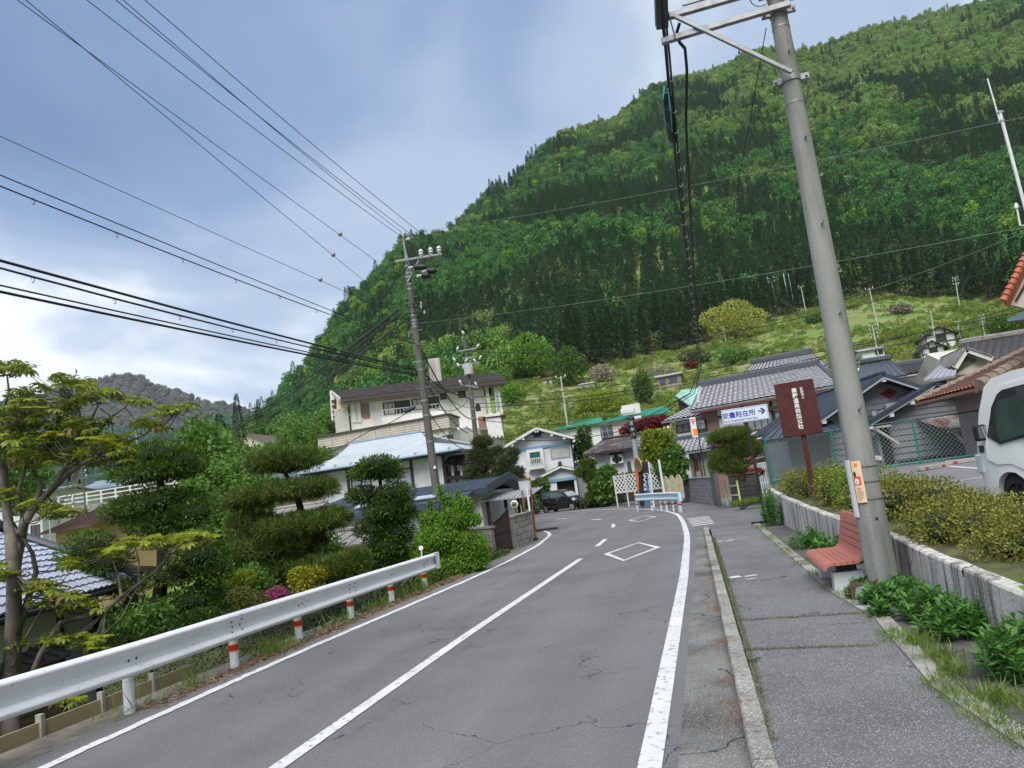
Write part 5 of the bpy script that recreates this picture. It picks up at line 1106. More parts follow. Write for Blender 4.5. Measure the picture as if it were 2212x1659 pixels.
def green_roof_house():
 F = Facade('green_roofed_house', 'white house with green sheet metal roofs beyond the brown roof', 'house', (1200, 930, 84), (1450, 892, 84), 1.5)
 t = F.t; g = mat('roof_green_sheet', (.03, .20, .135), .5, .12, 1.5, col2=(.05, .28, .2), c2s=.7, c2t=.55)
 for (a, b_, c, d, dep) in (((1190, 931), (1300, 911), (1300, 901), (1262, 908), 4), ((1296, 909), (1450, 893), (1440, 884), (1370, 888), 4.5)):
  A, B, C, D_ = F.l(*a, -.6), F.l(*b_, -.6), F.l(*c, dep - 1), F.l(*d, dep - 1); z = (A.z + B.z) / 2; zr = max(C.z, D_.z, z + .5)
  slope(t, (A.x, -.6, z), (B.x, -.6, z), (C.x, dep - 1, zr), (D_.x, dep - 1, zr), 'rib', g, .5); wall(t, A.x + .8, B.x - .4, 0, 6, -2, z - .05, WHITE)
 p, q = F.l(1303, 945), F.l(1322, 916); window(t, p.x, q.x, p.z, q.z, -.0, None, GLASS, (1, 1), .07)
 p, q = F.l(1326, 943), F.l(1345, 913); wall(t, p.x, q.x, -.04, 0, p.z, q.z, CREAM, 'shutter_panel'); p, q = F.l(1226, 930), F.l(1244, 918); window(t, p.x, q.x, p.z, q.z, 0, None, GLASS, (1, 0), .06)
 c = F.l(1364, 885, -1); b = MB(); b.box((c.x, -1, c.z), (2.0, 1.2, 1.1)); T = b.build('roof_tank', mat('appliance_white', (.62, .62, .6), .5, .03), t)
green_roof_house()
# ---- H: white two storey house with porch
def white_house():
 F = Facade('rendered_house', 'white two storey house with a front gable, black lattice vent and small porch', 'house', (1100, 967, 60), (1232, 945, 61), .2)
 t = F.t; x0, x1 = F.l(1100, 967).x, F.l(1233, 960).x; ap = F.l(1157, 922, -.8); le = F.l(1085, 966, -.8); re = F.l(1241, 943, -.8); ze = (le.z + re.z) / 2; s = (ap.z - ze) / ((re.x - le.x) / 2); apx = (le.x + re.x) / 2 * .35 + ap.x * .65
 H0 = ze + .1; gable_body(t, x0, x1, apx, 0, 8, -1.5, H0 + s * .2, H0 + s * .2, ap.z - .15, WHITE)
 rm = mat('roof_charcoal', (.05, .052, .056), .55, .15)
 for ex in (le.x, re.x):
  slope(t, (ex, -.8, ze), (ex, 8.5, ze), (apx, 8.5, ap.z), (apx, -.8, ap.z), 'rib', rm, .5); b = MB(); b.bar((apx, -.78, ap.z - .12), (ex, -.78, ze - .12), .06, .2); b.build('verge_board', mat('verge_white', (.6, .59, .55), .6), t)
  for f in (.02, .4, .72, .97):
   b = MB(); x = apx + (ex - apx) * f; z = ap.z + (ze - ap.z) * f - .3; b.bx(x - .11, x + .11, -.75, 0, z - .13, z + .1); b.build('purlin_end', WHITE, t)
 c = F.l(1160, 936); b = MB()
 for i in range(-3, 4): w = .36 - .09 * abs(i); b.bx(c.x - w - .12, c.x + w + .12, -.06, -.01, c.z + i * .085 - .03, c.z + i * .085 + .03)
 for i in (-2, 0, 2): b.bx(c.x + i * .12 - .03, c.x + i * .12 + .03, -.065, -.061, c.z - .42, c.z + .42)
 b.build('lattice_vent', BLKMETAL, t)
 p, q = F.l(1118, 976), F.l(1231, 957); b = MB(); zt = F.l(1175, 965).z; b.bx(x0, x1 + .05, -.1, 0, zt - .1, zt + .12); b.build('trim_band', BLUE_TRIM, t)
 p, q = F.l(1192, 990), F.l(1231, 966); window(t, p.x, q.x - .1, F.l(1212, 988).z, F.l(1212, 967).z, 0, None, GLASS, (1, 0), .07, curtain=CURT)
 p, q = F.l(1148, 1010), F.l(1166, 977); fz0, fz1 = F.l(1157, 1008).z, F.l(1157, 977).z; b = MB(); b.bx(p.x - .25, q.x + .28, -.35, 0, fz0 - .35, fz1 + .25); o = b.build('window_bay', WHITE, t)
 window(o, p.x, q.x, fz0 + .25, fz1, -.35, mat('verge_white', (.6, .59, .55), .6), mat('glass_teal', (.02, .09, .10), .1), (0, 0), .07)
 b = MB()
 for i in range(8): x = p.x - .1 + (q.x - p.x + .2) * i / 7; b.bx(x - .025, x + .025, -.62, -.57, fz0 - .1, fz0 + .62)
 b.bx(p.x - .15, q.x + .15, -.63, -.56, fz0 + .63, fz0 + .70); b.bx(p.x - .15, q.x + .15, -.7, -.36, fz0 - .22, fz0 - .1); b.build('balcony_rail', mat('verge_white', (.6, .59, .55), .6), t)
 b = MB(); zt = F.l(1165, 1039).z; b.bx(x0 + 1.8, F.l(1185, 1039).x, -.12, 0, zt - .12, zt + .12); b.build('trim_band', BLUE_TRIM, t)
 b = MB(); b.cyl((x1 + .06, -.05, -1.4), (x1 + .06, -.05, ze), .06, n=8); b.build('downpipe', BLKMETAL, t)
 # porch
 y = -2.2; pa = F.l(1209, 1006, y - .4); pl = F.l(1168, 1030, y - .4); pr = F.l(1257, 1012, y - .4); pz = (pl.z + pr.z) / 2; px_ = (pl.x + pr.x) / 2
 gable_body(t, pl.x + .55, pr.x - .55, px_, y, 0, F.l(1210, 1040, y).z, pz + .1, pz + .1, pa.z - .12, WHITE, 'porch_gable')
 for ex in (pl.x, pr.x):
  slope(t, (ex, y - .4, pz), (ex, .2, pz), (px_, .2, pa.z), (px_, y - .4, pa.z), 'rib', rm, .4); b = MB(); b.bar((px_, y - .38, pa.z - .1), (ex, y - .38, pz - .1), .06, .16); b.build('verge_board', mat('verge_white', (.6, .59, .55), .6), t)
 ridge(t, (px_, y - .5, pa.z + .05), (px_, .1, pa.z + .05), KAWD, .3, .35)
 b = MB(); zt = F.l(1215, 1036, y).z; b.bx(pl.x + .5, pr.x - .5, y - .1, y, zt - .1, zt + .12); b.build('trim_band', BLUE_TRIM, t)
 wall(t, pl.x + .6, F.l(1203, 1050, y).x, y, 0, -1.5, zt, WHITE, 'porch_wall'); beam(t, (pr.x - .65, y + .1, -1.5), (pr.x - .65, y + .1, zt), .2, .2, WHITE, 'porch_post')
 p, q = F.l(1204, 1068, y + .1), F.l(1243, 1041, y + .1); b = MB(); b.bx(p.x, q.x, y + .5, y + .55, -1.4, zt); o = b.build('sliding_door', DKWOOD, t)
 for i in range(14): x = p.x + (q.x - p.x) * i / 13; b = MB(); b.bx(x - .015, x + .015, y + .46, y + .495, -1.3, zt - .2); b.build('door_slat', BLKMETAL, o)
 a, c = F.l(1233, 1012, 2), F.l(1310, 1009, 2); wall(t, x1, c.x, 1.5, 6, -1.5, a.z - .05, mat('wall_pale_grey', (.42, .43, .43), .85, .08), 'side_wall'); slope(t, (x1 - .1, .9, a.z), (c.x, .9, a.z), (c.x, 4, a.z + .5), (x1 - .1, 4, a.z + .5), 'rib', mat('roof_teal_edge', (.10, .24, .26), .5), .5, name='side_roof')
white_house()
# ---- I: concrete inn with brown roof on the left
STUC = mat('stucco_pale', (.66, .65, .62), .85, .08, .6, col2=(.46, .44, .40), c2s=.5, c2t=.60, c2w=.12, streak=True)
PANEL = mat('tile_panel_beige', (.53, .49, .43), .75, .08, .8, col2=(.42, .385, .335), c2s=.7, c2t=.6)
def inn():
 F = Facade('concrete_inn', 'large pale concrete inn with a wide dark brown roof and a tiled balcony band', 'building', (740, 870, 78), (1060, 838, 84), -1.0)
 t = F.t; W = F.W; x0 = F.l(757, 900).x; x1 = F.l(1052, 850).x; zt = F.l(900, 850).z
 wall(t, x0, F.l(1046, 850).x, 0, 6.5, -3, F.l(900, 844, -1.6).z - .45, STUC, 'upper_wall')
 A = F.l(736, 863, -1.6); B = F.l(1095, 818, -1.6); z = (A.z + B.z) / 2; D_ = F.l(713, 841, 4.0); C = F.l(1070, 809, 4.0); zr = max((D_.z + C.z) / 2, z + 1.5)
 slope(t, (A.x, -1.6, z), (B.x, -1.6, z), (C.x, 4.0, zr), (D_.x, 4.0, zr), 'lap', BRROOF, 1.0, rows=6, thick=.3); slope(t, (C.x - .6, 8, z), (D_.x, 8, z), (D_.x, 4.0, zr), (C.x, 4.0, zr), 'flat', BRROOF, thick=.3)
 b = MB(); b.bx(A.x, B.x, -1.62, -1.5, z - .42, z - .05); b.build('fascia', mat('fascia_brown', (.06, .045, .04), .6), t)
 b = MB(); b.bx(A.x + .3, B.x - .3, -1.45, .2, z - .5, z - .43); b.build('soffit', mat('soffit_tan', (.22, .18, .14), .8), t)
 b = MB(); b.bar((D_.x + .05, 3.8, zr - .15), (A.x + .02, -1.5, z - .2), .25, .45); b.build('verge_board', mat('verge_pale', (.45, .43, .38), .7), t)
 # left recess with beige gable piece and roof bracket
 p = [F.l(*q, -.4) for q in ((727, 859), (751, 864), (753, 876), (742, 889), (733, 884), (727, 890))]; b = MB(); b.extrude(p, (0, .4, 0)); b.build('gable_panel', mat('panel_cream', (.55, .47, .34), .8), t)
 p = [F.l(*q, 1.0) for q in ((712, 843), (722, 862), (727, 905), (716, 908))]; b = MB(); b.extrude(p, (0, 6, 0)); b.build('end_screen', STUC, t)
 for i in range(7): z_ = F.l(716, 850, .9).z - .9 - i * .62; b = MB(); b.bx(p[0].x + .1, p[0].x + 1.2, .75, .98, z_ - .1, z_ + .1); b.build('bracket', DKWOOD, t)
 # windows
 for (a, c) in (((831, 895), (883, 866)), ((893, 885), (946, 858))):
  p, q = F.l(*a), F.l(*c); window(t, p.x, q.x, p.z + .0, q.z, 0, BLKMETAL, GLASS, (5, 0), .1); 
  b = MB(); b.bx(p.x + .05, p.x + 1.2, -.03, -.014, p.z, q.z); b.build('curtain', CURT, t)
 for (a, c) in (((953, 862), (962, 848)), ((992, 858), (1003, 845))):
  p, q = F.l(*a), F.l(*c); window(t, p.x, q.x, p.z, q.z, 0, BLKMETAL, GLASS, (0, 0), .1)
 p, q = F.l(1028, 889), F.l(1037, 871); b = MB(); n = 10; xs = [(p.x + q.x) / 2 + (q.x - p.x) / 2 * math.cos(k) for k in np.linspace(0, math.pi, n)]; zs = [q.z - .4 + .4 * math.sin(k) for k in np.linspace(0, math.pi, n)]
 b.extrude([(p.x, -.03, p.z)] + [(q.x, -.03, p.z)] + [(x, -.03, z_) for x, z_ in zip(xs, zs)], (0, .02, 0)); b.build('arched_window', GLASS, t)
 # balcony slab under the windows
 p, q = F.l(826, 905, -1.2), F.l(958, 880, -1.2); b = MB(); zb = F.l(890, 897, -1.2).z; b.bx(p.x, q.x, -1.25, 0, zb - .7, zb + .15); b.build('balcony_slab', STUC, t)
 b = MB(); b.bx(p.x, q.x, -1.22, -1.17, zb + .95, zb + 1.02)
 for i in range(18): x = p.x + .05 + (q.x - p.x - .1) * i / 17; b.bx(x - .03, x + .03, -1.22, -1.17, zb + .15, zb + .95)
 b.build('balcony_rail', mat('rail_grey', (.4, .4, .4), .5), t)
 # recessed corner balcony
 p, q = F.l(766, 904), F.l(797, 870); b = MB(); b.bx(p.x, q.x, -.02, -.006, p.z, q.z); b.build('recess', mat('recess_grey', (.20, .19, .18), .8), t); p, q = F.l(785, 905, -.05), F.l(798, 893, -.05); b = MB(); b.bx(p.x, q.x, -.08, -.03, p.z, q.z); b.build('brown_panel', mat('panel_rust', (.28, .15, .09), .8), t)
 for px in (757, 764): p, q = F.l(px, 870, -.1), F.l(px + 9, 912, -.1); b = MB(); b.bx(p.x, p.x + .7, -.2, 0, q.z, p.z); b.build('pilaster', STUC, t)
 p, q = F.l(726, 935, -.3), F.l(752, 890, -.3); b = MB(); b.bx(p.x, q.x, -.35, 0, p.z - 1.5, q.z + .5); b.build('screen_wall', mat('screen_grey', (.42, .41, .39), .8), t)
 # tiled balcony band, nearer than the wall, with its angled return
 a0, a1 = F.l(686, 946, -3.2), F.l(686, 971, -3.2); b0, b1 = at_y(968, 896, 76), at_y(968, 923, 76)
 L = lambda v: Vector(((v - F.P).dot(F.u), (v - F.P).dot(F.n), (v - F.P).z)); b0, b1 = L(b0), L(b1); c0, c1 = L(at_y(991, 904, 79)), L(at_y(991, 928, 79)); zt_, zb_ = (a0.z + b0.z) / 2, (a1.z + b1.z) / 2
 def band(p, q, zt0, zt1, zb0, zb1, nm='balcony_band'):
  b = MB(); n = Vector((-(q.y - p.y), q.x - p.x, 0)).normalized() * .3; v = [Vector((p.x, p.y, zb0)), Vector((q.x, q.y, zb1)), Vector((q.x, q.y, zt1)), Vector((p.x, p.y, zt0))]; b.extrude(v, n); o = b.build(nm, PANEL, t)
  b = MB(); b.bar(v[3] + Vector((0, 0, .08)), v[2] + Vector((0, 0, .08)), .4, .16); b.build('coping', mat('coping_dark', (.06, .055, .05), .7), t)
  w = (v[1] - v[0]).length; nn = max(2, int(w / 1.5)); nr = 5
  for i in range(1, nn): s0 = v[0].lerp(v[1], i / nn); s1 = v[3].lerp(v[2], i / nn); b = MB(); b.bar(s0 - n * .02, s1 - n * .02, .04, .02, (0, 1, 0)); b.build('joint', mat('joint_dark', (.20, .18, .155), .9), o)
  for i in range(1, nr): s0 = v[0].lerp(v[3], i / nr); s1 = v[1].lerp(v[2], i / nr); b = MB(); b.bar(s0 - n * .02, s1 - n * .02, .02, .03); b.build('joint', mat('joint_dark', (.2, .18, .155), .9), o)
 band(a0, b0, a0.z, b0.z, a1.z, b1.z); band(b0 + Vector((.01, 0, 0)), c0, b0.z, c0.z, b1.z, c1.z)
 # lower storeys behind the band
 b = MB(); b.prism([(a0.x + .8, a0.y + .6), (b0.x - .2, b0.y + .5), (c0.x, c0.y + .3), (F.l(1048, 850).x, 0.1), (F.l(1048, 850).x, 9), (a0.x + .8, 9)], -3, zb_ + .2); b.build('lower_wall', STUC, t)
 p, q = L(at_y(964, 940, 76.4)), L(at_y(985, 956, 76.6)); b = MB(); b.bx(p.x, q.x - .2, p.y - .12, p.y + .6, q.z, p.z); b.build('dark_window', GLASS, t)
 p, q = L(at_y(905, 950, 75.6)), L(at_y(962, 971, 75.8)); band(L(at_y(905, 957, 74.5)), L(at_y(962, 945, 75)), L(at_y(905, 957, 74.5)).z, L(at_y(962, 945, 75)).z, L(at_y(905, 970, 74.5)).z, L(at_y(962, 958, 75)).z, 'lower_band')
 # right hand colonnade, chimney, laundry balcony
 for px in (1048, 1066):
  p = F.l(px, 840, -.4); q = F.l(px + 12, 905, -.4); b = MB(); b.bx(p.x, p.x + (.7 if px == 1066 else .35), -.7, -.1, q.z, z - .45); b.build('column', STUC, t)
 wall(t, F.l(1030, 900).x, F.l(1080, 905).x, -.5, 3, -3, F.l(1070, 905).z, STUC, 'side_wall')
 p, q = F.l(1035, 925, -1.5), F.l(1088, 905, -1.5); b = MB(); b.bx(p.x, q.x, -1.6, -.5, p.z - .25, p.z); b.build('balcony_slab', CONC, t); b = MB(); b.bx(p.x, q.x, -1.6, -1.5, p.z, p.z + 1.3); b.build('balcony_panel', mat('panel_rust', (.28, .15, .09), .8), t); b = MB(); b.bx(p.x + .5, q.x + .3, -1.9, -.5, q.z + .3, q.z + .42); b.build('balcony_roof', BRROOF, t)
 c = F.l(1067, 922, -1.75); b = MB(); n = 12; b.add([(c.x - .9 + 1.8 * i / n, -1.75 - .06 * (i % 2), c.z + 1.6 - .1 * math.sin(i)) for i in range(n + 1)] + [(c.x - .7 + 1.7 * i / n, -1.75 - .06 * (i % 2), c.z - 1.2 + .2 * math.sin(i * 2)) for i in range(n + 1)], [(i, i + 1, n + 2 + i, n + 1 + i) for i in range(n)]); b.build('laundry_sheet', mat('linen_white', (.68, .68, .68), .8), t)
 p = F.l(936, 800, 3); q = F.l(938, 775, 3); b = MB(); b.bx(p.x - .5, p.x + .9, 2.6, 3.8, zr - 1, q.z); b.build('chimney', mat('chimney_stained', (.50, .49, .46), .85, .12, 1, col2=(.25, .24, .22), c2s=1, c2t=.6, streak=True), t); b = MB(); b.bx(p.x - .4, p.x + .8, 2.65, 3.75, q.z, q.z + .25); b.build('chimney_cap', DARK, t)
 b = MB(); c = F.l(1080, 900, -.9); b.cyl((c.x, -.9, -3), (c.x - .1, -.9, zt + .3), .12, n=8); b.build('downpipe', mat('pipe_blue_grey', (.3, .36, .4), .5), t)
inn()
# ---- J: white house under a pale blue metal roof; K: low annex with dark roof in front
def blue_roof_house():
 F = Facade('blue_roofed_house', 'white walled house with dark posts under a large pale blue metal roof', 'house', (672, 1017, 40), (987, 968, 39.5), -.8)
 t = F.t; m = mat('roof_pale_blue', (.47, .515, .545), .5, .07, 1, col2=(.40, .445, .48), c2s=.8, c2t=.58, spec=.5); ov = -.9
 A, B = F.l(640, 1023, ov), F.l(987, 968, ov); z = (A.z + B.z) / 2; dep = 3.6
 D_, C = F.l(758, 959, dep), F.l(908, 934, dep); zr = (D_.z + C.z) / 2; zm = z + (zr - z) * .42
 Am, Bm = Vector((F.l(727, 990, 1).x, .9, zm)), Vector((F.l(934, 957, 1).x, .9, zm))
 slope(t, (A.x, ov, z), (B.x, ov, z), Bm, Am, 'lap', m, .34); slope(t, Am, Bm, (C.x, dep, zr), (D_.x, dep, zr), 'lap', m, .34)
 slope(t, (A.x, 8, z), (A.x, ov, z), Am, (Am.x, 6, zm), 'flat', m); slope(t, (B.x, ov, z), (B.x, 8, z), (Bm.x, 6, zm), Bm, 'flat', m); slope(t, (B.x, 8, z), (A.x, 8, z), (D_.x, dep, zr), (C.x, dep, zr), 'flat', m)
 ridge(t, (D_.x, dep, zr), (C.x, dep, zr), mat('ridge_blue', (.20, .30, .42), .45), .2, .12)
 b = MB(); b.extrude([(Am.x + .4, 1.2, zm), (C.x + .2, dep, zr - .2), (C.x + .2, dep + 2, zm)], (.02, 0, 0)); b.build('gable_end', DARK, t)
 b = MB(); b.tube([(A.x, ov - .06, z - .06), (B.x + .1, ov - .06, z - .06)], .06, 8); b.build('gutter', mat('gutter_blue', (.28, .40, .50), .45), t)
 for i in range(10): x = A.x + (B.x - A.x) * (i + .5) / 10; b = MB(); b.bx(x - .04, x + .04, ov - .05, ov + .25, z + .03, z + .14); b.build('snow_guard', m, t)
 x0, x1 = F.l(690, 1030).x, F.l(957, 985).x; wall(t, x0, x1, 0, 7, -2, z - .12, WHITE); b = MB(); b.bx(A.x + .2, B.x - .1, ov + .02, 0, z - .2, z - .13); b.build('soffit', DKWOOD, t)
 for px, py in ((752, 1035), (889, 1012), (958, 1000)): p = F.l(px, py, -.02); beam(t, (p.x, -.03, -2), (p.x, -.03, z - .12), .15, .08, DKWOOD, 'post')
 p, q = F.l(861, 1043), F.l(887, 1012); window(t, p.x, q.x, p.z - .6, q.z, 0, DKWOOD, mat('shutter_lilac', (.40, .43, .48), .6, .05), (0, 0), .06)
 p, q = F.l(757, 1070), F.l(800, 1035); window(t, p.x + .2, q.x, p.z, q.z + .2, 0, DKWOOD, mat('shutter_lilac', (.40, .43, .48), .6, .05), (1, 0), .06)
 # timber side with lean-to eaves
 p = F.l(957, 985); 
 for i in range(7): x = x1 + .05 + i * .22; b = MB(); b.bx(x, x + (.16 if i % 2 else .08), .15 + i * .1, .25 + i * .1, -2, z - .5 - .05 * i); b.build('side_post', WHITE if i % 2 else DKWOOD, t)
 slope(t, (x1 + .2, -.4, z - .75), (x1 + 2.1, .9, z - .85), (x1 + 1.7, 2.4, z - .2), (x1 - .2, 1, z - .2), 'flat', DKWOOD, name='side_eave'); slope(t, (x1 + .2, -.4, z - 1.5), (x1 + 2.3, .9, z - 1.7), (x1 + 1.7, 2.4, z - 1.2), (x1 - .2, 1, z - 1.1), 'flat', DKWOOD, name='side_eave')
 # left lower roof
 a, b_ = F.l(520, 1040, -1), F.l(700, 1012, -1); slope(t, (a.x - 1.5, -1, a.z - .6), (A.x + 1.5, -1, a.z - .6), (A.x + 1.5, 3, a.z + .4), (a.x - .5, 3, a.z + .4), 'rib', mat('roof_grey_blue_dull', (.16, .20, .21), .5, .1), .5, name='left_roof'); wall(t, a.x - .5, x0, 0, 4, -3, a.z - .7, mat('wall_tan', (.26, .21, .16), .8, .1), 'left_wall')
blue_roof_house()
def annex():
 F = Facade('low_annex', 'low white annex with layered dark blue metal roofs beside the road', 'house', (880, 1075, 29), (1042, 1066, 29), -.6)
 t = F.t; zr_ = lambda px, py, y: F.l(px, py, y).z; m = DKROOF
 x1 = F.l(1037, 1075).x; x0 = F.l(800, 1100).x - 2
 zt = zr_(1000, 1069, -.5); A, B = F.l(880, 1075, -.6), F.l(1054, 1066, -.6); D_, C = F.l(872, 1047, 2.6), F.l(1057, 1053, 2.6); z = (A.z + B.z) / 2 + .1; zc = max(z + .45, (D_.z + C.z) / 2)
 wall(t, x0, x1, 0, 5.5, -2, z - .1, WHITE); b = MB(); b.bx(x1 - .3, x1 + .03, -.06, .3, -2, z - .12); b.build('corner_pilaster', WHITE, t)
 slope(t, (x0 - .5, -.6, z), (B.x, -.6, z), (B.x + .1, 2.6, zc), (x0 - .5, 2.6, zc), 'lap', m, .4, thick=.22); slope(t, (B.x, 6, z), (x0 - .5, 6, z), (x0 - .5, 2.6, zc), (B.x + .1, 2.6, zc), 'flat', m, thick=.2)
 b = MB(); b.bar((B.x + .02, -.6, z - .02), (B.x + .12, 2.6, zc), .06, .3); b.bar((B.x + .02, 6, z - .02), (B.x + .12, 2.6, zc), .06, .3); b.build('verge_board', m, t)
 # lower front roof
 y = -1.7; a, b_ = F.l(820, 1100, y), F.l(1002, 1077, y); zz = zr_(1000, 1077, y); slope(t, (x0 - .5, y, zz - .05), (b_.x, y, zz), (b_.x + .1, -.02, zz + .38), (x0 - .5, -.02, zz + .33), 'lap', m, .45, name='front_roof', thick=.14); b = MB(); b.bx(x0 - .5, b_.x, y - .07, y + .01, zz - .26, zz - .02); b.build('fascia', m, t)
 for (pa, pb) in (((893, 1073), (938, 1065)), ((765, 1095), (800, 1090))): p, q = F.l(*pa, y + .5), F.l(*pb, y + .5); b = MB(); b.box(((p.x + q.x) / 2, y + .75, zz + .25), (q.x - p.x, .5, .05), rx=R(12)); b.build('roof_panel', mat('sheet_pale_blue', (.42, .46, .52), .4), t)
 wall(t, x0 + .5, F.l(992, 1100, -1.2).x, -1.2, 0, -2, zz - .1, WHITE, 'front_wall')
 # side lean-to with corrugated roof and dark timbers at the right
 slope(t, (x1 + .05, -.3, z - .5), (x1 + 1.9, .8, z - .55), (x1 + 1.9, 3.4, z - .25), (x1 + .05, 2.6, z - .25), 'rib', mat('corrugated_pale', (.34, .35, .36), .5, .1), .2, name='side_roof', thick=.04)
 for dx, dy in ((.25, .1), (1.5, .9), (.6, 1.6), (1.1, 1.8)): beam(t, (x1 + dx, dy, -1), (x1 + dx, dy, z - .55), .12, .12, BLKMETAL, 'post')
 beam(t, (x1 + .1, .1, .75), (x1 + 2.8, 1.0, .72), .06, .09, BLKMETAL, 'rail')
annex()
# ---- iron gate, block wall, sign with rusty posts, garden mirror at the left of the bend
BLOCK = mat('concrete_block', (.22, .21, .195), .9, .2, 2.5, col2=(.10, .095, .088), c2s=2.2, c2t=.55, bump=.6, bs=25, island=.2)
def block_wall(label, p, q, ztop, bl=.39, bh=.19, th=.14, step=(0, 0), name='block_wall', zb=-.05, face=BLOCK):
 P, Q = Vector(p), Vector(q); L = (Q - P).length; rz = math.atan2(Q.y - P.y, Q.x - P.x); t = thing(name, label, 'wall', P, rz); n = max(1, round(L / bl)); m = max(1, round((ztop - zb) / bh)); w, h = L / n, (ztop - zb) / m
 b = MB(); b.bx(0, L, -th / 2 + .012, th / 2 - .012, zb, ztop - .012); b.build('mortar', mat('mortar_grey', (.12, .115, .105), .95, .2), t)
 b = MB(); b.bx(-w / 2 + .006, w / 2 - .006, -th / 2, th / 2, -h / 2 + .006, h / 2 - .006); me = b.mesh('block', face); bm = bmesh.new(); bm.from_mesh(me); bmesh.ops.bevel(bm, geom=bm.edges[:], offset=.012, segments=1, affect='EDGES'); bm.to_mesh(me); bm.free()
 for j in range(m):
  for i in range(n): o = link('block', me, t); o.location = ((i + .5) * w, random.uniform(-.004, .004), zb + (j + .5) * h)
 b = MB(); b.bx(-.03, L + .03, -th / 2 - .03, th / 2 + .03, ztop + .001, ztop + .06); b.build('coping', face, t)
 return t
g0, g1, g2 = on_z(1070, 1199, 0), on_z(1113, 1184, 0), on_z(1150, 1168, 0)
block_wall('rough faced block wall beside the iron gate on the left of the bend', g1, g2 + Vector((0, .4, 0)), .98, face=mat('block_rough_face', (.36, .335, .29), .92, .25, 2.5, col2=(.15, .14, .125), c2s=3, c2t=.56, bump=1.0, bs=22, island=.2))
block_wall('stub of block wall with a coping at the near side of the iron gate', on_z(1045, 1195, 0) + Vector((-1.2, .3, 0)), g0, .8)
def iron_gate():
 t = thing('iron_gate', 'rusty dark iron bar gate with a curved top standing ajar between block walls', 'gate', g0, math.atan2(g1.y - g0.y, g1.x - g0.x)); L = (g1 - g0).length - .25; m = mat('iron_rusty', (.035, .026, .022), .7, .3, 8)
 zt = lambda x: .95 + .35 * (x / L) ** 1.5
 for i in range(22):
  x = .12 + (L - .1) * i / 21; b = MB(); b.bar((x, 0, .06), (x, 0, zt(x)), .022, .022, (0, 1, 0)); b.build('bar', m, t)
 b = MB(); b.tube([(.12 + (L - .1) * i / 12, 0, zt(.12 + (L - .1) * i / 12)) for i in range(13)], .025, 6); b.build('top_rail', m, t); b = MB(); b.bar((.1, 0, .12), (L + .02, 0, .12), .03, .04); b.build('bottom_rail', m, t); b = MB(); b.bar((.1, 0, .6), (L + .02, 0, .62), .02, .03); b.build('middle_rail', m, t)
 for x in (L * .8, L * .95): b = MB(); b.tube([(x, -.02, .06), (x, -.02, 0)], .05, 8); b.build('wheel', m, t)
iron_gate()
def rusty_sign():
 O = on_z(1154, 1167, 0); t = thing('notice_board', 'faded notice board on two rusty posts with a white post leaning in front', 'notice board', O); r = mat('rust_red', (.16, .05, .03), .8, .35, 5, col2=(.30, .11, .05), c2s=4, c2t=.55); L = lambda x, y, dY=0: at_y(x, y, O.y + dY) - O
 for (a, c, m, w, dy) in (((1144, 1030), (1158, 1168), r, .07, .05), ((1127, 1055), (1134, 1115), r, .07, 1.2), ((1138, 1051), (1152, 1167), WHITE, .075, -.1)):
  p, q = L(*a, dy), L(*c, dy); b = MB(); b.cyl(q, p, w / 2, n=10); b.build('post', m, t, 40)
 p = [L(x, y, .02) for x, y in ((1119, 1037), (1145, 1033.5), (1148, 1057), (1123, 1060))]; b = MB(); b.extrude(p, (0, .03, 0)); o = b.build('board', mat('notice_faded', (.45, .47, .49), .6, .1, 3, col2=(.30, .38, .46), c2s=2.5, c2t=.55), t); b = MB(); b.bar(p[0], p[1], .05, .05); b.build('frame_rail', r, o)
 b = MB(); q = L(1152, 1167, -.1); b.box(q + Vector((-.1, 0, .03)), (.5, .25, .1)); b.build('foot', BLKMETAL, t)
rusty_sign()
def garden_mirror():
 O = on_z(1128, 1174, 0); t = thing('garden_mirror', 'small round mirror on a bent thin post above the block wall', 'mirror', O); L = lambda x, y: at_y(x, y, O.y) - O
 b = MB(); b.tube([Vector((0, 0, 0)), L(1122, 1120), L(1119, 1108), L(1114, 1106)], .016, 6); b.build('post', BLKMETAL, t); c = L(1111, 1089); b = MB(); b.tube([c + Vector((0, -.02, 0)), c + Vector((0, .0, 0)), c + Vector((0, .03, 0))], [.115, .14, .1], 18); b.build('rim', mat('mirror_rim_white', (.6, .58, .5), .5), t, 40)
 b = MB(); b.tube([c + Vector((0, -.028, 0)), c + Vector((0, -.021, 0))], [.085, .10], 18); b.build('mirror_glass', mat('mirror_glass', (.5, .5, .48), .1, .05, metal=.9), t, 40); b = MB(); b.tube([L(1114, 1106), c + Vector((0, .03, -.05))], .014, 6); b.build('arm', BLKMETAL, t)
garden_mirror()
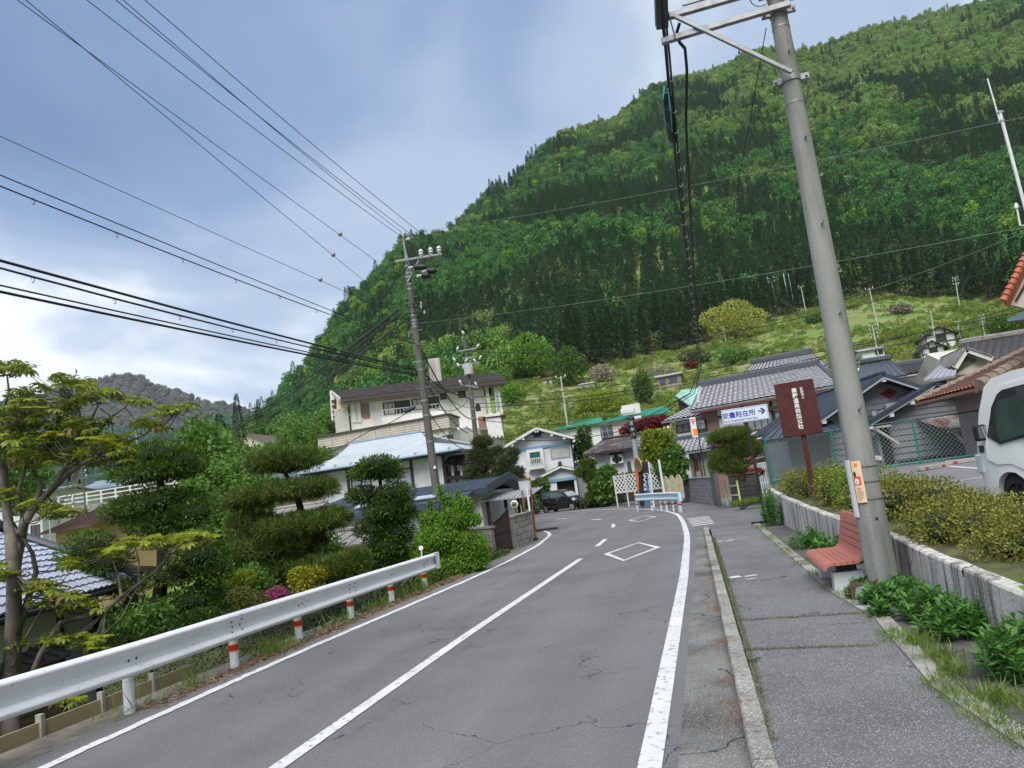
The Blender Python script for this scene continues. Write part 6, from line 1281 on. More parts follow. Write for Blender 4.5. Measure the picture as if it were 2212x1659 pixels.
# ---- right of the bend: block walls, timber column, fences
DKBLOCK = mat('concrete_block_dark', (.17, .17, .165), .92, .2, 2, col2=(.08, .08, .078), c2s=1.5, c2t=.52, bump=.5, bs=25, island=.12)
w1 = [on_z(1481, 1081, .05), on_z(1545, 1088, .05)]
block_wall('grey block wall with stepped courses behind the bend guardrail', w1[0], w1[1], 1.2, face=mat('block_grey_face', (.27, .27, .265), .9, .22, 2.5, col2=(.14, .14, .135), c2s=2, c2t=.56, bump=.9, bs=22, island=.18))
w2 = [on_z(1583, 1091, .05), on_z(1648, 1083, .05)]
block_wall('dark weathered block wall below the red azalea', w2[0], w2[1], 1.2, face=DKBLOCK)
block_wall('dark return block wall at the corner by the small railing', w1[1] + Vector((.05, .05, 0)), w2[0] + Vector((-.5, .6, 0)), 1.45, face=DKBLOCK)
def gate_posts():
 p = on_z(1652, 1068, .1); O = Vector((p.x, p.y + 1.5, 0)); t = thing('gate_pillar', 'stone block gate pillar with a pale blue grille behind the signpost', 'pillar', O); L = lambda x, y: at_y(x, y, O.y) - O
 a, c = L(1632, 985), L(1648, 1060); b = MB(); b.bx(a.x, a.x + .5, 0, .5, 0, a.z); b.build('pillar', CONC, t); b = MB(); b.bx(a.x - .06, a.x + .56, -.06, .56, a.z, a.z + .12); b.build('capstone', DKBLOCK, t)
 g = mat('grille_pale_blue', (.42, .58, .66), .5)
 for i in range(4): x = a.x + .0 + i * .1; b = MB(); b.bx(x, x + .025, -.3, -.27, .1, a.z - .35); b.build('grille_bar', g, t)
 for z in (.15, .6, a.z - .4): b = MB(); b.bx(a.x - .02, a.x + .36, -.305, -.265, z, z + .04); b.build('grille_rail', g, t)
gate_posts()
def lattice(label, p, q, h, m, step, w, name, round_top=False, z0=.35, legs=True):
 P, Q = Vector(p), Vector(q); L = (Q - P).length; t = thing(name, label, 'fence', P, math.atan2(Q.y - P.y, Q.x - P.x)); npan = 3 if round_top else 1
 b = MB()
 for k in range(npan):
  x0, x1 = L * k / npan, L * (k + 1) / npan
  top = (lambda x: z0 + h - .45 + .45 * math.sqrt(max(0, 1 - ((x - (x0 + x1) / 2) / ((x1 - x0) / 2)) ** 2))) if round_top else (lambda x: z0 + h)
  c0 = x0 - h
  while c0 < x1:
   for sg in (1, -1):
    pts = []
    for i in range(41):
     zz = z0 + h * i / 40; x = c0 + (zz - z0) if sg > 0 else (x0 + x1) - (c0 + (zz - z0))
     if x0 <= x <= x1 and zz <= top(x): pts.append((x, .008 * sg, zz))
    if len(pts) > 2: b.bar(pts[0], pts[-1], w, .012, (0, 1, 0))
   c0 += step
 tag(b.build('lattice_slats', m, t, recalc=False), kind='stuff')
 for k in range(npan):
  x0, x1 = L * k / npan, L * (k + 1) / npan
  if round_top:
   pts = [(x0 + .02, 0, z0)] + [((x0 + x1) / 2 - (x1 - x0) / 2 * .97 * math.cos(a), 0, z0 + h - .45 + .45 * math.sin(a)) for a in np.linspace(0, math.pi, 12)] + [(x1 - .02, 0, z0)]; f = MB(); f.tube(pts + [pts[0]], w * .6, 5); f.build('panel_frame', m, t)
  else:
   for z in (z0, z0 + h): f = MB(); f.bar((x0, 0, z), (x1, 0, z), .05, .05); f.build('rail', m, t)
   for x in np.linspace(x0, x1, 5): f = MB(); f.bar((x, 0, 0), (x, 0, z0 + h + .05), .06, .06, (0, 1, 0)); f.build('post', m, t)
LW = mat('lattice_white', (.66, .66, .65), .6, .05); LCR = mat('lattice_cream', (.62, .56, .38), .6, .08)
p0, p1 = at_y(1330, 1062, 47), at_y(1430, 1049, 44.5); lattice('white diagonal lattice fence in front of the white rendered house', (p0.x, p0.y, -.1), (p1.x, p1.y, -.1), 1.05, LW, .3, .07, 'lattice_fence', z0=p0.z - .1 + .1)
p0, p1 = at_y(1437, 1078, 39), at_y(1480, 1078, 37); lattice('three cream round topped lattice panels beside the block wall', (p0.x, p0.y, 0), (p1.x, p1.y, 0), 1.15, LCR, .12, .022, 'lattice_fence', True, z0=max(.05, p0.z))
# ---- houses lower down on the left
def gable_house(label, p, q, zg, dep, m_roof, m_wall, rise=1.6, kind='rib', axis='x', ov=.6, name='house', wins=(), hw=None, cat='house', pitch=.5):
 F = Facade(name, label, cat, p, q, zg); t = F.t; W, H = F.W, (hw or F.H)
 if axis == 'x':
  b = MB(); b.extrude([(0, 0, -1), (0, 0, H - .05), (0, dep / 2, H + rise - .2), (0, dep, H - .05), (0, dep, -1)], (W, 0, 0)); b.build('wall', m_wall, t)
  slope(t, (-ov, -ov, H - .1), (W + ov, -ov, H - .1), (W + ov, dep / 2, H + rise), (-ov, dep / 2, H + rise), kind, m_roof, pitch); slope(t, (W + ov, dep + ov, H - .1), (-ov, dep + ov, H - .1), (-ov, dep / 2, H + rise), (W + ov, dep / 2, H + rise), 'flat', m_roof)
  ridge(t, (-ov, dep / 2, H + rise), (W + ov, dep / 2, H + rise), m_roof, .25, .15)
 else:
  gable_body(t, 0, W, W / 2, 0, dep, -1, H, H, H + rise - .1, m_wall)
  for ex in (-ov, W + ov): slope(t, (ex, -ov, H - rise * ov / W * 2), (ex, dep, H - rise * ov / W * 2), (W / 2, dep, H + rise), (W / 2, -ov, H + rise), kind, m_roof, pitch)
 for (x0, x1, z0, z1) in wins: window(t, x0 * W, x1 * W, z0 * H, z1 * H, 0, DKWOOD, GLASS, (1, 0), .05)
 return t
def near_left_house():
 """tiled house below the guardrail: its eave runs along the road, the slope rises away from it"""
 a, c = at_y(0, 1322, 8.5), at_y(303, 1251, 13.8); z = c.z; zl = z + 2.8; e = Vector((c.x - a.x, c.y - a.y, 0)).normalized(); rz = math.atan2(-e.x, e.y); ye = 7.8; O = Vector((c.x, c.y, -2.8)) - e * ye; u0 = Vector((e.y, -e.x, 0)); MW = Matrix.Rotation(rz, 4, 'Z'); t = thing('tiled_house', 'white walled house with glinting blue grey roof tiles just below the guardrail', 'house', O, rz)
 d = ray(62, 1160); r = CO + d * ((c - CO).dot(e) / d.dot(e)); zr = r.z + 2.8; xr = (r - c).dot(u0)
 m = mat('tile_blue_glint', (.42, .45, .54), .3, .12, 3, spec=.9, island=.12); A, B, C, D_ = Vector((0, -4, zl)), Vector((0, ye, zl)), Vector((xr - .6, ye, zr + .2)), Vector((xr - .6, -4, zr + .2))
 b = MB(); n = (B - A).cross(D_ - A).normalized(); n = n if n.z > 0 else -n; b.add([A, B, C, D_, A - n * .09, B - n * .09, C - n * .09, D_ - n * .09], [(0, 1, 2, 3), (7, 6, 5, 4), (0, 4, 5, 1), (1, 5, 6, 2), (2, 6, 7, 3), (3, 7, 4, 0)]); rf = b.build('roof', mat('tile_bed_navy', (.02, .025, .06), .7), t)
 L = (B - A).length; H = (D_ - A).length; pw, ph = .27, .235; u = (B - A).normalized(); v = (D_ - A).normalized(); vs = []; fs = []; q = 5
 for j in (0, 1):
  for k in range(q + 1):
   s = k / q; h = .03 * math.sin(s * math.pi) + (.045 if j == 0 else .01); vs.append(u * (s * pw * .93) + v * (j * ph * 1.12) + n * h)
 for k in range(q): fs.append((k, k + 1, q + 1 + k + 1, q + 1 + k)); fs.append((k, k + 1, 2 * q + 3 + k, 2 * q + 2 + k))
 vs += [vs[k] - n * .04 for k in range(q + 1)]
 me = np_mesh('roof_tile', [tuple(x) for x in vs], [f for f in fs], m); cnt = 0; rest = MB(); nr, nc = int(H / ph), int(L / pw)
 cells = [(j, i) for j in range(nr) for i in range(nc)]; cells.sort(key=lambda c_: -c_[1])
 for j, i in cells:
  p = A + u * (i * pw) + v * (j * ph)
  w = O + MW @ p
  if cnt < 300 and in_view(w.x, w.y, w.z, 0): o = link('roof_tile', me, rf); o.location = p + n * random.uniform(0, .004); cnt += 1
  else: rest.add([x + p for x in vs], fs)
 tag(rest.build('roof_tiles', m, rf, recalc=False), kind='stuff')
 b = MB(); b.tube([B + Vector((0, .05, .06)), C + Vector((0, .05, .06))], .1, 8); b.build('verge_ridge', KAWD, t); ridge(t, D_, C, KAWD, .3, .3); b = MB(); b.tube([A + Vector((.08, 0, -.05)), B + Vector((.08, 0, -.05))], .05, 8); b.build('gutter', BLKMETAL, t)
 slope(t, (2 * D_.x, ye, zl), (2 * D_.x, -4, zl), D_, C, 'flat', mat('tile_bed_navy', (.02, .025, .06), .7))
 b = MB(); b.extrude([(-.75, ye - .5, -.3), (-.75, ye - .5, zl - .06), (D_.x, ye - .5, zr), (2 * D_.x + .75, ye - .5, zl - .06), (2 * D_.x + .75, ye - .5, -.3)], (0, -ye - 3.2, 0)); b.build('wall', mat('plaster_clean', (.70, .71, .73), .8, .05, 1.5), t)
 for y in (ye - .55, ye - 2.2, ye - 3.9, ye - 5.6): beam(t, (-.73, y, -.2), (-.73, y, zl - .1), .12, .14, DKWOOD, 'post')
 # brown shed roof in front, nearer the road
 s = mat('shed_roof_brown', (.24, .19, .18), .55, .1, 2); w_ = [at_y(x, y, Y) - O for x, y, Y in ((150, 1412, 9.2), (0, 1378, 9.9))]
 a_, b_ = (MW.inverted() @ (on_z(x, y, .05) - O) for x, y in ((-60, 1480), (153, 1411))); n_ = Vector((-(b_.y - a_.y), b_.x - a_.x, 0)).normalized() * 1.7 + Vector((0, 0, .6)); slope(t, a_, b_, b_ + n_, a_ + n_, 'rib', s, .3, name='shed_roof', thick=.05)
 b = MB(); q = [a_ + n_ * .12, b_ + n_ * .12, b_ + n_ * .9, a_ + n_ * .9]; b.prism([(v.x, v.y) for v in q], -.3, a_.z - .03); b.build('shed_wall', mat('shed_tan', (.34, .26, .14), .8, .15, 1), t)
near_left_house()
def fence_panel():
 a, c = on_z(60, 1640, -1.4), on_z(290, 1490, -1.2); a = Vector((-7.4, 5.2, -1.64)); c = Vector((-7.35, 9.4, -1.64)); t = thing('board_fence', 'tan board fence with white slats below the guardrail at the lower left', 'fence', a, math.atan2(c.y - a.y, c.x - a.x)); L = (c - a).length
 m = mat('fence_tan', (.36, .29, .16), .8, .15, 1.5); w = mat('fence_slat_grey', (.34, .32, .28), .7)
 for i in range(5): b = MB(); b.bx(L * i / 5 + .006, L * (i + 1) / 5 - .006, -.012, .012, .5, 1.62); b.build('board', m, t); b = MB(); b.bx(L * i / 5 - .025, L * i / 5 + .025, -.04, .04, 0, 1.7); b.build('post', w, t)
fence_panel()
WTAN = mat('wall_yellow_tan', (.40, .29, .15), .85, .12, 1)
gable_house('yellow tan house under a brown ribbed roof, below the far left trees', (120, 1145, 34), (212, 1128, 32), -4.6, 7, mat('roof_umber', (.12, .075, .065), .6, .2, 1.5), WTAN, 1.3, wins=((.55, .8, .5, .75),), pitch=.35)
gable_house('white house partly hidden behind the umbrella-leaved tree at far left', (-30, 1062, 62), (90, 1092, 62), -6, 8, mat('roof_pale_sheet', (.3, .31, .33), .5), WHITE, .7, wins=((.62, .72, .55, .8), (.8, .95, .5, .78)))
gable_house('pale blue roofed shed behind the white railed bridge', (165, 1062, 75), (262, 1048, 75), -6, 7, mat('roof_pale_blue2', (.32, .40, .47), .5), mat('wall_tan', (.26, .21, .16), .8), 1.1)
gable_house('low house with a weathered brown tile roof between the conifers', (338, 1052, 62), (436, 1046, 62), -6.5, 7, mat('roof_umber2', (.17, .12, .11), .7, .2, 1), mat('wall_tan', (.26, .21, .16), .8), 1.1, 'rib', pitch=.4)
gable_house('house with a salmon pink sheet roof beyond the dark conifer', (425, 1066, 56), (462, 1072, 56), -6, 6, mat('roof_salmon', (.48, .22, .20), .6, .1, 1), WTAN, 1.2)
gable_house('small house with a faded red roof glimpsed between conifer tiers', (276, 1133, 40), (318, 1126, 40), -5, 5, mat('roof_faded_red', (.34, .10, .09), .65, .2, 1), WHITE, .8)
gable_house('white shed with a grey sheet roof behind the cloud pruned pine', (560, 1130, 36), (640, 1122, 36), -4, 5, mat('roof_grey_sheet', (.30, .29, .27), .65, .2, 1), WHITE, .7)
gable_house('long brown walled shed behind the pines, below the blue roofed house', (560, 1200, 25), (790, 1158, 25), -3.2, 3, mat('roof_grey_flat', (.20, .19, .18), .7, .1), mat('wall_pinkish_brown', (.26, .18, .13), .85, .15, 1), .35)
def beige_house():
 t = gable_house('beige gabled house with a small tower room at the foot of the mountain spur', (497, 957, 118), (574, 962, 118), -3, 9, mat('roof_dull_brown', (.13, .10, .085), .7, .1), CREAM, 1.9, axis='y', wins=((.2, .28, .1, .4), (.36, .44, .1, .4), (.52, .6, .1, .4), (.7, .8, .1, .4)))
 b = MB(); b.bx(.3, 3.6, 1, 5, 2, 8.6); b.build('tower_room', CREAM, t); b = MB(); b.bx(0, 4.0, .6, 5.4, 8.6, 8.85); b.build('tower_roof', DKWOOD, t); window(t, 1.6, 3.1, 6.6, 7.5, 1, BLKMETAL, GLASS, (1, 0), .07)
beige_house()
def far_bridge():
 a, c = at_y(163, 1068, 55), at_y(268, 1049, 55); t = thing('footbridge', 'concrete bridge with white railings far below on the left', 'bridge', Vector((a.x, a.y, a.z - 1.2)), math.atan2(c.y - a.y, c.x - a.x)); L = (c - a).length + 6
 b = MB(); b.bx(-2, L, -.3, 3, -.7, .1); b.build('deck', CONC, t)
 for z in (.5, .85, 1.2): b = MB(); b.bx(-2, L, -.05, .02, z - .05, z + .05); b.build('rail', WHITE, t)
 for i in range(9): b = MB(); x = -1.8 + (L + 1) * i / 8; b.bx(x - .06, x + .06, -.08, .06, .1, 1.25); b.build('post', WHITE, t)
far_bridge()
# ---- small buildings on the terraces of the hillside
def hill_house(label, px0, px1, py, Y, roof, wl, rise, axis='x', h=None, kind='flat', wins=(), name='hillside_house'):
 g = on_land((px0 + px1) / 2, py); Y = g.y; F = Facade(name, label, 'house', (px0, py, Y), (px1, py - (px1 - px0) * .1334, Y), g.z - .2)
 t = F.t; W, H = F.W, h * F.W; rise = rise * F.W; dep = 5
 if axis == 'x':
  b = MB(); b.extrude([(0, 0, -2), (0, 0, H), (0, dep / 2, H + rise - .15), (0, dep, H), (0, dep, -2)], (W, 0, 0)); b.build('wall', wl, t)
  for y0 in (-.5, dep + .5): slope(t, (-.5, y0, H - .15), (W + .5, y0, H - .15), (W + .5, dep / 2, H + rise), (-.5, dep / 2, H + rise), kind, roof, .6)
 else:
  gable_body(t, 0, W, W / 2, 0, dep, -2, H, H, H + rise - .1, wl)
  for ex in (-.7, W + .7): slope(t, (ex, -.7, H - rise * 1.4 / W), (ex, dep, H - rise * 1.4 / W), (W / 2, dep, H + rise), (W / 2, -.7, H + rise), kind, roof, .6)
 for (x0, x1, z0, z1) in wins: window(t, x0 * W, x1 * W, z0 * H, z1 * H, 0, DKWOOD, GLASS, (0, 0), .08)
 return t
T1 = hill_house('black and white timbered farmhouse with two dark roofs up on the green hillside', 1992, 2042, 773, 150, mat('roof_near_black', (.025, .025, .028), .6), WHITE, .34, 'y', .55, wins=())
T2 = hill_house('upper storey block of the timbered farmhouse, dark beams on white plaster', 2000, 2066, 752, 156, mat('roof_near_black', (.025, .025, .028), .6), WHITE, .28, 'y', .55)
def timbers(T, W, H):
 for x in (.04, .3, .56, .8, .96): beam(T, (x * W, -.05, 0), (x * W, -.05, H * (1.1 if .2 < x < .8 else .98)), .03 * W, .1, DKWOOD, 'post')
 for z in (.4, .8): beam(T, (0, -.06, z * H), (W, -.06, z * H), .1, .03 * W, DKWOOD, 'rail_beam')
for T, (a_, c_) in ((T1, (1992, 2042)), (T2, (2000, 2066))):
 W = (c_ - a_) * T.location.length / 1600; timbers(T, W, .55 * W); window(T, W * .33, W * .53, .25 * W, .42 * W, 0, DKWOOD, GLASS, (1, 0), .08)
hill_house('plain white box building with a shallow blue grey roof above the tiled roofs', 1866, 1914, 786, 95, mat('roof_grey_blue', (.30, .35, .40), .5), WHITE, .14, 'x', .80, wins=((.62, .92, .62, .85),))
hill_house('small weathered house beside a bare tree left of the tiled roof', 1422, 1474, 836, 120, mat('roof_grey_sheet', (.30, .29, .27), .7), mat('wall_weathered', (.22, .20, .175), .85, .25, 1), .12, 'x', .55, wins=((.1, .3, .4, .8), (.5, .8, .4, .8)))
hill_house('tiny white storage shed on the slope above the white house', 1254, 1284, 841, 125, mat('roof_white_sheet', (.6, .6, .6), .6), mat('shed_white_green', (.52, .56, .55), .6), .05, 'x', .52, wins=((.1, .35, .1, .5), (.6, .85, .1, .5)), name='storage_shed')
hill_house('tiny cream hut under the bright green round tree', 1172, 1192, 829, 120, mat('roof_dull_brown', (.13, .10, .085), .7), CREAM, .1, 'x', .65, wins=((.5, .7, .3, .7),), name='storage_shed')
hill_house('small dark hut with a brown roof peeping above the inn roof', 902, 950, 822, 105, mat('roof_dull_brown', (.13, .10, .085), .7), mat('wall_maroon', (.16, .05, .05), .8), .22, 'y', .25, name='storage_shed')
hill_house('hut with grey roof and chimney among the trees above the inn', 992, 1030, 806, 118, mat('roof_grey_sheet', (.30, .29, .27), .7), WHITE, .25, 'y', .4, name='storage_shed')
# ================================================================== VEHICLES
RUB = mat('tyre_rubber', (.018, .018, .019), .85, .15, 8); CHR = mat('wheel_silver', (.5, .5, .52), .3, .05, metal=.8); ALLOYB = mat('wheel_black', (.02, .02, .022), .35, .1)
CARGL = mat('car_glass', (.045, .07, .066), .06, .3, 2, spec=.9)
def wheel(t, c, r, w, rim, spokes, side):
 """c centre, axle along local x; side +-1 = outward"""
 b = MB(); pr = [(-w / 2, r * .62), (-w / 2, r * .9), (-w * .38, r), (w * .38, r), (w / 2, r * .9), (w / 2, r * .62)]; n = 24; vs = []; fs = []
 for k in range(n):
  a = 2 * math.pi * k / n
  for x, q in pr: vs.append((c[0] + x * side, c[1] + math.cos(a) * q, c[2] + math.sin(a) * q))
 m = len(pr)
 for k in range(n):
  for j in range(m): fs.append((k * m + j, k * m + (j + 1) % m, ((k + 1) % n) * m + (j + 1) % m, ((k + 1) % n) * m + j))
 b.add(vs, fs); o = b.build('wheel', RUB, t, 40)
 b = MB(); b.cyl((c[0] + side * w * .2, c[1], c[2]), (c[0] + side * w * .28, c[1], c[2]), r * .62, n=20); b.build('brake_disc', BLKMETAL, o)
 b = MB(); x = c[0] + side * w * .44
 for k in range(spokes):
  a = 2 * math.pi * k / spokes; b.bar((x, c[1], c[2]), (x - side * .015, c[1] + math.cos(a) * r * .6, c[2] + math.sin(a) * r * .6), r * .17, .025, (1, 0, 0))
 b.cyl((x - side * .02, c[1], c[2]), (x + side * .015, c[1], c[2]), r * .2, n=14)
 rp = [(x - side * .03 + side * .035 * (j % 2), c[1] + math.cos(2 * math.pi * k / 24) * q, c[2] + math.sin(2 * math.pi * k / 24) * q) for k in range(24) for j, q in enumerate((r * .57, r * .66))]
 b.add(rp, [(2 * k, 2 * k + 1, (2 * k + 3) % 48, (2 * k + 2) % 48) for k in range(24)]); b.build('rim', rim, o)
 return o
def hull(t, secs, m, name='body', mid=None, sub=1):
 """car shell: sections along y, each a list of (x, z) for one half, mirrored; smooth"""
 k = len(secs[0][1]); vs = []; fs = []; n = len(secs)
 for y, pr in secs:
  full = [(-x, z) for x, z in pr] + [(x, z) for x, z in pr[::-1]]
  vs += [(x, y, z) for x, z in full]
 K = 2 * k
 for i in range(n - 1):
  for j in range(K): fs.append((i * K + j, i * K + (j + 1) % K, (i + 1) * K + (j + 1) % K, (i + 1) * K + j))
 fs += [tuple(range(K)), tuple((n - 1) * K + j for j in range(K))[::-1]]
 b = MB(); b.add(vs, fs); o = b.build(name, m, t, 50)
 return o
def white_van():
 O = Vector((3.80, 10.98, .58)); rz = R(16); t = thing('kei_van', 'white boxy kei van parked behind the hedge at the right edge', 'van', O, rz)
 W = mat('van_white_paint', (.82, .83, .82), .25, .02, 2, coat=.6, spec=.5); hw = .74
 # x: 0 at the left side, +x to its right; y forward; front axle at y = 0. Faces by panel from a side profile
 side = [(.52, .24), (.60, .36), (.655, .55), (.66, .80), (.60, .98), (.40, 1.42), (.22, 1.74), (.06, 1.83), (-.35, 1.87), (-2.6, 1.87), (-2.75, 1.8), (-2.78, .95), (-2.76, .28)]
 arch = [(-.36 + .0, .24)] ; ar = .325
 archp = [(math.cos(a) * ar, .275 + math.sin(a) * ar) for a in np.linspace(math.pi - .1, .1, 14)]
 rear = [(-2.05 + math.cos(a) * ar, .275 + math.sin(a) * ar) for a in np.linspace(math.pi - .1, .1, 14)]
 out = side + [(-2.4, .24)] + rear + [(-1.6, .24), (-.4, .24)] + archp + [(.42, .22)]
 bm = bmesh.new(); L = [bm.verts.new((0, y, z)) for y, z in out]; f = bm.faces.new(L); bmesh.ops.triangulate(bm, faces=[f]); ext = bmesh.ops.extrude_face_region(bm, geom=bm.faces[:])
 for v in ext['geom']:
  if isinstance(v, bmesh.types.BMVert): v.co.x = 2 * hw
 for v in bm.verts:      # tumblehome and rounded nose
  z = v.co.z; k = max(0, (z - .95) / .92) * .075; s = 1 if v.co.x < hw else -1; v.co.x += s * (k + max(0, v.co.y - .3) ** 2 * .55)
 bmesh.ops.recalc_face_normals(bm, faces=bm.faces); me = bpy.data.meshes.new('body'); bm.to_mesh(me); bm.free(); me.materials.append(W); o = link('body', me, t); me.polygons.foreach_set('use_smooth', [True] * len(me.polygons)); me.set_sharp_from_angle(angle=R(32))
 xs = lambda y, z: max(0, (z - .95) / .92) * .075 + max(0, y - .3) ** 2 * .55
 def panel(pts, m, name, e=.006, par=None, th=.012):
  b = MB(); v = [Vector((xs(y, z) - e, y, z)) for y, z in pts]; b.extrude(v, (th, 0, 0)); return b.build(name, m, par or t)
 BLK = mat('trim_black', (.012, .012, .013), .45, .1)
 d = panel([(.34, .98), (.12, 1.50), (.0, 1.66), (-.10, 1.72), (-.66, 1.74), (-.70, .36), (-.42, .34), (-.38, .5), (-.28, .62), (-.08, .70), (.18, .70), (.36, .78)], W, 'door', .008)
 panel([(.28, 1.08), (.11, 1.46), (-.03, 1.61), (-.14, 1.655), (-.60, 1.67), (-.615, 1.04), (-.1, .98), (.05, .96)], BLK, 'window_surround', .013, d)
 panel([(.06, 1.06), (.045, 1.40), (-.06, 1.53), (-.57, 1.56), (-.58, 1.075), (-.12, 1.01), (.02, .995)], CARGL, 'side_window', .019, d)
 panel([(-.40, 1.64), (-.56, 1.645), (-.565, 1.44), (-.42, 1.50)], mat('visor_smoke', (.05, .05, .06), .15), 'wind_deflector', .024, d)
 panel([(-.50, .90), (-.63, .905), (-.63, .825), (-.50, .82)], BLK, 'door_handle', .02, d)
 panel([(-.755, 1.80), (-.765, .34), (-.785, .34), (-.775, 1.80)], mat('seam_grey', (.2, .2, .2), .5), 'door_seam', .0075)
 panel([(-.84, 1.72), (-2.55, 1.72), (-2.58, 1.08), (-.98, 1.02)], mat('van_panel_white', (.62, .65, .66), .3, .02, coat=.5), 'side_panel', .012); panel([(-.86, .86), (-2.6, .86), (-2.6, .80), (-.86, .79)], BLK, 'rub_strip', .014); panel([(-.79, 1.82), (-2.6, 1.82), (-2.6, 1.78), (-.79, 1.78)], W, 'roof_gutter', .02, None, .03)
 b = MB(); pr = [(.612, .99), (.415, 1.40), (.26, 1.70)]; b.add([(.16, .617, .98), (1.32, .617, .98), (1.28, .24, 1.72), (.2, .24, 1.72)], [(0, 1, 2, 3)]); b.build('windscreen', CARGL, t)
 b = MB(); b.box((-.03, .36, 1.14), (.15, .10, .22)); mo = bevel(b.build('mirror', BLK, t), .035, 3); b = MB(); b.bar((0, .34, 1.08), (.12, .3, 1.06), .05, .05); b.build('mirror_arm', BLK, mo); b = MB(); b.box((-.03, .307, 1.145), (.11, .004, .16)); b.build('mirror_glass', mat('mirror_pale', (.5, .54, .55), .08, metal=.8), mo)
 b = MB(); b.box((.10, .60, .72), (.16, .14, .28)); bevel(b.build('headlight', mat('lens_clear', (.55, .58, .6), .1, .05, spec=.9), t), .03, 2); b = MB(); b.box((.06, .50, .92), (.05, .12, .1)); b.build('indicator', mat('lens_dark', (.05, .05, .05), .1), t)
 b = MB(); b.box((.7, -.75, 1.12), (.42, .12, .6)); b.box((.35, -.68, 1.35), (.26, .12, .3)); b.bx(.1, 1.35, -1.05, -1.0, .7, 1.8); tag(b.build('seats', mat('seat_grey', (.10, .10, .10), .8), t), kind='stuff')
 for y in (0, -2.05):
  wheel(t, (.12, y, .275), .275, .155, ALLOYB, 8, -1); wheel(t, (1.36, y, .275), .275, .155, ALLOYB, 8, 1)
  b = MB(); b.bx(.09, 1.39, y - .32, y + .32, .3, .62); b.build('wheel_well', DARK, t)
 b = MB(); b.tube([(.9, -.9, 1.87), (.88, -.92, 1.96)], .02, 6); b.build('aerial_base', W, t)
white_van()
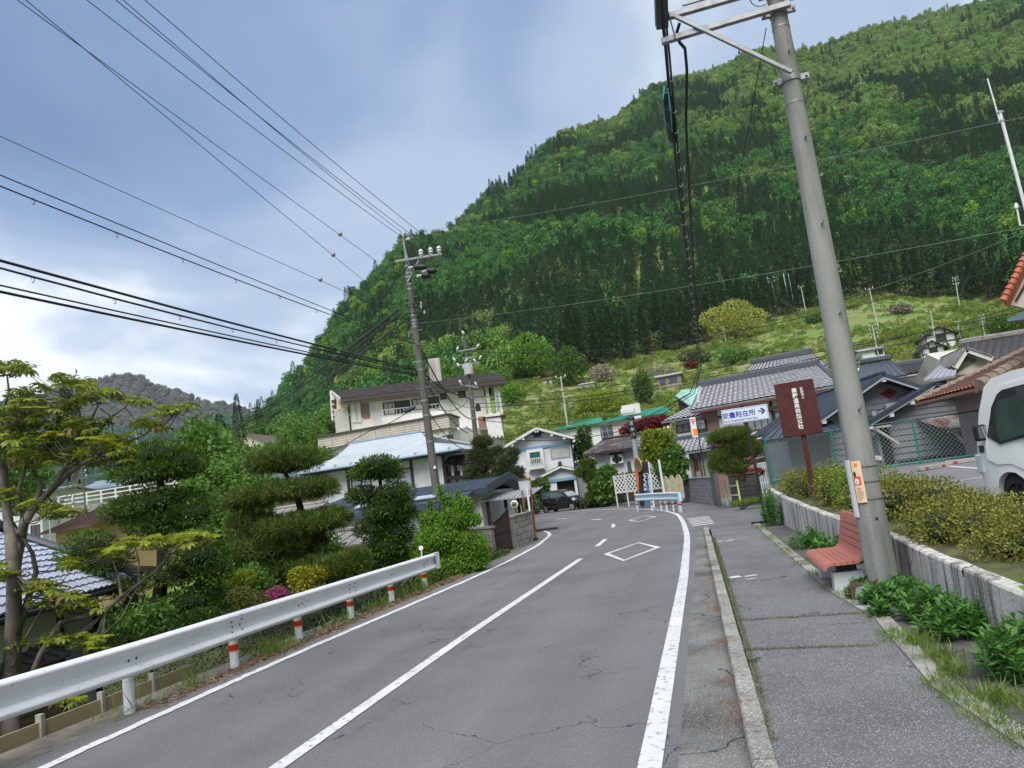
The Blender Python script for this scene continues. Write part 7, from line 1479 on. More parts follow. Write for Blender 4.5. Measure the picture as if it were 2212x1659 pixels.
def black_car():
 p, q = on_z(1179, 1108.5), on_z(1236, 1102.3); d = q - p; O = p.copy(); rz = math.atan2(d.y, d.x); sc = d.length / 2.42; t = thing('small_car', 'small black hatchback parked in front of the white two storey house', 'car', O, rz); t.scale = (sc,) * 3
 P = mat('car_black_paint', (.008, .008, .011), .15, .1, 2, coat=1.0, spec=.6); hw = .73
 # local x along the car (rear to front), y across (0 = near side)
 def body(out, m, name, y0, y1, tum=0.0, z0=.9):
  bm = bmesh.new(); f = bm.faces.new([bm.verts.new((x, y0, z)) for x, z in out]); bmesh.ops.triangulate(bm, faces=[f]); e = bmesh.ops.extrude_face_region(bm, geom=bm.faces[:])
  for v in e['geom']:
   if isinstance(v, bmesh.types.BMVert): v.co.y = y1
  for v in bm.verts:
   k = max(0, v.co.z - z0) * tum; v.co.y += k if v.co.y < hw else -k
  bmesh.ops.recalc_face_normals(bm, faces=bm.faces); me = bpy.data.meshes.new(name); bm.to_mesh(me); bm.free(); me.materials.append(m); me.polygons.foreach_set('use_smooth', [True] * len(me.polygons)); me.set_sharp_from_angle(angle=R(35)); return link(name, me, t)
 ar = .31; arc = lambda x: [(x + math.cos(a) * ar, .28 + math.sin(a) * ar) for a in np.linspace(.15, math.pi - .15, 12)]
 low = [(-.48, .30), (-.50, .62), (-.47, .98), (.0, 1.0), (1.9, .98), (2.35, .95), (2.75, .84), (2.88, .66), (2.90, .36), (2.80, .22), (2.76, .22)] + arc(2.42) + [(2.05, .2), (.36, .2)] + arc(0) + [(-.36, .25)]
 body(low, P, 'body', 0, 2 * hw); body([(-.46, .97), (-.40, 1.30), (-.22, 1.54), (.3, 1.61), (1.2, 1.59), (1.75, 1.42), (2.28, .97)], P, 'cabin', .03, 2 * hw - .03, .22, .97)
 def pan(pts, m, name, e=.008):
  b = MB(); b.extrude([(x, .03 + max(0, z - .97) * .22 - e if z > .9 else -e, z) for x, z in pts], (0, .006, 0)); return b.build(name, m, t)
 pan([(.42, 1.03), (.42, 1.47), (-.12, 1.46), (-.27, 1.22), (-.22, 1.05)], CARGL, 'rear_side_window'); pan([(.52, 1.03), (.52, 1.48), (1.18, 1.46), (1.55, 1.32), (1.86, 1.04)], CARGL, 'front_side_window')
 b = MB(); b.add([(1.80, .16, 1.40), (2.24, .06, 1.0), (2.24, 1.40, 1.0), (1.80, 1.30, 1.40)], [(0, 1, 2, 3)]); b.build('windscreen', mat('glass_bright', (.35, .37, .4), .1, .1), t)
 for x in (.47, 1.42): b = MB(); b.bx(x - .008, x + .008, -.006, .0, .34, .97); b.build('door_seam', BLKMETAL, t)
 for x in (.28, 1.12): b = MB(); b.bx(x, x + .16, -.02, .0, .86, .9); b.build('door_handle', CHR, t)
 b = MB(); b.box((1.72, -.09, 1.06), (.12, .16, .12)); bevel(b.build('mirror', P, t), .03, 2)
 for y in (.12, 2 * hw - .12): b = MB(); b.box((2.66, y, .78), (.30, .26, .17), ry=R(20)); bevel(b.build('headlight', mat('lens_clear', (.55, .58, .6), .1, spec=.9), t), .03, 2)
 b = MB(); b.box((-.46, .07, .86), (.06, .14, .26)); b.build('tail_light', mat('lens_red', (.3, .02, .02), .2), t); b = MB(); b.bx(2.9, 2.915, .55, .90, .42, .58); b.build('number_plate', WHITE, t)
 b = MB(); b.bx(-.35, 2.7, .15, 1.3, .17, .3); b.build('underbody', DARK, t)
 for x in (0, 2.42):
  b = MB()
  for y, s in ((.08, -1), (2 * hw - .08, 1)):
   o = MB(); o.tube([(x, y - s * .07, .27), (x, y - s * .05, .27), (x, y + s * .06, .27), (x, y + s * .075, .27)], [.25, .27, .27, .25], 20); w_ = o.build('wheel', RUB, t, 40); o = MB(); yy = y + s * .08
   for k in range(7): a = 2 * math.pi * k / 7; o.bar((x, yy, .27), (x + math.cos(a) * .18, yy, .27 + math.sin(a) * .18), .045, .02, (0, 1, 0))
   o.tube([(x, yy - s * .012, .27), (x, yy - s * .004, .27)], [.19, .19], 20); o.build('rim', CHR, w_)
black_car()
# ================================================================== POLES AND WIRES
PDARK = mat('pole_concrete_dark', (.115, .108, .10), .85, .15, 2, col2=(.07, .065, .06), c2s=1.5, c2t=.55, streak=True)
PLIGHT = mat('pole_pale', (.42, .43, .43), .7, .1, 1); INS = mat('insulator_porcelain', (.5, .52, .48), .25, .05, spec=.7)
def insulator(t, p, s=1.0, m=None, tilt=(0, 0, 1)):
 a = Vector(p); d = Vector(tilt).normalized() * s; b = MB(); b.tube([a, a + d * .06, a + d * .08, a + d * .14, a + d * .16, a + d * .24, a + d * .26], [.05 * s, .05 * s, .085 * s, .06 * s, .085 * s, .055 * s, .02 * s], 10); return b.build('insulator', m or INS, t, 40)
def main_pole():
 q = at_d(951, 1112, 30); q.z = -.5; top = at_y(871, 512, q.y); t = thing('utility_pole', 'tall dark concrete power pole behind the bright green bush, with crossarm and insulators', 'utility pole', q); L = lambda x, y, dy=0: at_y(x, y, q.y + dy) - q
 T = top - q; P = lambda z: T * (z / T.z); b = MB(); n = 9; zt = L(880, 585).z; b.tube([P(zt * i / n) for i in range(n + 1)], [.185 - .07 * i / n for i in range(n + 1)], 18); b.build('shaft', PDARK, t, 40)
 b = MB(); b.cyl(P(zt - .4), P(T.z), .05, n=8); b.bar(P(zt - .2) + Vector((.14, 0, 0)), P(T.z - .5) + Vector((.02, 0, 0)), .05, .05); b.build('top_mast', GALV, t)
 insulator(t, P(T.z), .8); insulator(t, P(T.z - .15) + Vector((.1, 0, 0)), .8, None, (1, 0, .05)); b = MB(); b.bar(P(T.z - .12) + Vector((-.2, 0, 0)), P(T.z - .12) + Vector((.5, 0, .0)), .05, .05); b.build('top_bracket', mat('bracket_rusty', (.2, .12, .1), .7), t)
 a, c = L(853, 565, -.15), L(955, 549, -.15); b = MB(); b.bar(a, c, .08, .09); bevel(b.build('crossarm', GALV, t), .01, 1)
 for x, y in ((910, 555), (931, 551), (949, 548)): insulator(t, L(x, y, -.15), 1.3)
 b = MB(); b.bar(L(908, 556, -.1), L(880, 610, -.15), .05, .05); b.build('brace', GALV, t)
 for x0, x1, y in ((893, 921, 577), (922, 943, 585), (911, 930, 595)):
  o = MB(); p, r_ = L(x0, y, -.3), L(x1, y, -.3); o.tube([p, p.lerp(r_, .15), p.lerp(r_, .8), r_], [.05, .13, .13, .06], 12); w = o.build('cutout_switch', BLKMETAL, t, 40); insulator(w, p, .9, None, (-1, 0, 0))
 for k, (y, hw_) in enumerate(((659, .75), (666, .7), (679, .9))): b = MB(); p = P(L(885, y).z); b.bar(p + Vector((-.1, -.1, 0)), p + Vector((hw_, -.12, .02)), .04, .05); b.build('side_arm', BLKMETAL, t); insulator(t, p + Vector((hw_ * .6, -.12, 0)), .6, None, (0, 0, -1))
 for y in (570, 586, 594, 610, 621, 680, 691, 698, 705, 745, 783, 800, 868, 900, 958): b = MB(); z = L(905, y).z; b.tube([P(z - .04), P(z + .04)], .2 - .075 * z / zt, 14); b.build('band', GALV, t, 40)
 for y in (640, 715, 840, 985, 1012): b = MB(); z = L(905, y).z; p = P(z); b.cyl(p + Vector((-.3, -.03, 0)), p + Vector((.3, -.03, .02)), .012, n=6); b.build('step_bolt', GALV, t)
 b = MB(); b.tube([L(873, 889, -.4), L(876, 888, -.4), L(893, 880, -.4), L(897, 878, -.4)], [.05, .10, .10, .05], 12); b.build('cable_closure', mat('closure_grey', (.07, .075, .085), .5), t, 40)
 b = MB(); c = P(L(940, 1010).z); b.box(c + Vector((.12, -.17, 0)), (.1, .02, .12)); b.build('number_tag', WHITE, t)
 return q, L, P
MQ, ML, MP = main_pole()
def second_pole():
 q = at_d(1041, 1066, 46); q.z = -.5; T = at_y(1003, 726, q.y) - q; t = thing('utility_pole', 'concrete power pole crowded with fittings, just right of the tall dark pole', 'utility pole', q); L = lambda x, y, dy=0: at_y(x, y, q.y + dy) - q; P = lambda z: T * (z / T.z)
 b = MB(); b.tube([P(0), P(T.z * .5), P(T.z)], [.2, .16, .08], 14); b.build('shaft', PDARK, t, 40)
 for (a, c) in (((986, 760), (1030, 752)), ((994, 831), (1034, 837)), ((984, 790), (1036, 783)), ((1000, 775), (1030, 770))): b = MB(); b.bar(L(*a, -.1), L(*c, -.1), .09, .09); b.build('crossarm', GALV, t)
 for x, y in ((987, 757), (1030, 750), (1003, 722), (984, 780), (992, 792), (1005, 782), (1028, 782), (1036, 776), (1000, 797), (1020, 797), (996, 829), (1030, 833)): insulator(t, L(x, y, -.15), 1.0, None, (random.uniform(-.9, .9), -.2, .7))
 b = MB(); c = L(1012, 797, -.1); b.cyl(c + Vector((0, 0, -.35)), c + Vector((0, 0, .35)), .3, n=12); b.build('transformer', PLIGHT, t, 40)
 a, c = L(988, 928, -.5), L(1007, 922, -.5); b = MB(); b.tube([a, a.lerp(c, .1), c], [.05, .14, .12], 10); o = b.build('street_light', WHITE, t, 40); b = MB(); b.tube([c, L(1016, 930, -.2), P(L(1022, 935).z)], .04, 6); b.build('light_arm', GALV, o)
 for y in (860, 885, 905, 965, 1000): b = MB(); z = L(1015, y).z; b.tube([P(z - .06), P(z + .06)], .23 - .1 * z / T.z, 12); b.build('band', GALV, t, 40)
 return q, L, P
SQ, SL, SP = second_pole()
def junction_pole():
 q = at_y(1388, 1092, 41); q.z = -.1; T = at_y(1363, 897, q.y) - q; t = thing('utility_pole', 'grey street pole at the bend wrapped in orange and black near its foot', 'utility pole', q); L = lambda x, y, dy=0: at_y(x, y, q.y + dy) - q; P = lambda z: T * (z / T.z)
 b = MB(); b.tube([P(0), P(T.z)], [.19, .12], 14); b.build('shaft', mat('pole_blue_grey', (.25, .30, .32), .7, .15, 2), t, 40)
 b = MB(); z0, z1 = L(1384, 1060).z, L(1376, 990).z; b.tube([P(z0) + Vector((-.02, -.03, 0)), P(z1) + Vector((-.02, -.03, 0))], .165, 14); b.build('orange_wrap', mat('wrap_orange', (.62, .13, .03), .55, .1, 3), t, 40)
 b = MB(); b.tube([L(1384, 1000, -.3), L(1384, 1020, -.25), L(1387, 1092, -.25)], .13, 10); b.build('black_conduit', BLKMETAL, t); b = MB(); b.cyl(L(1402, 1094, -.2), L(1397, 1024, -.2), .05, n=8); b.build('blue_sleeve', mat('sleeve_blue', (.03, .16, .42), .5), t)
 a = L(1343, 888, -.3); b = MB(); b.box(L(1356, 888, -.2), (.75, .35, .3)); bevel(b.build('lamp_box', WHITE, t), .04, 2); b = MB(); b.box(L(1378, 901, -.2), (.38, .16, .14)); b.build('sensor_lamp', WHITE, t)
 for y in (905, 920, 932, 945): b = MB(); z = L(1368, y).z; b.tube([P(z - .05), P(z + .05)], .17, 12); b.build('band', BLKMETAL, t, 40)
 b = MB(); c = P(L(1368, 922).z); b.tube([c + Vector((.1, -.15, .3)), c + Vector((.15, -.2, -.3)), c + Vector((.05, -.2, -.6)), c + Vector((-.35, -.1, .2))], .045, 6); b.build('cable_loop', WIRE, t)
 return q, L, P
JQ, JL, JP = junction_pole()
def traffic_mirror():
 q = at_y(1412, 1090, 40.5); q.z = 0; t = thing('traffic_mirror', 'round traffic mirror with an orange rim seen nearly edge on at the bend', 'traffic mirror', q); L = lambda x, y: at_y(x, y, q.y) - q
 b = MB(); b.cyl(Vector((0, 0, 0)), L(1401, 997), .05, n=8); b.build('post', WHITE, t); c = L(1379, 1003); n = Vector((-.85, -.5, -.1)).normalized(); b = MB(); b.tube([c - n * .06, c, c + n * .05], [.3, .40, .40], 20); o = b.build('rim', ORNG, t, 40); b = MB(); b.tube([c + n * .052, c + n * .06], [.36, .30], 20); b.build('mirror_glass', mat('mirror_glass', (.5, .5, .48), .1), o); b = MB(); b.bar(c, L(1402, 1003), .05, .05); b.build('arm', GALV, t)
 p = L(1395, 1010); b = MB(); b.box(p, (.5, .06, .6)); b.build('back_plate', BLKMETAL, t)
traffic_mirror()
def white_post():
 q = at_y(1439, 1089, 38.5); q.z = 0; t = thing('marker_post', 'plain thin white post standing beside the cream lattice panels', 'post', q); b = MB(); b.cyl((0, 0, 0), at_y(1423, 993, q.y) - q, .06, n=8); b.build('post', WHITE, t)
white_post()
def hill_pole(label, x0, y0, x1, y1, r=.16, arms=1, D=None, m=None, name='utility_pole'):
 g = on_land(x1, y1) if D is None else at_d(x1, y1, D); q = at_y(x0, y0, g.y) - g; t = thing(name, label, 'utility pole', g, 0, 'slim poles standing on the far slopes'); s = q.z / 10
 b = MB(); b.tube([Vector((0, 0, -1)), q], [r * s * .9, r * s * .6], 8); b.build('shaft', m or PLIGHT, t, 40)
 for k in range(arms): b = MB(); c = q * (.97 - .1 * k); b.bar(c + Vector((-.9 * s, 0, 0)), c + Vector((.9 * s, 0, 0)), .12 * s, .12 * s); b.build('crossarm', GALV, t); [insulator(t, c + Vector((u * s, 0, .05)), 1.6 * s) for u in (-.8, .8)]
HP = [('leftmost of three white poles at the forest edge right of the pale round tree', 1664, 599, 1683, 679, 2), ('middle one of the three white poles in front of the forest', 1692, 591, 1708, 672, 0), ('right one of the three white poles in front of the forest', 1702, 590, 1719, 671, 0), ('short thin pole just right of the three white poles', 1730, 618, 1742, 680, 1),
      ('white pole with a forked top on the open meadow right of the big pole', 1877, 622, 1898, 709, 1), ('pole before the dark cedars with several small crossarms', 2012, 582, 2020, 640, 3), ('leaning twin armed pole at the meadow top near the white guard fence', 2063, 599, 2073, 665, 3), ('pole bristling with fittings in front of the white box building', 1884, 702, 1901, 786, 4), ('pole rising in front of the timbered farmhouse', 2010, 671, 2023, 760, 1), ('slim pole right of the timbered farmhouse', 2069, 694, 2076, 745, 1), ('pole with a pale transformer cluster above the grey tiled roof', 2120, 681, 2128, 738, 4),
      ('pole with short arms below the pale round tree', 1561, 706, 1571, 745, 2), ('thin pole at the forest edge left of the pale round tree', 1426, 679, 1438, 737, 0), ('tall thin pole between the inn and the green roofed house', 1211, 812, 1228, 936, 1), ('twin armed pole in the grass left of the bright green bush tree', 1217, 872, 1226, 925, 3), ('cream post behind the beige gabled house', 592, 936, 595, 968, 0)]
for l, x0, y0, x1, y1, k in HP: hill_pole(l, x0, y0, x1, y1, .2, k)
hill_pole('grey pole rising behind the trunk of the umbrella-leaved tree', 33, 1013, 38, 1060, .2, 0, 60); hill_pole('pale pole in front of the yellow tan house', 103, 1058, 111, 1172, .16, 0, 30); hill_pole('dark pole with a pale transformer beside the railed bridge', 175, 1006, 190, 1124, .2, 3, 48, PDARK); hill_pole('pole with a ring of lamps left of the dark conifer', 290, 905, 296, 950, .2, 2, 90)
def roof_mast():
 Y = 23; q = at_y(2212, 440, Y); t = thing('antenna_mast', 'white telescopic antenna mast rising at the right edge against the forest', 'mast', q); L = lambda x, y: at_y(x, y, Y) - q; w = mat('mast_white', (.62, .64, .66), .4)
 b = MB(); b.cyl(L(2240, 545), L(2159, 240), .045, n=10); b.build('lower_tube', w, t, 40); b = MB(); b.cyl(L(2161, 266), L(2133, 170), .022, n=8); b.build('upper_tube', w, t, 40)
 for a in ((2160, 243), (2162, 262)): b = MB(); b.box(L(*a), (.16, .1, .05)); b.build('clamp', GALV, t)
 for p in ((2075, 637), (2120, 745)): b = MB(); b.tube([L(2187, 355), at_y(*p, 31) - q], .009, 4); b.build('guy_wire', GALV, t)
 a = L(2204, 487); b = MB(); b.tube([L(2230, 487), a, L(2196, 447)], .025, 8); b.build('bracket', w, t); b = MB(); b.tube([L(2196, 450), L(2195, 443), L(2194, 438)], [.05, .06, .01], 8); b.build('lamp', w, t, 40)
roof_mast()
# ---- wires
GW = {}
def wire(pts, r, label, group=None, sag=0.0, name='overhead_wire', m=None, n=14, rings=0):
 pts = [Vector(p) for p in pts]; P = []
 for a, c in zip(pts, pts[1:]):
  for i in range(n): k = i / n; P.append(a.lerp(c, k) - Vector((0, 0, sag * 4 * k * (1 - k))))
 P.append(pts[-1]); O = P[0]; b = MB(O); b.tube(P, r, 5); o = b.build(name, m or WIRE); o.location = O; tag(o, label, 'cable' if 'cable' in name else 'wire', group)
 for i in range(rings):
  k = int((i + 1) * (len(P) - 1) / (rings + 1)); c = P[k]; d = (P[k + 1] - P[k - 1]).normalized(); u = Vector((0, 0, 1)); q = MB(O); q.tube([c + (u * math.sin(a) + d * math.cos(a) * .5) * .06 - u * .04 for a in np.linspace(0, 5.6, 9)], .008, 4); q.build('hanger_ring', WIRE, o)
 return o
def border(x, y, z): p = on_z(x, y, z); return p
mw = lambda x, y, dy=0: ML(x, y, dy) + MQ
def ext(a, c, k=1.6): return c + (c - a) * (k - 1)
G1 = 'wires fanning from the tall dark pole to the upper left'
def span(p, q, zq, r, label, g, sag=.15, **kw):
 a = mw(*p); c = on_z(q[0], q[1], zq); return wire([a, ext(a, c, 1.5)], r, label, g, sag, **kw)
for q, p in (((213, 0), (910, 541)), ((274, 0), (931, 538)), ((288, 0), (869, 503)), ((335, 0), (949, 535))): span(p, q, 13.2, .010, 'thin wire from the top of the tall dark pole to the upper left', G1, .25)
G2 = 'paired wires with small markers'
for q, p, mk in (((62, 0), (866, 672), (720, 553)), ((45, 0), (880, 612), (735, 517)), ((0, 290), (884, 691), (692, 612))):
 o = span(p, q, 10.5, .008, 'thin wire carrying a small round marker left of the tall dark pole', G2, .05); a = mw(*p); c = on_z(*q, 10.5); k = (mk[0] - p[0]) / (q[0] - p[0]); lo, hi = 0, 1
 for _ in range(30):
  mid = (lo + hi) / 2; w = a.lerp(c, mid); d = w - CO; x = d.dot(rgt) / d.dot(fwd) * 1600 + 1106
  if x > mk[0]: lo = mid
  else: hi = mid
 b = MB(o.location); b.tube([w + Vector((-.06, 0, .03)), w + Vector((-.03, 0, .01)), w + Vector((.03, 0, -.02)), w + Vector((.06, 0, -.04))], [.02, .07, .07, .02], 8); b.build('marker', mat('marker_grey', (.3, .29, .27), .6), o, 40)
span((905, 745), (0, 368), 8.6, .012, 'upper strand of the twin communication cable with rings', None, .1, name='cable'); span((905, 747), (0, 380), 8.5, .014, 'lower strand of the twin communication cable looped on small rings', None, .22, name='cable', rings=22)
for i, (y0, p, r) in enumerate(((551, (898, 798), .03), (557, (899, 801), .02), (548, (897, 795), .012))): span(p, (0, y0), 7.2, r, ['heavy black cable in the middle of the thick bundle crossing the left sky', 'lower black cable of the thick bundle crossing the left sky', 'thin upper strand with rings over the thick bundle crossing the left sky'][i], 'cables of the thick bundle', .12 + .1 * i, name='cable', rings=18 if i == 2 else 0)
span((901, 808), (0, 606), 6.6, .018, 'upper of the two lowest black cables at the left', None, .1, name='cable'); span((901, 811), (0, 620), 6.5, .028, 'lowest and thickest of the black cables at the left', None, .1, name='cable')
far_l = [at_d(418, 967, 70), at_d(424, 970, 70), at_d(470, 955, 70)]
for i, (p, c) in enumerate(zip(((861, 668), (868, 676), (876, 692)), far_l)): wire([mw(*p), ext(mw(*p), c, 1.1)], .045, 'bristly spiral wrapped cable running down from the tall dark pole to the left valley', 'spiral wrapped cables', .5, 'cable', mat('cable_wrapped', (.055, .055, .055), .7, .4, 30), 20)
G3 = 'thin lines crossing in front of the wooded mountain'
for a, c, Yc in (((885, 503), (2212, 230), 16), ((905, 698), (2212, 468), 16)): wire([mw(*a), ext(mw(*a), at_y(*c, Yc), 1.3)], .006, 'long pale line from the tall dark pole across the forest to the right edge', G3, .3, m=mat('line_pale', (.17, .20, .16), .6))
wire([at_y(1500, 735, 90), at_y(1880, 627, 60), at_y(2212, 502, 40), at_y(2300, 470, 36)], .02, 'pale line from the forked meadow pole to the right edge', None, .1, m=mat('line_pale', (.28, .33, .27), .6))
sw = lambda x, y: SL(x, y) + SQ
for a, c, d in (((1010, 858), (1504, 800), (2212, 662)), ((1012, 872), (1500, 818), (2212, 676)), ((1014, 880), (1500, 826), (2212, 650)), ((1005, 758), (1450, 742), (2212, 560))): wire([sw(*a), at_y(*c, 48), ext(at_y(*c, 48), at_y(*d, 42), 1.2)], .022, 'dark line sagging over the village roofs towards the right edge', 'lines over the village roofs', .35)
for i, (a, c) in enumerate((((903, 800), (1015, 860)), ((905, 803), (1012, 880)), ((908, 806), (1010, 935)), ((912, 868), (1013, 862)), ((905, 745), (1016, 905)), ((915, 870), (1018, 965)), ((900, 783), (1003, 830)), ((880, 600), (1000, 760)))): wire([mw(*a), sw(*c)], .018 if i % 2 else .03, 'tangled cable slung between the two poles by the inn', 'cables between the two poles by the inn', .25 + .1 * i, 'cable')
wire([mw(895, 880), mw(800, 930), at_d(560, 1050, 40)], .016, 'line dropping from the grey closure on the tall dark pole to the roofs at left', None, .1); wire([sw(988, 926), at_d(800, 1010, 44)], .012, 'thin line from the street light of the second pole down over the blue roof', None, .1)
wire([JP(JL(1368, 915).z) + JQ, at_y(1225, 915, 70), sw(1020, 905)], .025, 'dark cable from the pole at the bend back towards the inn', None, .2, 'cable'); wire([JP(JL(1368, 925).z) + JQ, sw(1022, 940)], .02, 'lower dark cable from the pole at the bend past the white house', None, .5, 'cable')
# cables along the road from the arms of the big pole
def road_cables():
 seq = lambda pts: [at_y(x, y, Y) for x, y, Y in pts]
 J = JP(JL(1368, 918).z) + JQ; g = 'black cables hanging from the arms of the big pole'
 A = seq(((1424, -60, 8.2), (1433, 60, 8.9), (1438, 105, 9.3), (1450, 250, 10.5), (1466, 400, 13), (1480, 520, 16), (1494, 640, 21), (1505, 740, 29), (1508, 800, 36), (1490, 850, 38.5))) + [J]
 wire(A, .024, 'main black cable running from the arm of the big pole along the road', g, 0, 'cable', n=5)
 B = seq(((1440, 60, 9), (1446, 120, 9.3), (1462, 300, 10.8), (1478, 470, 13.5), (1492, 610, 18), (1504, 720, 25), (1512, 800, 34), (1495, 848, 38))) + [J + Vector((0, 0, -.2))]
 o = wire(B, .015, 'thinner cable with pale loops twisted beside the main road cable', g, 0, 'cable', n=6)
 for i in range(34):
  k = .18 + .75 * (i / 33) ** .75; f = k * (len(B) - 2); j = int(f); c = B[j].lerp(B[j + 1], f - j); q = MB(o.location); q.tube([c + Vector((.022 * math.sin(a), .0, .028 * math.cos(a))) for a in np.linspace(.6, 4.6, 7)], .006, 4); q.build('spiral_hanger', mat('hanger_pale', (.45, .45, .42), .5), o)
 C = seq(((1468, 50, 8.9), (1462, 70, 9.0), (1468, 92, 9.05), (1480, 105, 9.1), (1484, 150, 9.4), (1482, 260, 10.3), (1488, 400, 12.5), (1497, 560, 16.5), (1506, 700, 24), (1514, 795, 34), (1500, 850, 39))) + [J + Vector((0, 0, -.4))]
 wire(C, .021, 'separate black cable looping from the lower arm and running down the right side', g, 0, 'cable', n=6)
 D = seq(((1655, 60, 9.05), (1640, 150, 9.3), (1620, 260, 10), (1600, 350, 11), (1580, 470, 13), (1560, 620, 20))); wire([D[0], D[2], D[4], at_y(1545, 760, 40)], .006, 'thin wire slanting from the shaft of the big pole past the brace', None, .0)
 o = at_y(1429, 30, 9.1); t = thing('cable_closure', 'dark steel cable closure box hanging beside the arm ends', 'cable box', o); L = lambda x, y, Y=9.1: at_y(x, y, Y) - o
 a, c = L(1428, -60, 8.6), L(1431, 62, 9.0); b = MB(); b.bar(a, c, .15, .13, (0, 1, 0)); bevel(b.build('box', mat('box_steel_dark', (.05, .055, .065), .4, .2), t), .01, 1); b = MB(); b.bar(a + Vector((-.08, -.03, 0)), c + Vector((-.07, -.03, .05)), .02, .13, (0, 1, 0)); b.build('side_plate', mat('plate_grey', (.22, .24, .27), .4), t)
 o = at_y(1449, 250, 10.4); t = thing('cable_closure', 'black cylindrical cable closure on the road cable below the arms', 'cable closure', o); L = lambda x, y, Y=10.4: at_y(x, y, Y) - o
 b = MB(); b.tube([L(1440, 200, 10.0), L(1441, 212, 10.05), L(1454, 296, 10.9), L(1455, 304, 10.95)], [.05, .085, .085, .06], 14); b.build('body', mat('closure_black', (.012, .012, .014), .35, .1), t, 40)
 for f in (.15, .5, .95): p = L(1441, 212, 10.05).lerp(L(1454, 296, 10.9), f); d = (L(1454, 296, 10.9) - L(1441, 212, 10.05)).normalized() * .01; b = MB(); b.tube([p - d, p + d], .089, 14); b.build('strap', mat('strap_dark', (.10, .10, .10), .4), t)
 for dx in (0, .03): b = MB(); b.tube([L(1434 + dx * 90, 185, 9.7), L(1432, 215, 9.7), L(1436, 260, 9.9), L(1452, 285, 10.2), L(1447 + dx * 100, 240, 9.8), L(1443, 190, 9.7)], .006, 5); b.build('blue_tail', mat('cable_cyan', (.05, .30, .42), .5), t)
road_cables()
# ================================================================== PLANTS
def pad(px, py, rx, ry, Y, k=.8):
 c = at_y(px, py, Y); s = (c - CO).dot(fwd) / 1600; return (c.x, c.y, c.z, rx * s, rx * s * k, ry * s)
LM = {'yew': leafmat('leaf_yew', [(.02, .055, .012), (.07, .145, .02), (.20, .29, .03)], .25, ns=.8), 'pine': leafmat('leaf_pine', [(.03, .07, .018), (.09, .155, .026), (.30, .33, .065)], .3, ns=.9), 'bright': leafmat('leaf_bright', [(.08, .19, .018), (.16, .33, .03), (.25, .43, .05)], .45, ns=.7),
      'yellow': leafmat('leaf_yellow', [(.16, .18, .015), (.30, .30, .02), (.42, .38, .04)], .4, ns=.8), 'olive': leafmat('leaf_olive', [(.06, .075, .02), (.13, .15, .03), (.24, .22, .05)], .3, ns=1.1), 'azalea': leafmat('leaf_azalea', [(.06, .075, .022), (.19, .205, .035), (.42, .40, .075)], .3, ns=1.6),
      'weed': leafmat('leaf_weed', [(.045, .13, .028), (.085, .22, .04), (.15, .32, .065)], .35, ns=1.5), 'grass': leafmat('leaf_grass', [(.08, .15, .02), (.15, .25, .035), (.32, .33, .09)], .35, ns=1.2), 'red': leafmat('leaf_red', [(.10, .008, .012), (.20, .018, .02), (.30, .05, .04)], .3, ns=1), 'azred': leafmat('flower_red', [(.06, .08, .02), (.42, .03, .02), (.55, .05, .02)], .3, ns=1), 'pink': leafmat('flower_pink', [(.06, .10, .02), (.40, .06, .20), (.55, .12, .32)], .3, ns=2),
      'mid': leafmat('leaf_mid', [(.06, .13, .025), (.12, .24, .04), (.19, .33, .06)], .4, ns=.4), 'lime': leafmat('leaf_lime', [(.15, .22, .02), (.25, .33, .03), (.36, .42, .06)], .4, ns=.5), 'dull': leafmat('leaf_dull', [(.04, .06, .026), (.085, .115, .045), (.16, .18, .07)], .2, ns=.8), 'pale': leafmat('blossom_pale', [(.20, .18, .12), (.36, .33, .25), (.5, .48, .4)], .3, ns=.6), 'twig': leafmat('twig_grey', [(.14, .12, .10), (.22, .19, .16), (.3, .26, .22)], .0, ns=.6), 'dry': leafmat('litter_red_brown', [(.10, .05, .03), (.2, .11, .06), (.30, .2, .1)], .1), 'tan': leafmat('leaf_tan_new', [(.26, .30, .05), (.38, .41, .07), (.48, .49, .12)], .35, ns=.4)}
def foliage(pads, n, size, style='leaf', base=(0, 0, 0), shell=.55):
 p, o = blob_pts(pads, n, shell); o = o / np.linalg.norm(o, axis=1)[:, None]; p = p - np.array(base)
 if style == 'leaf': d = o * .7 + RNG.normal(size=(n, 3)) * .6; L = size * (.6 + .8 * RNG.random(n)); return leaves(p, d, L, L * .5, .12, o)
 if style == 'spray':
  d = o * [1, 1, .35] + RNG.normal(size=(n, 3)) * .35 + np.array([0, 0, .12]); L = size * (.6 + .8 * RNG.random(n)); return leaves(p, d, L, L * .34, .1, np.array([[0, 0, 1.]]))
 if style == 'needle':       # upright bundles of needles with pale candles
  k = 8; p = np.repeat(p, k, 0); o = np.repeat(o, k, 0); m = len(p); d = o * .5 + RNG.normal(size=(m, 3)) * .45 + np.array([0, 0, .55]); L = size * (.6 + .8 * RNG.random(m)); return leaves(p, d, L, L * .075, .03)
 if style == 'blade':
  d = RNG.normal(size=(n, 3)) * [.45, .45, .2] + np.array([0, 0, 1.]); L = size * (.5 + .9 * RNG.random(n)); return leaves(p, d, L, L * .07, .25)
def leaf_obj(name, v, m, parent=None, kind='stuff'):
 o = link(name, np_mesh(name, v, quads(len(v) // 4), m), parent); 
 if kind: o['kind'] = kind
 return o
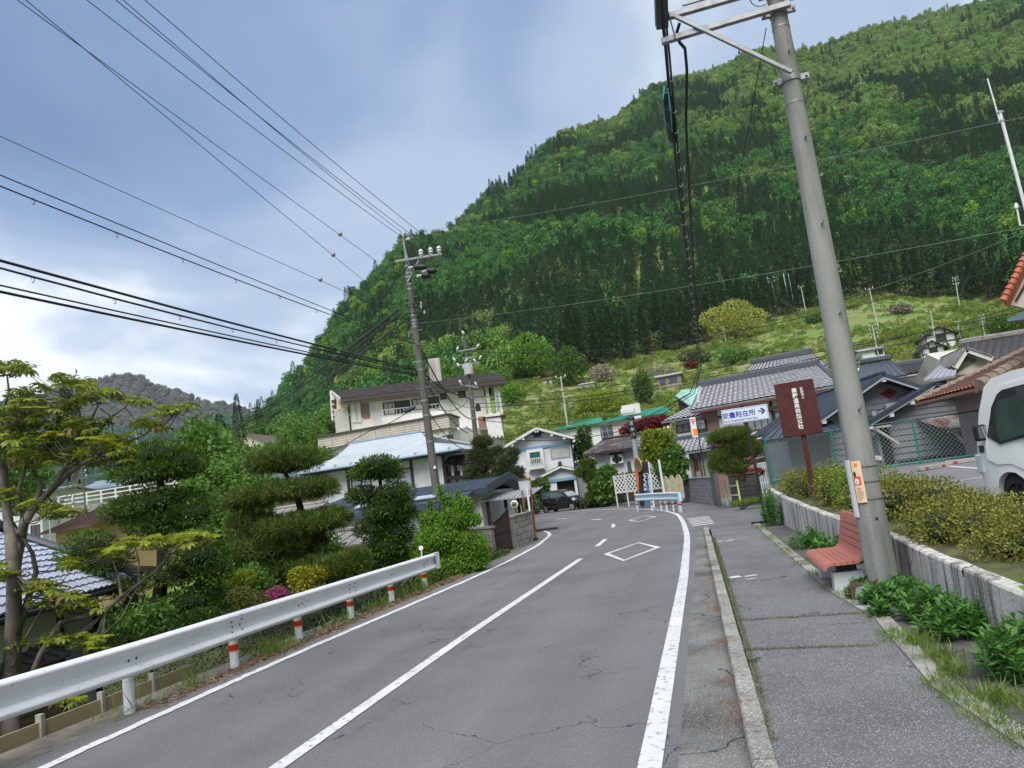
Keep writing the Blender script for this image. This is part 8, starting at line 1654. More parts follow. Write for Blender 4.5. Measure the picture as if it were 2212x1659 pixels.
def plant(name, label, cat, pads, n, size, m, style='leaf', trunk=None, r0=.08, bark=None, Y=None, group=None, shell=.55, limbs=True, part='crown', z0=None, extra=(), core=0.0):
 """plant from foliage masses; trunk: pixel path at depth Y, limbs reach for every mass"""
 if trunk:
  T = [at_y(x, y, Y) if len((x, y)) == 2 else None for x, y in trunk]; B = T[0].copy()
 else:
  c = min(pads, key=lambda q: q[2]); B = Vector((c[0], c[1], c[2] - c[5]))
 if z0 is not None: B.z = z0
 t = thing(name, label, cat, B, 0, group)
 leaf_obj(part, foliage(pads, n, size, style, B, shell), LM[m] if isinstance(m, str) else m, t, None)
 for (pd, n_, s_, m_, st_, nm) in extra: leaf_obj(nm, foliage(pd, n_, s_, st_, B, shell), LM[m_], t, None)
 if core:  # solid dark ellipsoids: the shaded, twiggy inside of the crown put into colour
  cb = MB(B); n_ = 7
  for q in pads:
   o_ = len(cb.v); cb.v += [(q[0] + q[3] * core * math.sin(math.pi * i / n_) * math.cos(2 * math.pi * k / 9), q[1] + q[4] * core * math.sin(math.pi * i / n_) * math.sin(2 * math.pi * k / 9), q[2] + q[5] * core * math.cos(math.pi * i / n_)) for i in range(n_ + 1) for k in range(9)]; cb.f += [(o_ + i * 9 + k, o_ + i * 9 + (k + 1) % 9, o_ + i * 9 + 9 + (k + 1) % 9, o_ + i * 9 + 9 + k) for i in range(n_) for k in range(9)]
  cb.mi = [0] * len(cb.f); tag(cb.build('dark_inner_core', mat('shaded_twig_core', (.016, .022, .010), .95, .4, 9), t, recalc=False), kind='stuff')
 b = MB(B)
 if trunk:
  P = [B] + T[1:]; k = len(P); b.tube(P, [r0 * (1.15 - .75 * i / (k - 1)) for i in range(k)], 8)
  if limbs:
   for q in pads:
    c = Vector(q[:3]); a = min(P, key=lambda w: (w - c).length + (2 * max(0, w.z - c.z))); mid = a.lerp(c, .55) - Vector((0, 0, q[5] * .4)); L = (c - a).length
    if L > .05: b.tube([a, mid, c], [r0 * .42, r0 * .3, r0 * .12], 6)
    for _ in range(3): e = c + Vector((random.uniform(-.6, .6) * q[3], random.uniform(-.6, .6) * q[4], random.uniform(-.2, .3) * q[5])); b.tube([mid, mid.lerp(e, .6), e], [r0 * .2, r0 * .14, r0 * .05], 5)
 else:
  for q in pads:
   for _ in range(3): c = Vector(q[:3]) + Vector((random.uniform(-.4, .4) * q[3], random.uniform(-.4, .4) * q[4], 0)); b.tube([B + Vector((random.uniform(-.1, .1), random.uniform(-.1, .1), -.08)), c.lerp(B, .4), c], [.012, .009, .005], 4)
 b.build('trunk' if trunk else 'stems', bark or BARKD, t, True)
 return t
# ---- the umbrella-leaved tree at the far left
def umbrella_tree():
 Y = 8.3; B = at_y(20, 1668, 7.6); B.z = -1.6; t = thing('umbrella_leaf_tree', 'grey limbed tree with drooping umbrella whorls of yellow green leaves at the far left', 'tree', B); W = lambda x, y, d=0: at_y(x, y, Y + d)
 limbs = [([(20, 1640), (22, 1560), (26, 1440), (30, 1330), (30, 1240), (24, 1170), (16, 1110), (10, 1040), (4, 960), (0, 900)], .115), ([(30, 1240), (42, 1180), (52, 1130), (72, 1098), (100, 1070), (140, 1030), (175, 1002), (215, 985)], .07), ([(36, 1370), (62, 1290), (78, 1235), (70, 1195), (52, 1165), (30, 1130)], .045), ([(72, 1098), (90, 1050), (70, 1010), (110, 960), (130, 900), (150, 860)], .035), ([(100, 1070), (160, 985), (200, 900), (215, 870)], .03), ([(52, 1130), (40, 1060), (60, 990), (40, 920), (20, 850), (15, 810)], .035), ([(140, 1030), (190, 960), (240, 900), (270, 880), (285, 862)], .022), ([(175, 1002), (250, 965), (310, 940), (360, 905), (385, 888)], .022), ([(30, 1240), (0, 1240), (-40, 1245)], .04), ([(22, 1560), (60, 1480), (90, 1410), (130, 1345), (180, 1333), (227, 1322), (262, 1288), (300, 1262), (335, 1235), (370, 1195), (410, 1165)], .045), ([(262, 1288), (255, 1240), (240, 1205)], .02), ([(300, 1262), (300, 1210), (290, 1175)], .018), ([(26, 1440), (60, 1370), (100, 1300), (110, 1270)], .02), ([(130, 1345), (120, 1400), (150, 1390), (185, 1385)], .018), ([(22, 1560), (80, 1540), (130, 1500), (160, 1460)], .02)]
 b = MB(B); nodes = []
 for i, (pts, r0) in enumerate(limbs):
  P = [W(x, y, (0 if j == 0 else random.uniform(-.25, .25)) + (.12 * i if i else 0) * (j > 0) * .3) for j, (x, y) in enumerate(pts)]
  if i == 0: P[0] = B
  k = len(P); b.tube(P, [r0 * (1.1 - .8 * j / (k - 1)) for j in range(k)], 8); nodes += P[1:]
 b.build('trunk', mat('bark_pale_grey', (.17, .15, .125), .9, .25, 5, col2=(.085, .075, .065), c2s=6, c2t=.55, bump=.5, bs=30), t, True)
 def whorl(m, nl, L, droop, name):
  vs = []; fs = []
  for i in range(nl):
   a = 6.283 * i / nl + random.uniform(-.2, .2); d = Vector((math.cos(a), math.sin(a), 0)); s = Vector((-d.y, d.x, 0)); l = L * random.uniform(.8, 1.15); w = l * .16; q = []
   for u, wd in ((.08, .25), (.4, 1), (.75, .85), (1.0, .05)):
    c = d * (l * u * (1 - .25 * droop * u)) + Vector((0, 0, l * (.22 * u - droop * u * u))); q += [c - s * w * wd + Vector((0, 0, .012)), c, c + s * w * wd + Vector((0, 0, .012))]
   o = len(vs); vs += q; fs += [(o + 3 * r_ + k, o + 3 * r_ + k + 1, o + 3 * r_ + k + 4, o + 3 * r_ + k + 3) for r_ in range(3) for k in range(2)]
  return np_mesh(name, [tuple(v) for v in vs], fs, m)
 LB = leafmat('leaf_umbrella_bright', [(.20, .25, .02), (.30, .36, .025), (.42, .44, .04)], .45, ns=1.5); LO = leafmat('leaf_umbrella_olive', [(.09, .14, .025), (.19, .25, .035), (.30, .33, .055)], .4, ns=1.2); LD = leafmat('leaf_umbrella_dry', [(.16, .09, .05), (.2, .13, .07)], .3)
 br = [whorl(LB, 10, .115, .25, 'leaf_whorl') for _ in range(3)]; ol = [whorl(LO, 10, .125, .5, 'leaf_whorl') for _ in range(3)] + [whorl(LD, 5, .11, 1.1, 'leaf_whorl')]
 pads = [(20, 792, 50, 16, 14, 0), (150, 822, 42, 14, 10, .1), (210, 850, 48, 16, 12, .1), (55, 850, 50, 20, 8, .1), (30, 890, 50, 30, 12, .2), (120, 880, 55, 20, 12, .2), (285, 862, 30, 10, 6, .2), (372, 886, 40, 14, 9, .3), (320, 915, 40, 12, 7, .2), (50, 945, 70, 14, 18, .9), (140, 945, 70, 16, 18, .9), (230, 958, 50, 20, 16, .9), (20, 985, 60, 20, 10, .4), (110, 985, 80, 25, 16, .3), (205, 990, 60, 22, 14, .6), (262, 975, 40, 22, 10, .7), (60, 915, 60, 18, 10, .2), (180, 915, 60, 18, 10, .2), (20, 1070, 30, 14, 6, .3), (85, 1090, 45, 14, 9, .5), (140, 1108, 50, 14, 9, .5), (15, 1240, 40, 24, 10, .7), (80, 1265, 45, 22, 14, .8), (110, 1290, 50, 22, 10, .6), (170, 1305, 45, 16, 9, .2), (240, 1196, 30, 10, 7, .9), (292, 1170, 40, 14, 9, .9), (360, 1172, 55, 14, 12, .8), (418, 1160, 40, 14, 10, .9), (150, 1222, 30, 14, 5, .7), (125, 1378, 35, 14, 7, .7), (190, 1388, 40, 14, 9, .8), (145, 1512, 30, 12, 6, .3), (40, 1392, 20, 10, 3, .9)]
 n = 0; tw = MB(B)
 for px, py, rx, ry, k, f in pads:
  for _ in range(k):
   x, y = px + random.uniform(-1, 1) * rx, py + random.uniform(-1, 1) * ry - .13 * (0); p = W(x, y, random.uniform(-.6, .6)); up_ = (y < py); bright = random.random() < f * (1.0 if up_ else .7); o = link('leaf_whorl', random.choice(br) if bright else random.choice(ol[:3] if random.random() > .07 else ol[3:]), t)
   o.location = p - B; o.rotation_euler = (random.uniform(-.35, .35), random.uniform(-.35, .35), random.uniform(0, 6.28)); s = random.uniform(.95, 1.4); o.scale = (s, s, s); n += 1
   a = min(nodes, key=lambda w: (w - p).length); tw.tube([a, a.lerp(p, .55) + Vector((random.uniform(-.05, .05), 0, -.06)), p], [.010, .007, .004], 4)
 P = []
 for px, py, rx, ry, k, f in pads: P.append(pad(px, py, rx, ry * .8, Y, 1.0))
 p, o_ = blob_pts(P, 9000, .1); m_ = len(p); d = RNG.normal(size=(m_, 3)) * [1, 1, .3] + np.array([0, 0, -.25]); L = RNG.uniform(.05, .11, m_); leaf_obj('small_leaves', leaves(p - np.array(B), d, L, L * .3, .1, np.array([[0, 0, 1.]])), LO, t)
 tag(tw.build('twigs', BARK, t), kind='stuff')
umbrella_tree()
# ---- conifers and pines behind the guardrail
Y = 12.6
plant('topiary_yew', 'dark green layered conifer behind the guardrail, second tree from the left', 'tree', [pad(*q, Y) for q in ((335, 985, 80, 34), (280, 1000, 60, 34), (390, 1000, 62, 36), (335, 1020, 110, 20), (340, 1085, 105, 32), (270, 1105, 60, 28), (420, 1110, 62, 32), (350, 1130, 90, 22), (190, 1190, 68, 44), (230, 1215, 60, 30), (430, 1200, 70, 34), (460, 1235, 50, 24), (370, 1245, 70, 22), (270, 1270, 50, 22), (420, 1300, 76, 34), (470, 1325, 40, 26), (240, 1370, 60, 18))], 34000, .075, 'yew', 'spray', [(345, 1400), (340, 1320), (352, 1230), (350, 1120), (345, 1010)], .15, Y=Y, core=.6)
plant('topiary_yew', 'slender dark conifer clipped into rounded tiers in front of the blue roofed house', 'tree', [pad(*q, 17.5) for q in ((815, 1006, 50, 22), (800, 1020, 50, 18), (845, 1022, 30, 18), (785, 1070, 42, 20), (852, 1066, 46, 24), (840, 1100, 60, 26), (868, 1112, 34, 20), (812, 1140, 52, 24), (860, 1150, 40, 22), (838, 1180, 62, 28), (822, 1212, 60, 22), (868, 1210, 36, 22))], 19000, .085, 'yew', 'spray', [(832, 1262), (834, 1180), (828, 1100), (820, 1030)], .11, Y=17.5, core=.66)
Y = 17
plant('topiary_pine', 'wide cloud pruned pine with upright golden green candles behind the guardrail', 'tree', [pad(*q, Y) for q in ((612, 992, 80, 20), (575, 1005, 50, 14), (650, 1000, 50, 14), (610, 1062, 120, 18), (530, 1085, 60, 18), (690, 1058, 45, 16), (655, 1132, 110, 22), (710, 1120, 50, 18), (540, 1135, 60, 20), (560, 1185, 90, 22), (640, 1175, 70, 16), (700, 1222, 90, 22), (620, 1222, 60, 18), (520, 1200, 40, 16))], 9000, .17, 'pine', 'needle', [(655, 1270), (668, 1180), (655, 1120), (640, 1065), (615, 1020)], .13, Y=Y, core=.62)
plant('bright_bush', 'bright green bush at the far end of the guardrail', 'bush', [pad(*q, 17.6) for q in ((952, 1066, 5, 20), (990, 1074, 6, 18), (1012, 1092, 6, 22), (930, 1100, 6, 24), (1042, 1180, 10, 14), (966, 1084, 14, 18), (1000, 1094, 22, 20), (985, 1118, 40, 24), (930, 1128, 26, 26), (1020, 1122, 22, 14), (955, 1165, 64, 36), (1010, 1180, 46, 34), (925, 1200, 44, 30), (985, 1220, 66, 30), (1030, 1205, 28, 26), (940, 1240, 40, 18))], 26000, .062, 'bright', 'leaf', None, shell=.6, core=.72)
plant('yellow_bush', 'small golden yellow bush below the cloud pruned pine', 'bush', [pad(*q, 13.6) for q in ((650, 1245, 30, 20), (690, 1240, 26, 14), (668, 1262, 40, 16))], 2600, .06, 'yellow')
plant('candle_pine', 'young olive pine with upright shoots just behind the guardrail', 'bush', [pad(*q, 14) for q in ((730, 1232, 50, 26), (770, 1215, 30, 24), (700, 1262, 50, 16))], 1800, .15, 'pine', 'needle')
plant('azalea_bush', 'pink flowering azalea peeping over the guardrail', 'bush', [pad(*q, 12.2) for q in ((590, 1290, 34, 14), (600, 1278, 18, 10))], 1300, .045, 'pink', 'leaf', extra=())
plant('olive_bush', 'straggly olive bush left of the pink azalea', 'bush', [pad(*q, 11.8) for q in ((545, 1300, 40, 20), (520, 1285, 30, 16))], 1600, .05, 'olive')
plant('clipped_hedge', 'clipped yellow green hedge behind the guardrail beside the dark conifer', 'hedge', [pad(*q, 15) for q in ((490, 1265, 40, 26), (525, 1250, 30, 20))], 2600, .06, 'lime')
plant('low_yew', 'low dark spreading conifer just behind the middle of the guardrail', 'bush', [pad(*q, 10.2) for q in ((240, 1385, 60, 20), (430, 1350, 60, 30), (330, 1400, 60, 16))] + [pad(*q, 13.2) for q in ((295, 1318, 45, 26), (250, 1338, 40, 22), (400, 1335, 40, 20))], 8200, .08, 'yew', 'spray')
def undergrowth():
 n = 60000; y = RNG.uniform(3.0, 22, n); xe = np.interp(y, [3, 12, 19, 21], [-6.5, -6.35, -6.0, -6.0]); x = xe - RNG.random(n) ** 1.4 * 11; z = np.array([land_z(a, b) for a, b in zip(x, y)]) + RNG.random(n) * .5 * np.clip((xe - x) / .8 + .12, 0, 1) - .03
 k = ~((y < 9) & (x < -6.75)); x, y, z, n = x[k], y[k], z[k], int(k.sum()); d = RNG.normal(size=(n, 3)) + np.array([0, 0, .7]); L = RNG.uniform(.04, .13, n); tag(leaf_obj('undergrowth', leaves(np.stack([x, y, z], 1), d, L, L * .4, .12), leafmat('leaf_under', [(.012, .03, .008), (.04, .075, .016), (.12, .16, .03)], .25, ns=1.3)), 'dark leafy undergrowth on the bank below the guardrail', 'undergrowth')
 # grasses at the road edge
 n = 7000; y = RNG.uniform(6.5, 17, n); g = np.array([mnoise.noise((0, v * 1.1, 3)) for v in y]); k = RNG.random(n) < np.clip(g * 1.8 + .05, .03, 1); y = y[k]; n = len(y); x = np.interp(y, [3, 12, 19], [-6.35, -6.2, -5.95]) + RNG.normal(size=n) * .12; z = np.array([min(0, land_z(a, b)) for a, b in zip(x, y)])
 d = RNG.normal(size=(n, 3)) * [.4, .4, .2] + np.array([0, 0, 1.]); L = RNG.uniform(.06, .30, n); tag(leaf_obj('verge_grass', leaves(np.stack([x, y, z], 1), d, L, L * .03 + .003, .2), LM['grass']), 'tufts of long grass along the foot of the guardrail', 'grass')
 n = 2600; y = RNG.uniform(7, 17, n); x = np.interp(y, [3, 12, 19], [-6.15, -6.05, -5.8]) + RNG.normal(size=n) * .1; d = RNG.normal(size=(n, 3)) * [1, 1, .15]; L = RNG.uniform(.03, .12, n); tag(leaf_obj('dead_litter', leaves(np.stack([x, y, np.full(n, .012)], 1), d, L, L * .18, .1), leafmat('litter_brown', [(.13, .07, .04), (.24, .15, .08), (.34, .25, .14)], .1)), 'dry brown grass and leaf litter along the left road edge', 'litter')
undergrowth()
ngon('road_verge', [(-6.15, 3), (-6.1, 12.4), (-5.9, 15.6), (-5.75, 19)] + [(-6.3, 19.5), (-6.45, 15.6), (-6.6, 12), (-6.75, 3)], -.006, mat('verge_soil', (.10, .09, .075), .95, .3, 3, col2=(.16, .145, .12), c2s=4, c2t=.5, bump=.8, bs=40))
ngon('road_verge', [(-5.68, 19), (-5.8, 23.3), (-6.36, 28.2), (-7.05, 30.7), (-7.75, 32.4), (-8.8, 34), (-9.2, 31), (-7.6, 24), (-6.8, 19.5)], -.004, MATS['verge_soil'])
# ---- shrubs above and weeds below the retaining wall
def wall_plants():
 lab = ['azalea shrub at the far end of the wall, in front of the maroon sign post', 'azalea shrub on the wall between the maroon sign and the concrete pole', 'azalea shrub on the wall directly left of the concrete pole', 'azalea shrub on the wall directly right of the concrete pole', 'olive azalea shrub on the wall midway between pole and right edge', 'azalea shrub on the wall near the right edge, below the van']
 for i, (y, w, h) in enumerate(((19.6, 2.1, .36), (16.0, 2.0, .38), (12.4, 1.7, .36), (9.9, 1.0, .27), (8.2, 1.0, .2), (6.4, 1.0, .17))):
  zt = wall_top(y); P = []
  for k in range(14): yy = y + random.uniform(-1, 1) * w * .85; xx = interp(yy, [4, 10, 14, 23], [2.45, 2.5, 2.3, 2.05]) + random.uniform(-.1, .75); P.append((xx, yy, wall_top(yy) + (.03 if y < 11 else .14) + random.uniform(0, .12) + .08 * (xx - 2.2), .36, .5, h * random.uniform(.55, 1.35)))
  plant('azalea_shrub', lab[i], 'shrub', P, int(17000 if y < 11 else 10000), .034 if y < 11 else .048, 'azalea', 'leaf', None, group='azalea shrubs on top of the retaining wall', shell=.55, z0=zt - .05, bark=BARK, core=.45)
 plant('leafy_weed', 'fresh green shoots rising among the azaleas below the maroon sign', 'weed', [(2.35 + .35 * random.random(), y, wall_top(y) + .35, .25, .3, .3) for y in (14.2, 15.0, 16.2, 17.0)], 1500, .06, 'bright', 'leaf', z0=.6)
 plant('leafy_shrub', 'light green leafy shrub spilling over the wall at the right edge', 'shrub', [(2.32, 5.9, .62, .26, .42, .2), (2.45, 5.5, .68, .3, .4, .24)], 1000, .10, 'bright', 'leaf', z0=.4)
 def weed(label, x, y, r_, h, n=420):
  """clump of mugwort: stems with whorls of lobed leaves"""
  B = Vector((x, y, .115)); t = thing('weed_clump', label, 'weed', B, 0, 'weed clumps along the foot of the wall'); c = []; d = []; b = MB()
  for _ in range(n // 14):
   a, q = random.uniform(0, 6.28), r_ * math.sqrt(random.random()); s = Vector((q * math.cos(a), q * math.sin(a), 0)); hh = h * (1.05 - .6 * (q / r_) ** 2) * random.uniform(.75, 1.1); tip = s * 1.25 + Vector((0, 0, hh)); b.tube([s, tip], [.005, .003], 4, False)
   for k in range(14): f = .25 + .75 * k / 13; u = random.uniform(0, 6.28); c.append(s.lerp(tip, f)); d.append((math.cos(u), math.sin(u), .25 + .5 * (f > .85)))
  c, d = np.array(c), np.array(d); L = RNG.uniform(.06, .11, len(c)); leaf_obj('leaves', leaves(c, d, L, L * .36, .08, np.array([[0, 0, 1.]])), LM['weed'], t, None); b.build('stems', LM['weed'], t)
 for a in (('weed clump wrapped round the foot of the concrete pole', 1.82, 8.78, .2, .2, 700), ('weed sprigs in front of the blue slate at the pole foot', 1.55, 8.58, .16, .2, 500), ('large weed clump by the wall, first one nearer than the pole', 1.76, 7.7, .2, .27, 900), ('second large weed clump by the wall, nearer the camera', 1.78, 7.02, .22, .28, 1000), ('tiny isolated weed on the edging right of the pole', 1.40, 7.95, .08, .14, 160), ('tall weed clump at the right edge against the wall', 1.84, 5.75, .24, .36, 1200), ('weed tuft at the foot of the wall just before the bench', 1.66, 12.6, .22, .36, 600), ('dense weed column at the far end of the wall beside the signpost', 1.46, 19.6, .22, .85, 900), ('low weed patch at the wall halfway to the signpost', 1.55, 14.2, .25, .34, 600), ('young plants growing in the brown planter', 1.42, 9.0, .1, .2, 260)): weed(*a)
 def tufts(label, pts, n, L0, m, name='grass_tuft', sp=.09):
  p = np.array([pts[i] for i in RNG.integers(0, len(pts), n)]) + RNG.normal(size=(n, 2)) * sp; d = RNG.normal(size=(n, 3)) * [.55, .55, .2] + np.array([0, 0, .9]); L = RNG.uniform(.3, 1.2, n) * L0; z = np.where(p[:, 0] < 1.35, .12, .118)
  tag(leaf_obj(name, leaves(np.stack([p[:, 0], p[:, 1], z], 1), d, L, L * .03 + .0025, .25), LM[m]), label, 'grass')
 E_ = [(interp(y, [4, 5.6, 7.9, 9.4, 15, 20.6], [1.42, 1.28, 1.38, 1.25, 1.15, 1.05]), y) for y in list(np.arange(4.6, 7.6, .22)) * 3 + list(np.arange(7.8, 20, .3))]
 tufts('yellow green grass tufts along the inner edge of the pavement', [e for e in E_ if mnoise.noise((e[1] * 1.7, 0, 5)) > -.05], 3400, .085, 'grass', sp=.07); tufts('longer grass at the right edge of the pavement near the camera', [(1.62, 5.0), (1.75, 5.2), (1.5, 5.3), (1.66, 4.6), (1.42, 5.9), (1.46, 6.3), (1.42, 6.8)], 1700, .14, 'grass', sp=.07)
 K = [(interp(y, [4, 6.5, 16, 20], [.125, .125, .0, -.07]), y) for y in np.arange(4.8, 18, .05)]
 tufts('strip of moss between the kerb and the pavement', K, 5200, .035, 'olive', 'moss', .018)
 tufts('brown leaf litter lying in the gutter against the kerb', [(interp(y, [4, 7, 22], [-.07, -.09, -.3]), y) for y in (5.2, 5.5, 6.1, 7.4, 7.5, 9.0, 9.1, 9.2, 11.5, 13, 13.1, 16)], 800, .05, 'dry', 'dead_litter', .05)
 J = [at for a, c in (((1598, 1341), (1870, 1325)), ((1612, 1405), (1890, 1395))) for at in [tuple((on_z(*a, .12).lerp(on_z(*c, .12), k))[:2]) for k in np.linspace(0, 1, 40)]]
 tufts('mossy grass in two joints across the pavement', J, 1700, .03, 'olive', 'moss', .014)
wall_plants()
# worn white traffic paint on the pavement
for p, q, w in (((1575, 1248), (1600, 1244), .16), ((1608, 1245), (1635, 1241), .1), ((1612, 1251), (1632, 1248), .05), ((1550, 1170), (1562, 1168), .12), ((1568, 1169), (1586, 1165), .1)):
 a, c = on_z(*p, .126), on_z(*q, .126); stripe([(a.x, a.y), (c.x, c.y)], w, .125).build('worn_marking', PAINT, pavement_o)
# ---- mid distance garden plants
def cloud_pine(label, spec, Y, trunk, n=2600, size=.16, m='dull', r0=.1): plant('garden_pine', label, 'tree', [pad(*q, Y) for q in spec], n, size, m, 'needle', trunk, r0, Y=Y)
cloud_pine('dark cloud pruned pine behind the second pole, left of the white house', ((1042, 958, 20, 9), (1036, 985, 24, 10), (1055, 1000, 24, 9), (1030, 1015, 22, 9), (1050, 1040, 28, 10), (1025, 1050, 20, 9), (1075, 978, 14, 7)), 39, [(1052, 1085), (1048, 1040), (1044, 990), (1042, 962)], size=.3)
cloud_pine('cloud pruned pine with pale trunk in front of the white house', ((1096, 996, 20, 6), (1084, 1020, 20, 8), (1112, 1022, 18, 8), (1096, 1045, 22, 8), (1078, 1050, 18, 8), (1114, 1062, 18, 8), (1090, 1078, 18, 7), (1078, 1098, 20, 7), (1108, 980, 12, 5), (1120, 1040, 14, 8)), 37, [(1106, 1120), (1104, 1060), (1102, 1010), (1096, 985)], size=.26, r0=.14)
cloud_pine('garden pine right of the black car, left of the lattice fence', ((1270, 1002, 16, 5), (1262, 1020, 20, 8), (1285, 1032, 24, 10), (1292, 1052, 20, 10), (1288, 1074, 22, 10)), 52, [(1275, 1092), (1276, 1050), (1272, 1010)], size=.3, m='pine')
plant('garden_tree', 'leafy green garden tree between the car and the lattice fence', 'tree', [pad(*q, 51) for q in ((1312, 1022, 18, 14), (1302, 1045, 22, 18), (1325, 1050, 16, 18), (1312, 1072, 22, 12))], 2600, .28, 'mid', 'leaf', [(1312, 1092), (1312, 1060), (1312, 1030)], .09, Y=51)
plant('low_shrubs', 'low mixed shrubs and rocks edging the garden beside the black car', 'shrub', [pad(*q, 53) for q in ((1270, 1088, 22, 8), (1300, 1088, 22, 8), (1335, 1078, 16, 6), (1150, 1095, 22, 14), (1140, 1080, 16, 18))], 2400, .22, 'dull')
plant('dark_hedge', 'dark hedge directly behind the white lattice fence', 'hedge', [pad(*q, 49) for q in ((1345, 1044, 20, 16), (1375, 1040, 22, 16), (1405, 1036, 22, 16), (1428, 1032, 14, 14))], 2600, .3, 'yew', shell=.7)
plant('dark_shrub', 'dark evergreen shrub in front of the white house, left of the porch', 'shrub', [pad(*q, 57) for q in ((1168, 1050, 18, 14), (1150, 1060, 16, 18), (1175, 1070, 14, 12))], 1800, .26, 'yew')
plant('maple_tree', 'small yellow green maple beside the pole at the bend', 'tree', [pad(*q, 41.8) for q in ((1405, 940, 20, 10), (1432, 938, 22, 10), (1412, 962, 26, 14), (1440, 958, 18, 12), (1400, 985, 20, 12), (1420, 985, 22, 16))], 3000, .2, 'lime', 'leaf', [(1432, 1052), (1428, 1010), (1420, 970), (1418, 945)], .08, Y=41.8, shell=.35)
plant('garden_tree', 'rounder mid green tree between the yellow green maple and the block wall', 'tree', [pad(*q, 41.5) for q in ((1452, 980, 26, 16), (1462, 1005, 26, 20), (1440, 1012, 26, 20), (1456, 1035, 28, 16))], 3400, .2, 'mid', 'leaf', [(1456, 1066), (1455, 1020), (1452, 985)], .08, Y=41.5)
plant('red_maple', 'dark red maple behind the brown ribbed roof', 'tree', [pad(*q, 66) for q in ((1372, 922, 22, 7), (1405, 916, 30, 9), (1355, 930, 14, 6), (1430, 910, 16, 7))], 2600, .34, 'red', 'leaf', [(1395, 965), (1395, 940), (1395, 920)], .1, Y=66)
plant('dark_conifer', 'dark green conifer between the white house and the brown roof', 'tree', [pad(*q, 63) for q in ((1262, 935, 12, 14), (1258, 955, 18, 16), (1264, 975, 20, 18), (1254, 985, 14, 14))], 2200, .35, 'yew', 'spray', [(1260, 1005), (1260, 930)], .12, Y=63)
plant('garden_pine', 'pruned pine with reddish trunk and one very long branch in front of the clapboard house', 'tree', [pad(*q, 31) for q in ((1580, 940, 42, 14), (1546, 950, 18, 10), (1598, 958, 34, 12), (1560, 985, 26, 12), (1582, 1008, 34, 14), (1552, 1005, 22, 12), (1612, 975, 28, 12), (1650, 968, 30, 9), (1700, 967, 36, 8), (1750, 966, 30, 6), (1785, 966, 14, 4))], 5000, .17, 'pine', 'needle', [(1602, 1040), (1602, 1005), (1596, 970), (1582, 945)], .14, bark=mat('bark_red', (.16, .075, .05), .9, .3, 8), Y=31)
plant('red_azalea', 'low clipped red azalea on top of the dark block wall', 'shrub', [pad(*q, 33) for q in ((1592, 1027, 16, 7), (1615, 1023, 20, 8), (1635, 1020, 14, 7))], 1700, .10, 'azred')
plant('verge_weeds', 'dry yellow grass patch below the dark block wall', 'grass', [pad(*q, 29.5) for q in ((1600, 1092, 22, 3), (1630, 1086, 20, 3))], 1200, .2, 'grass', 'blade')
# ---- trees on the green slope (stand where the sight line meets the terrain)
def slope_tree(label, px, py, rx, ry, m, name='slope_tree', n=2600, pads=None, lean=0, dz=0, trunk=True, cat='tree', ls=1.0):
 g = on_land(px + .13 * ry, py + ry + dz); Yv = g.y; P = pads or ((0, -.45, .55, .5), (-.5, -.1, .5, .5), (.5, -.1, .5, .5), (0, .1, .6, .55), (-.25, .4, .5, .4), (.35, .4, .5, .4))
 P = [pad(px + a * rx, py + b_ * ry, c * rx, d * ry, Yv, .9) for a, b_, c, d in P]; s = Yv / 1600
 return plant(name, label, cat, P, n, ls * max(.35, 4.6 * s), m, 'leaf', [(px + .13 * ry, py + ry + dz), (px + .06 * ry, py + .4 * ry), (px, py - .2 * ry)] if trunk else None, 2.2 * s, Y=Yv, bark=BARK)
slope_tree('big bright green round tree above the right end of the inn roof', 1137, 768, 62, 52, 'bright', n=6500); slope_tree('fresh green tree left of the big bright round tree', 1062, 790, 48, 40, 'mid', n=4000)
slope_tree('large pale yellow green domed tree at the forest edge', 1584, 692, 72, 46, 'tan', n=6500); slope_tree('spreading yellow green tree above the green roofs', 1298, 870, 60, 28, 'lime', n=5000, pads=((-.5, -.3, .45, .4), (.1, -.5, .5, .4), (.6, -.1, .4, .4), (-.2, .2, .6, .4), (.4, .4, .5, .35), (-.6, .4, .4, .3)))
slope_tree('dark conical evergreen right of the yellow green tree', 1388, 838, 22, 42, 'yew', 'evergreen_tree', n=3000); slope_tree('dark broad evergreen above the white storage shed', 1228, 790, 40, 46, 'yew', 'evergreen_tree', n=4000); slope_tree('dark evergreen clump left of the pale domed tree foot', 1500, 772, 36, 18, 'dull', 'evergreen_tree', n=2400)
slope_tree('pale blossoming tree above the white storage shed', 1300, 806, 28, 20, 'pale', n=1800); slope_tree('bare greyish tree beside the weathered hillside house', 1432, 802, 34, 24, 'twig', n=1500, ls=.6); slope_tree('small bare tree at the forest edge left of the domed tree', 1466, 722, 18, 16, 'twig', n=800, ls=.6); slope_tree('small yellowish tree at the forest edge, near the thin pole', 1408, 742, 20, 18, 'tan', n=1200)
slope_tree('green scrub mound below the pale domed tree', 1590, 768, 54, 18, 'mid', 'scrub', n=2600, trunk=False, cat='bush'); slope_tree('bushy shrub on the meadow left of the big pole', 1760, 688, 26, 12, 'mid', 'scrub', n=1400, trunk=False, cat='bush'); slope_tree('grey green shrub on the meadow below the dark cedars', 1945, 668, 26, 12, 'twig', 'scrub', n=1000, trunk=False, cat='bush'); slope_tree('dark green bush near the right edge of the meadow', 2170, 700, 46, 20, 'yew', 'scrub', n=2400, trunk=False, cat='bush')
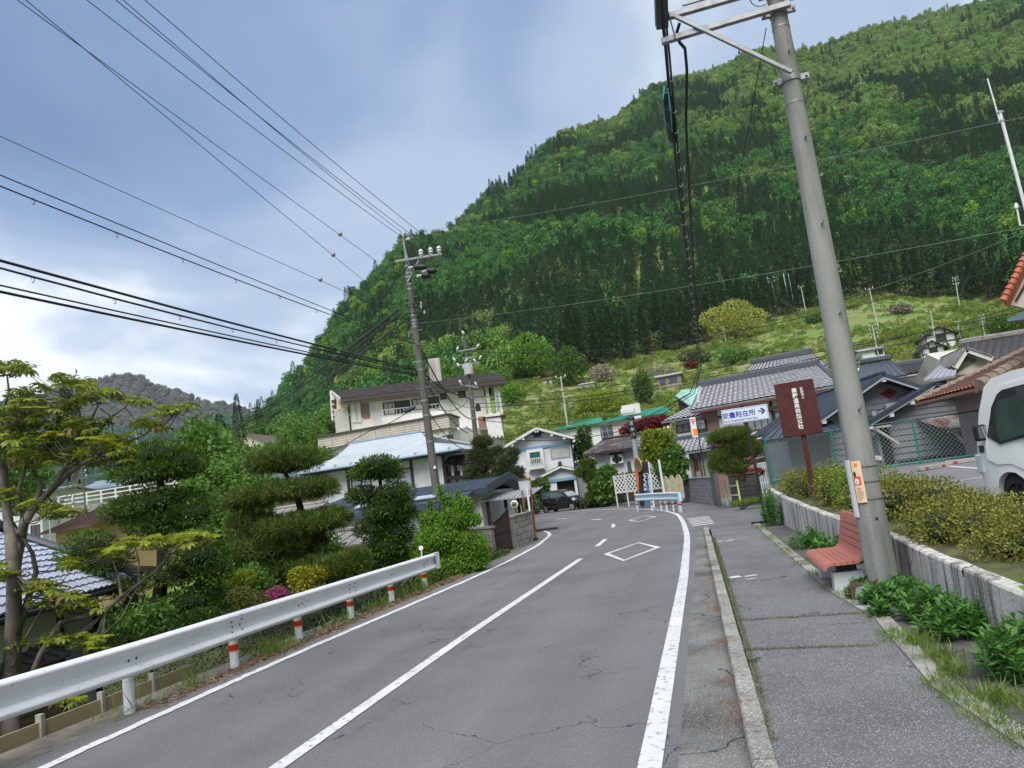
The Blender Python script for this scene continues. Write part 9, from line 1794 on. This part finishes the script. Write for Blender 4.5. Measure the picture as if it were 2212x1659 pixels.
slope_tree('rose tinged shrub beside the weathered hillside house', 1492, 790, 14, 8, 'red', 'scrub', n=700, trunk=False, cat='bush'); slope_tree('bright green tree peeping behind the inn chimney', 980, 812, 40, 18, 'bright', n=2200); slope_tree('green tree on the bank right of the inn', 1105, 850, 34, 26, 'bright', n=2600); slope_tree('garden scrub below the timbered farmhouse', 2055, 772, 30, 12, 'mid', 'scrub', n=1400, trunk=False, cat='bush'); slope_tree('pinkish blossom shrub under the pole with the transformer cluster', 2105, 742, 18, 10, 'pale', 'scrub', n=800, trunk=False, cat='bush')
# ---- single trees: along the forest edge, and around the lower village at the left
def solo(kind):
 cm, tm = {'cedar': (crown_conifer(19, 3.0, 1500, 1.0), trunk_mesh(15, .2, m=BARKD)), 'broad': (crown_broad(11, 4.3, 1900, .75, .15, 20), trunk_mesh(8, .22, limbs=5, spread=2.6))}[kind]; return cm, tm
def singles():
 cols = {'cedar': LM['dull'], 'broad': LM['mid']}
 for kind, nm in (('cedar', 'cedar_tree'), ('broad', 'broadleaf_tree')):
  cm, tm = solo(kind); me = np_mesh('crown', cm, quads(len(cm) // 4), leafmat('leaf_cedar_edge', [(.02, .045, .018), (.04, .085, .03), (.075, .13, .04)], .15, ns=.2) if kind == 'cedar' else LM['mid']); proto_ = None
  spots = []
  if kind == 'cedar':
   for a in np.arange(-9, 27, .62):
    d = interp(a, EA, ED) + random.uniform(-3, 5); x, y = d * math.sin(R(a)), d * math.cos(R(a))
    if a < -1 and random.random() < .55: continue
    spots.append((x, y, land_z(x, y) - .3, random.uniform(.75, 1.1), 'dark cedar standing along the lower edge of the forest', 'cedars along the lower forest edge'))
   for px, py, D, s in ((150, 1040, 95, .6), (172, 1045, 100, .5), (60, 1050, 100, .6), (520, 985, 130, .55), (565, 968, 150, .5), (1160, 1010, 70, .2)): p = at_d(px, py, D); spots.append((p.x, p.y, p.z, s, 'dark cedar among the lower village roofs at left', 'cedars in the lower village'))
  else:
   for a in np.arange(-33, -14, .7):
    d = interp(a, EA, ED) + random.uniform(-14, 4); x, y = d * math.sin(R(a)), d * math.cos(R(a)); spots.append((x, y, land_z(x, y) - .3, random.uniform(.6, .95), 'fresh green broadleaf tree at the foot of the wooded slope', 'broadleaf trees at the foot of the slope'))
   for px, py, D, s in ((448, 1035, 44, .42), (475, 1045, 50, .42), (505, 1040, 60, .4), (540, 1045, 55, .36), (470, 1010, 80, .5), (10, 1075, 70, .6), (60, 1085, 90, .6), (400, 1040, 95, .5), (620, 985, 120, .5), (655, 975, 110, .5), (690, 965, 105, .4), (580, 1010, 100, .4), (500, 1075, 40, .3), (455, 1085, 36, .28), (560, 1100, 34, .26), (410, 1130, 30, .25), (480, 1180, 24, .22), (700, 1010, 60, .25), (20, 1100, 45, .4), (255, 1310, 16, .09), (540, 1262, 19, .14), (590, 1245, 20, .14), (470, 1290, 17, .12), (320, 1330, 15, .12), (700, 1180, 22, .14), (505, 1240, 22, .16)): p = at_d(px, py, D); spots.append((p.x, p.y, p.z - 1, s, 'green tree among the roofs of the lower village', 'green trees in the lower village'))
  for x, y, z, s, l, g in spots:
   t = thing(nm, l, 'tree', (x, y, z), random.uniform(0, 6.28), g); t.scale = (s * random.uniform(.9, 1.1), s * random.uniform(.9, 1.1), s); link('crown', me, t); link('trunk', tm, t)
singles()
# rough scrub, tussocks and ferns over the whole meadow
def scrub():
 SB = leafmat('scrub_leaf', [(.11, .19, .03), (.19, .27, .045), (.28, .33, .08)], .3, tint=True, ns=.1); pr = []
 for n, h, r_, l in ((130, .6, .8, .35), (200, 1.2, 1.1, .4), (90, .35, .9, .3)):
  p, o = blob_pts([(0, 0, h * .4, r_, r_, h * .6)], n, .4); d = o + RNG.normal(size=(n, 3)) * .5; L = l * RNG.uniform(.6, 1.3, n); v = leaves(p, d, L, L * .45, .1); ob = bpy.data.objects.new('scrub_tuft', np_mesh('scrub_tuft', v, quads(n), SB)); PC.objects.link(ob); pr.append(ob)
 P, S, K, T, rot = [], [], [], [], []
 for _ in range(40000):
  a = random.uniform(-30, 34); d = random.uniform(62, 312); x, y = d * math.sin(R(a)), d * math.cos(R(a))
  if d > interp(a, EA, ED) + 4: continue
  g = nz3(x, y, .03, 2) + .7 * nz3(x, y, .11, 6)
  if random.random() > .42 + g * .9: continue
  z = land_z(x, y)
  if not in_view(x, y, z, 10): continue
  j = random.uniform(.7, 1.2); P.append((x, y, z - .1)); S.append(random.uniform(.4, 1.25) * (1.3 if g > .45 else .8)); K.append(random.choice((0, 0, 2, 1))); rot.append(random.uniform(0, 6)); T.append((j, j, j) if random.random() < .6 else (1.35 * j, 1.1 * j, j) if random.random() < .6 else (.6 * j, .8 * j, .8 * j))
 tag(gn_scatter('meadow_scrub', pr, P, S, K, T, rot), 'rough grass tussocks and scrub over the green slope', 'scrub', kind='stuff')
scrub()
# ================================================================== AIR
def haze():
 b = MB(); b.bx(-2700, 2700, -2700, 2700, -64, 640); m = bpy.data.materials.new('haze_air'); m.use_nodes = True; t = m.node_tree; t.nodes.clear()
 v = N(t, 'ShaderNodeVolumePrincipled'); v.inputs['Color'].default_value = (.80, .88, 1, 1); v.inputs['Density'].default_value = .00008; v.inputs['Anisotropy'].default_value = .2
 o = N(t, 'ShaderNodeOutputMaterial'); t.links.new(v.outputs[0], o.inputs['Volume']); tag(b.build('haze', m), kind='stuff')
haze()
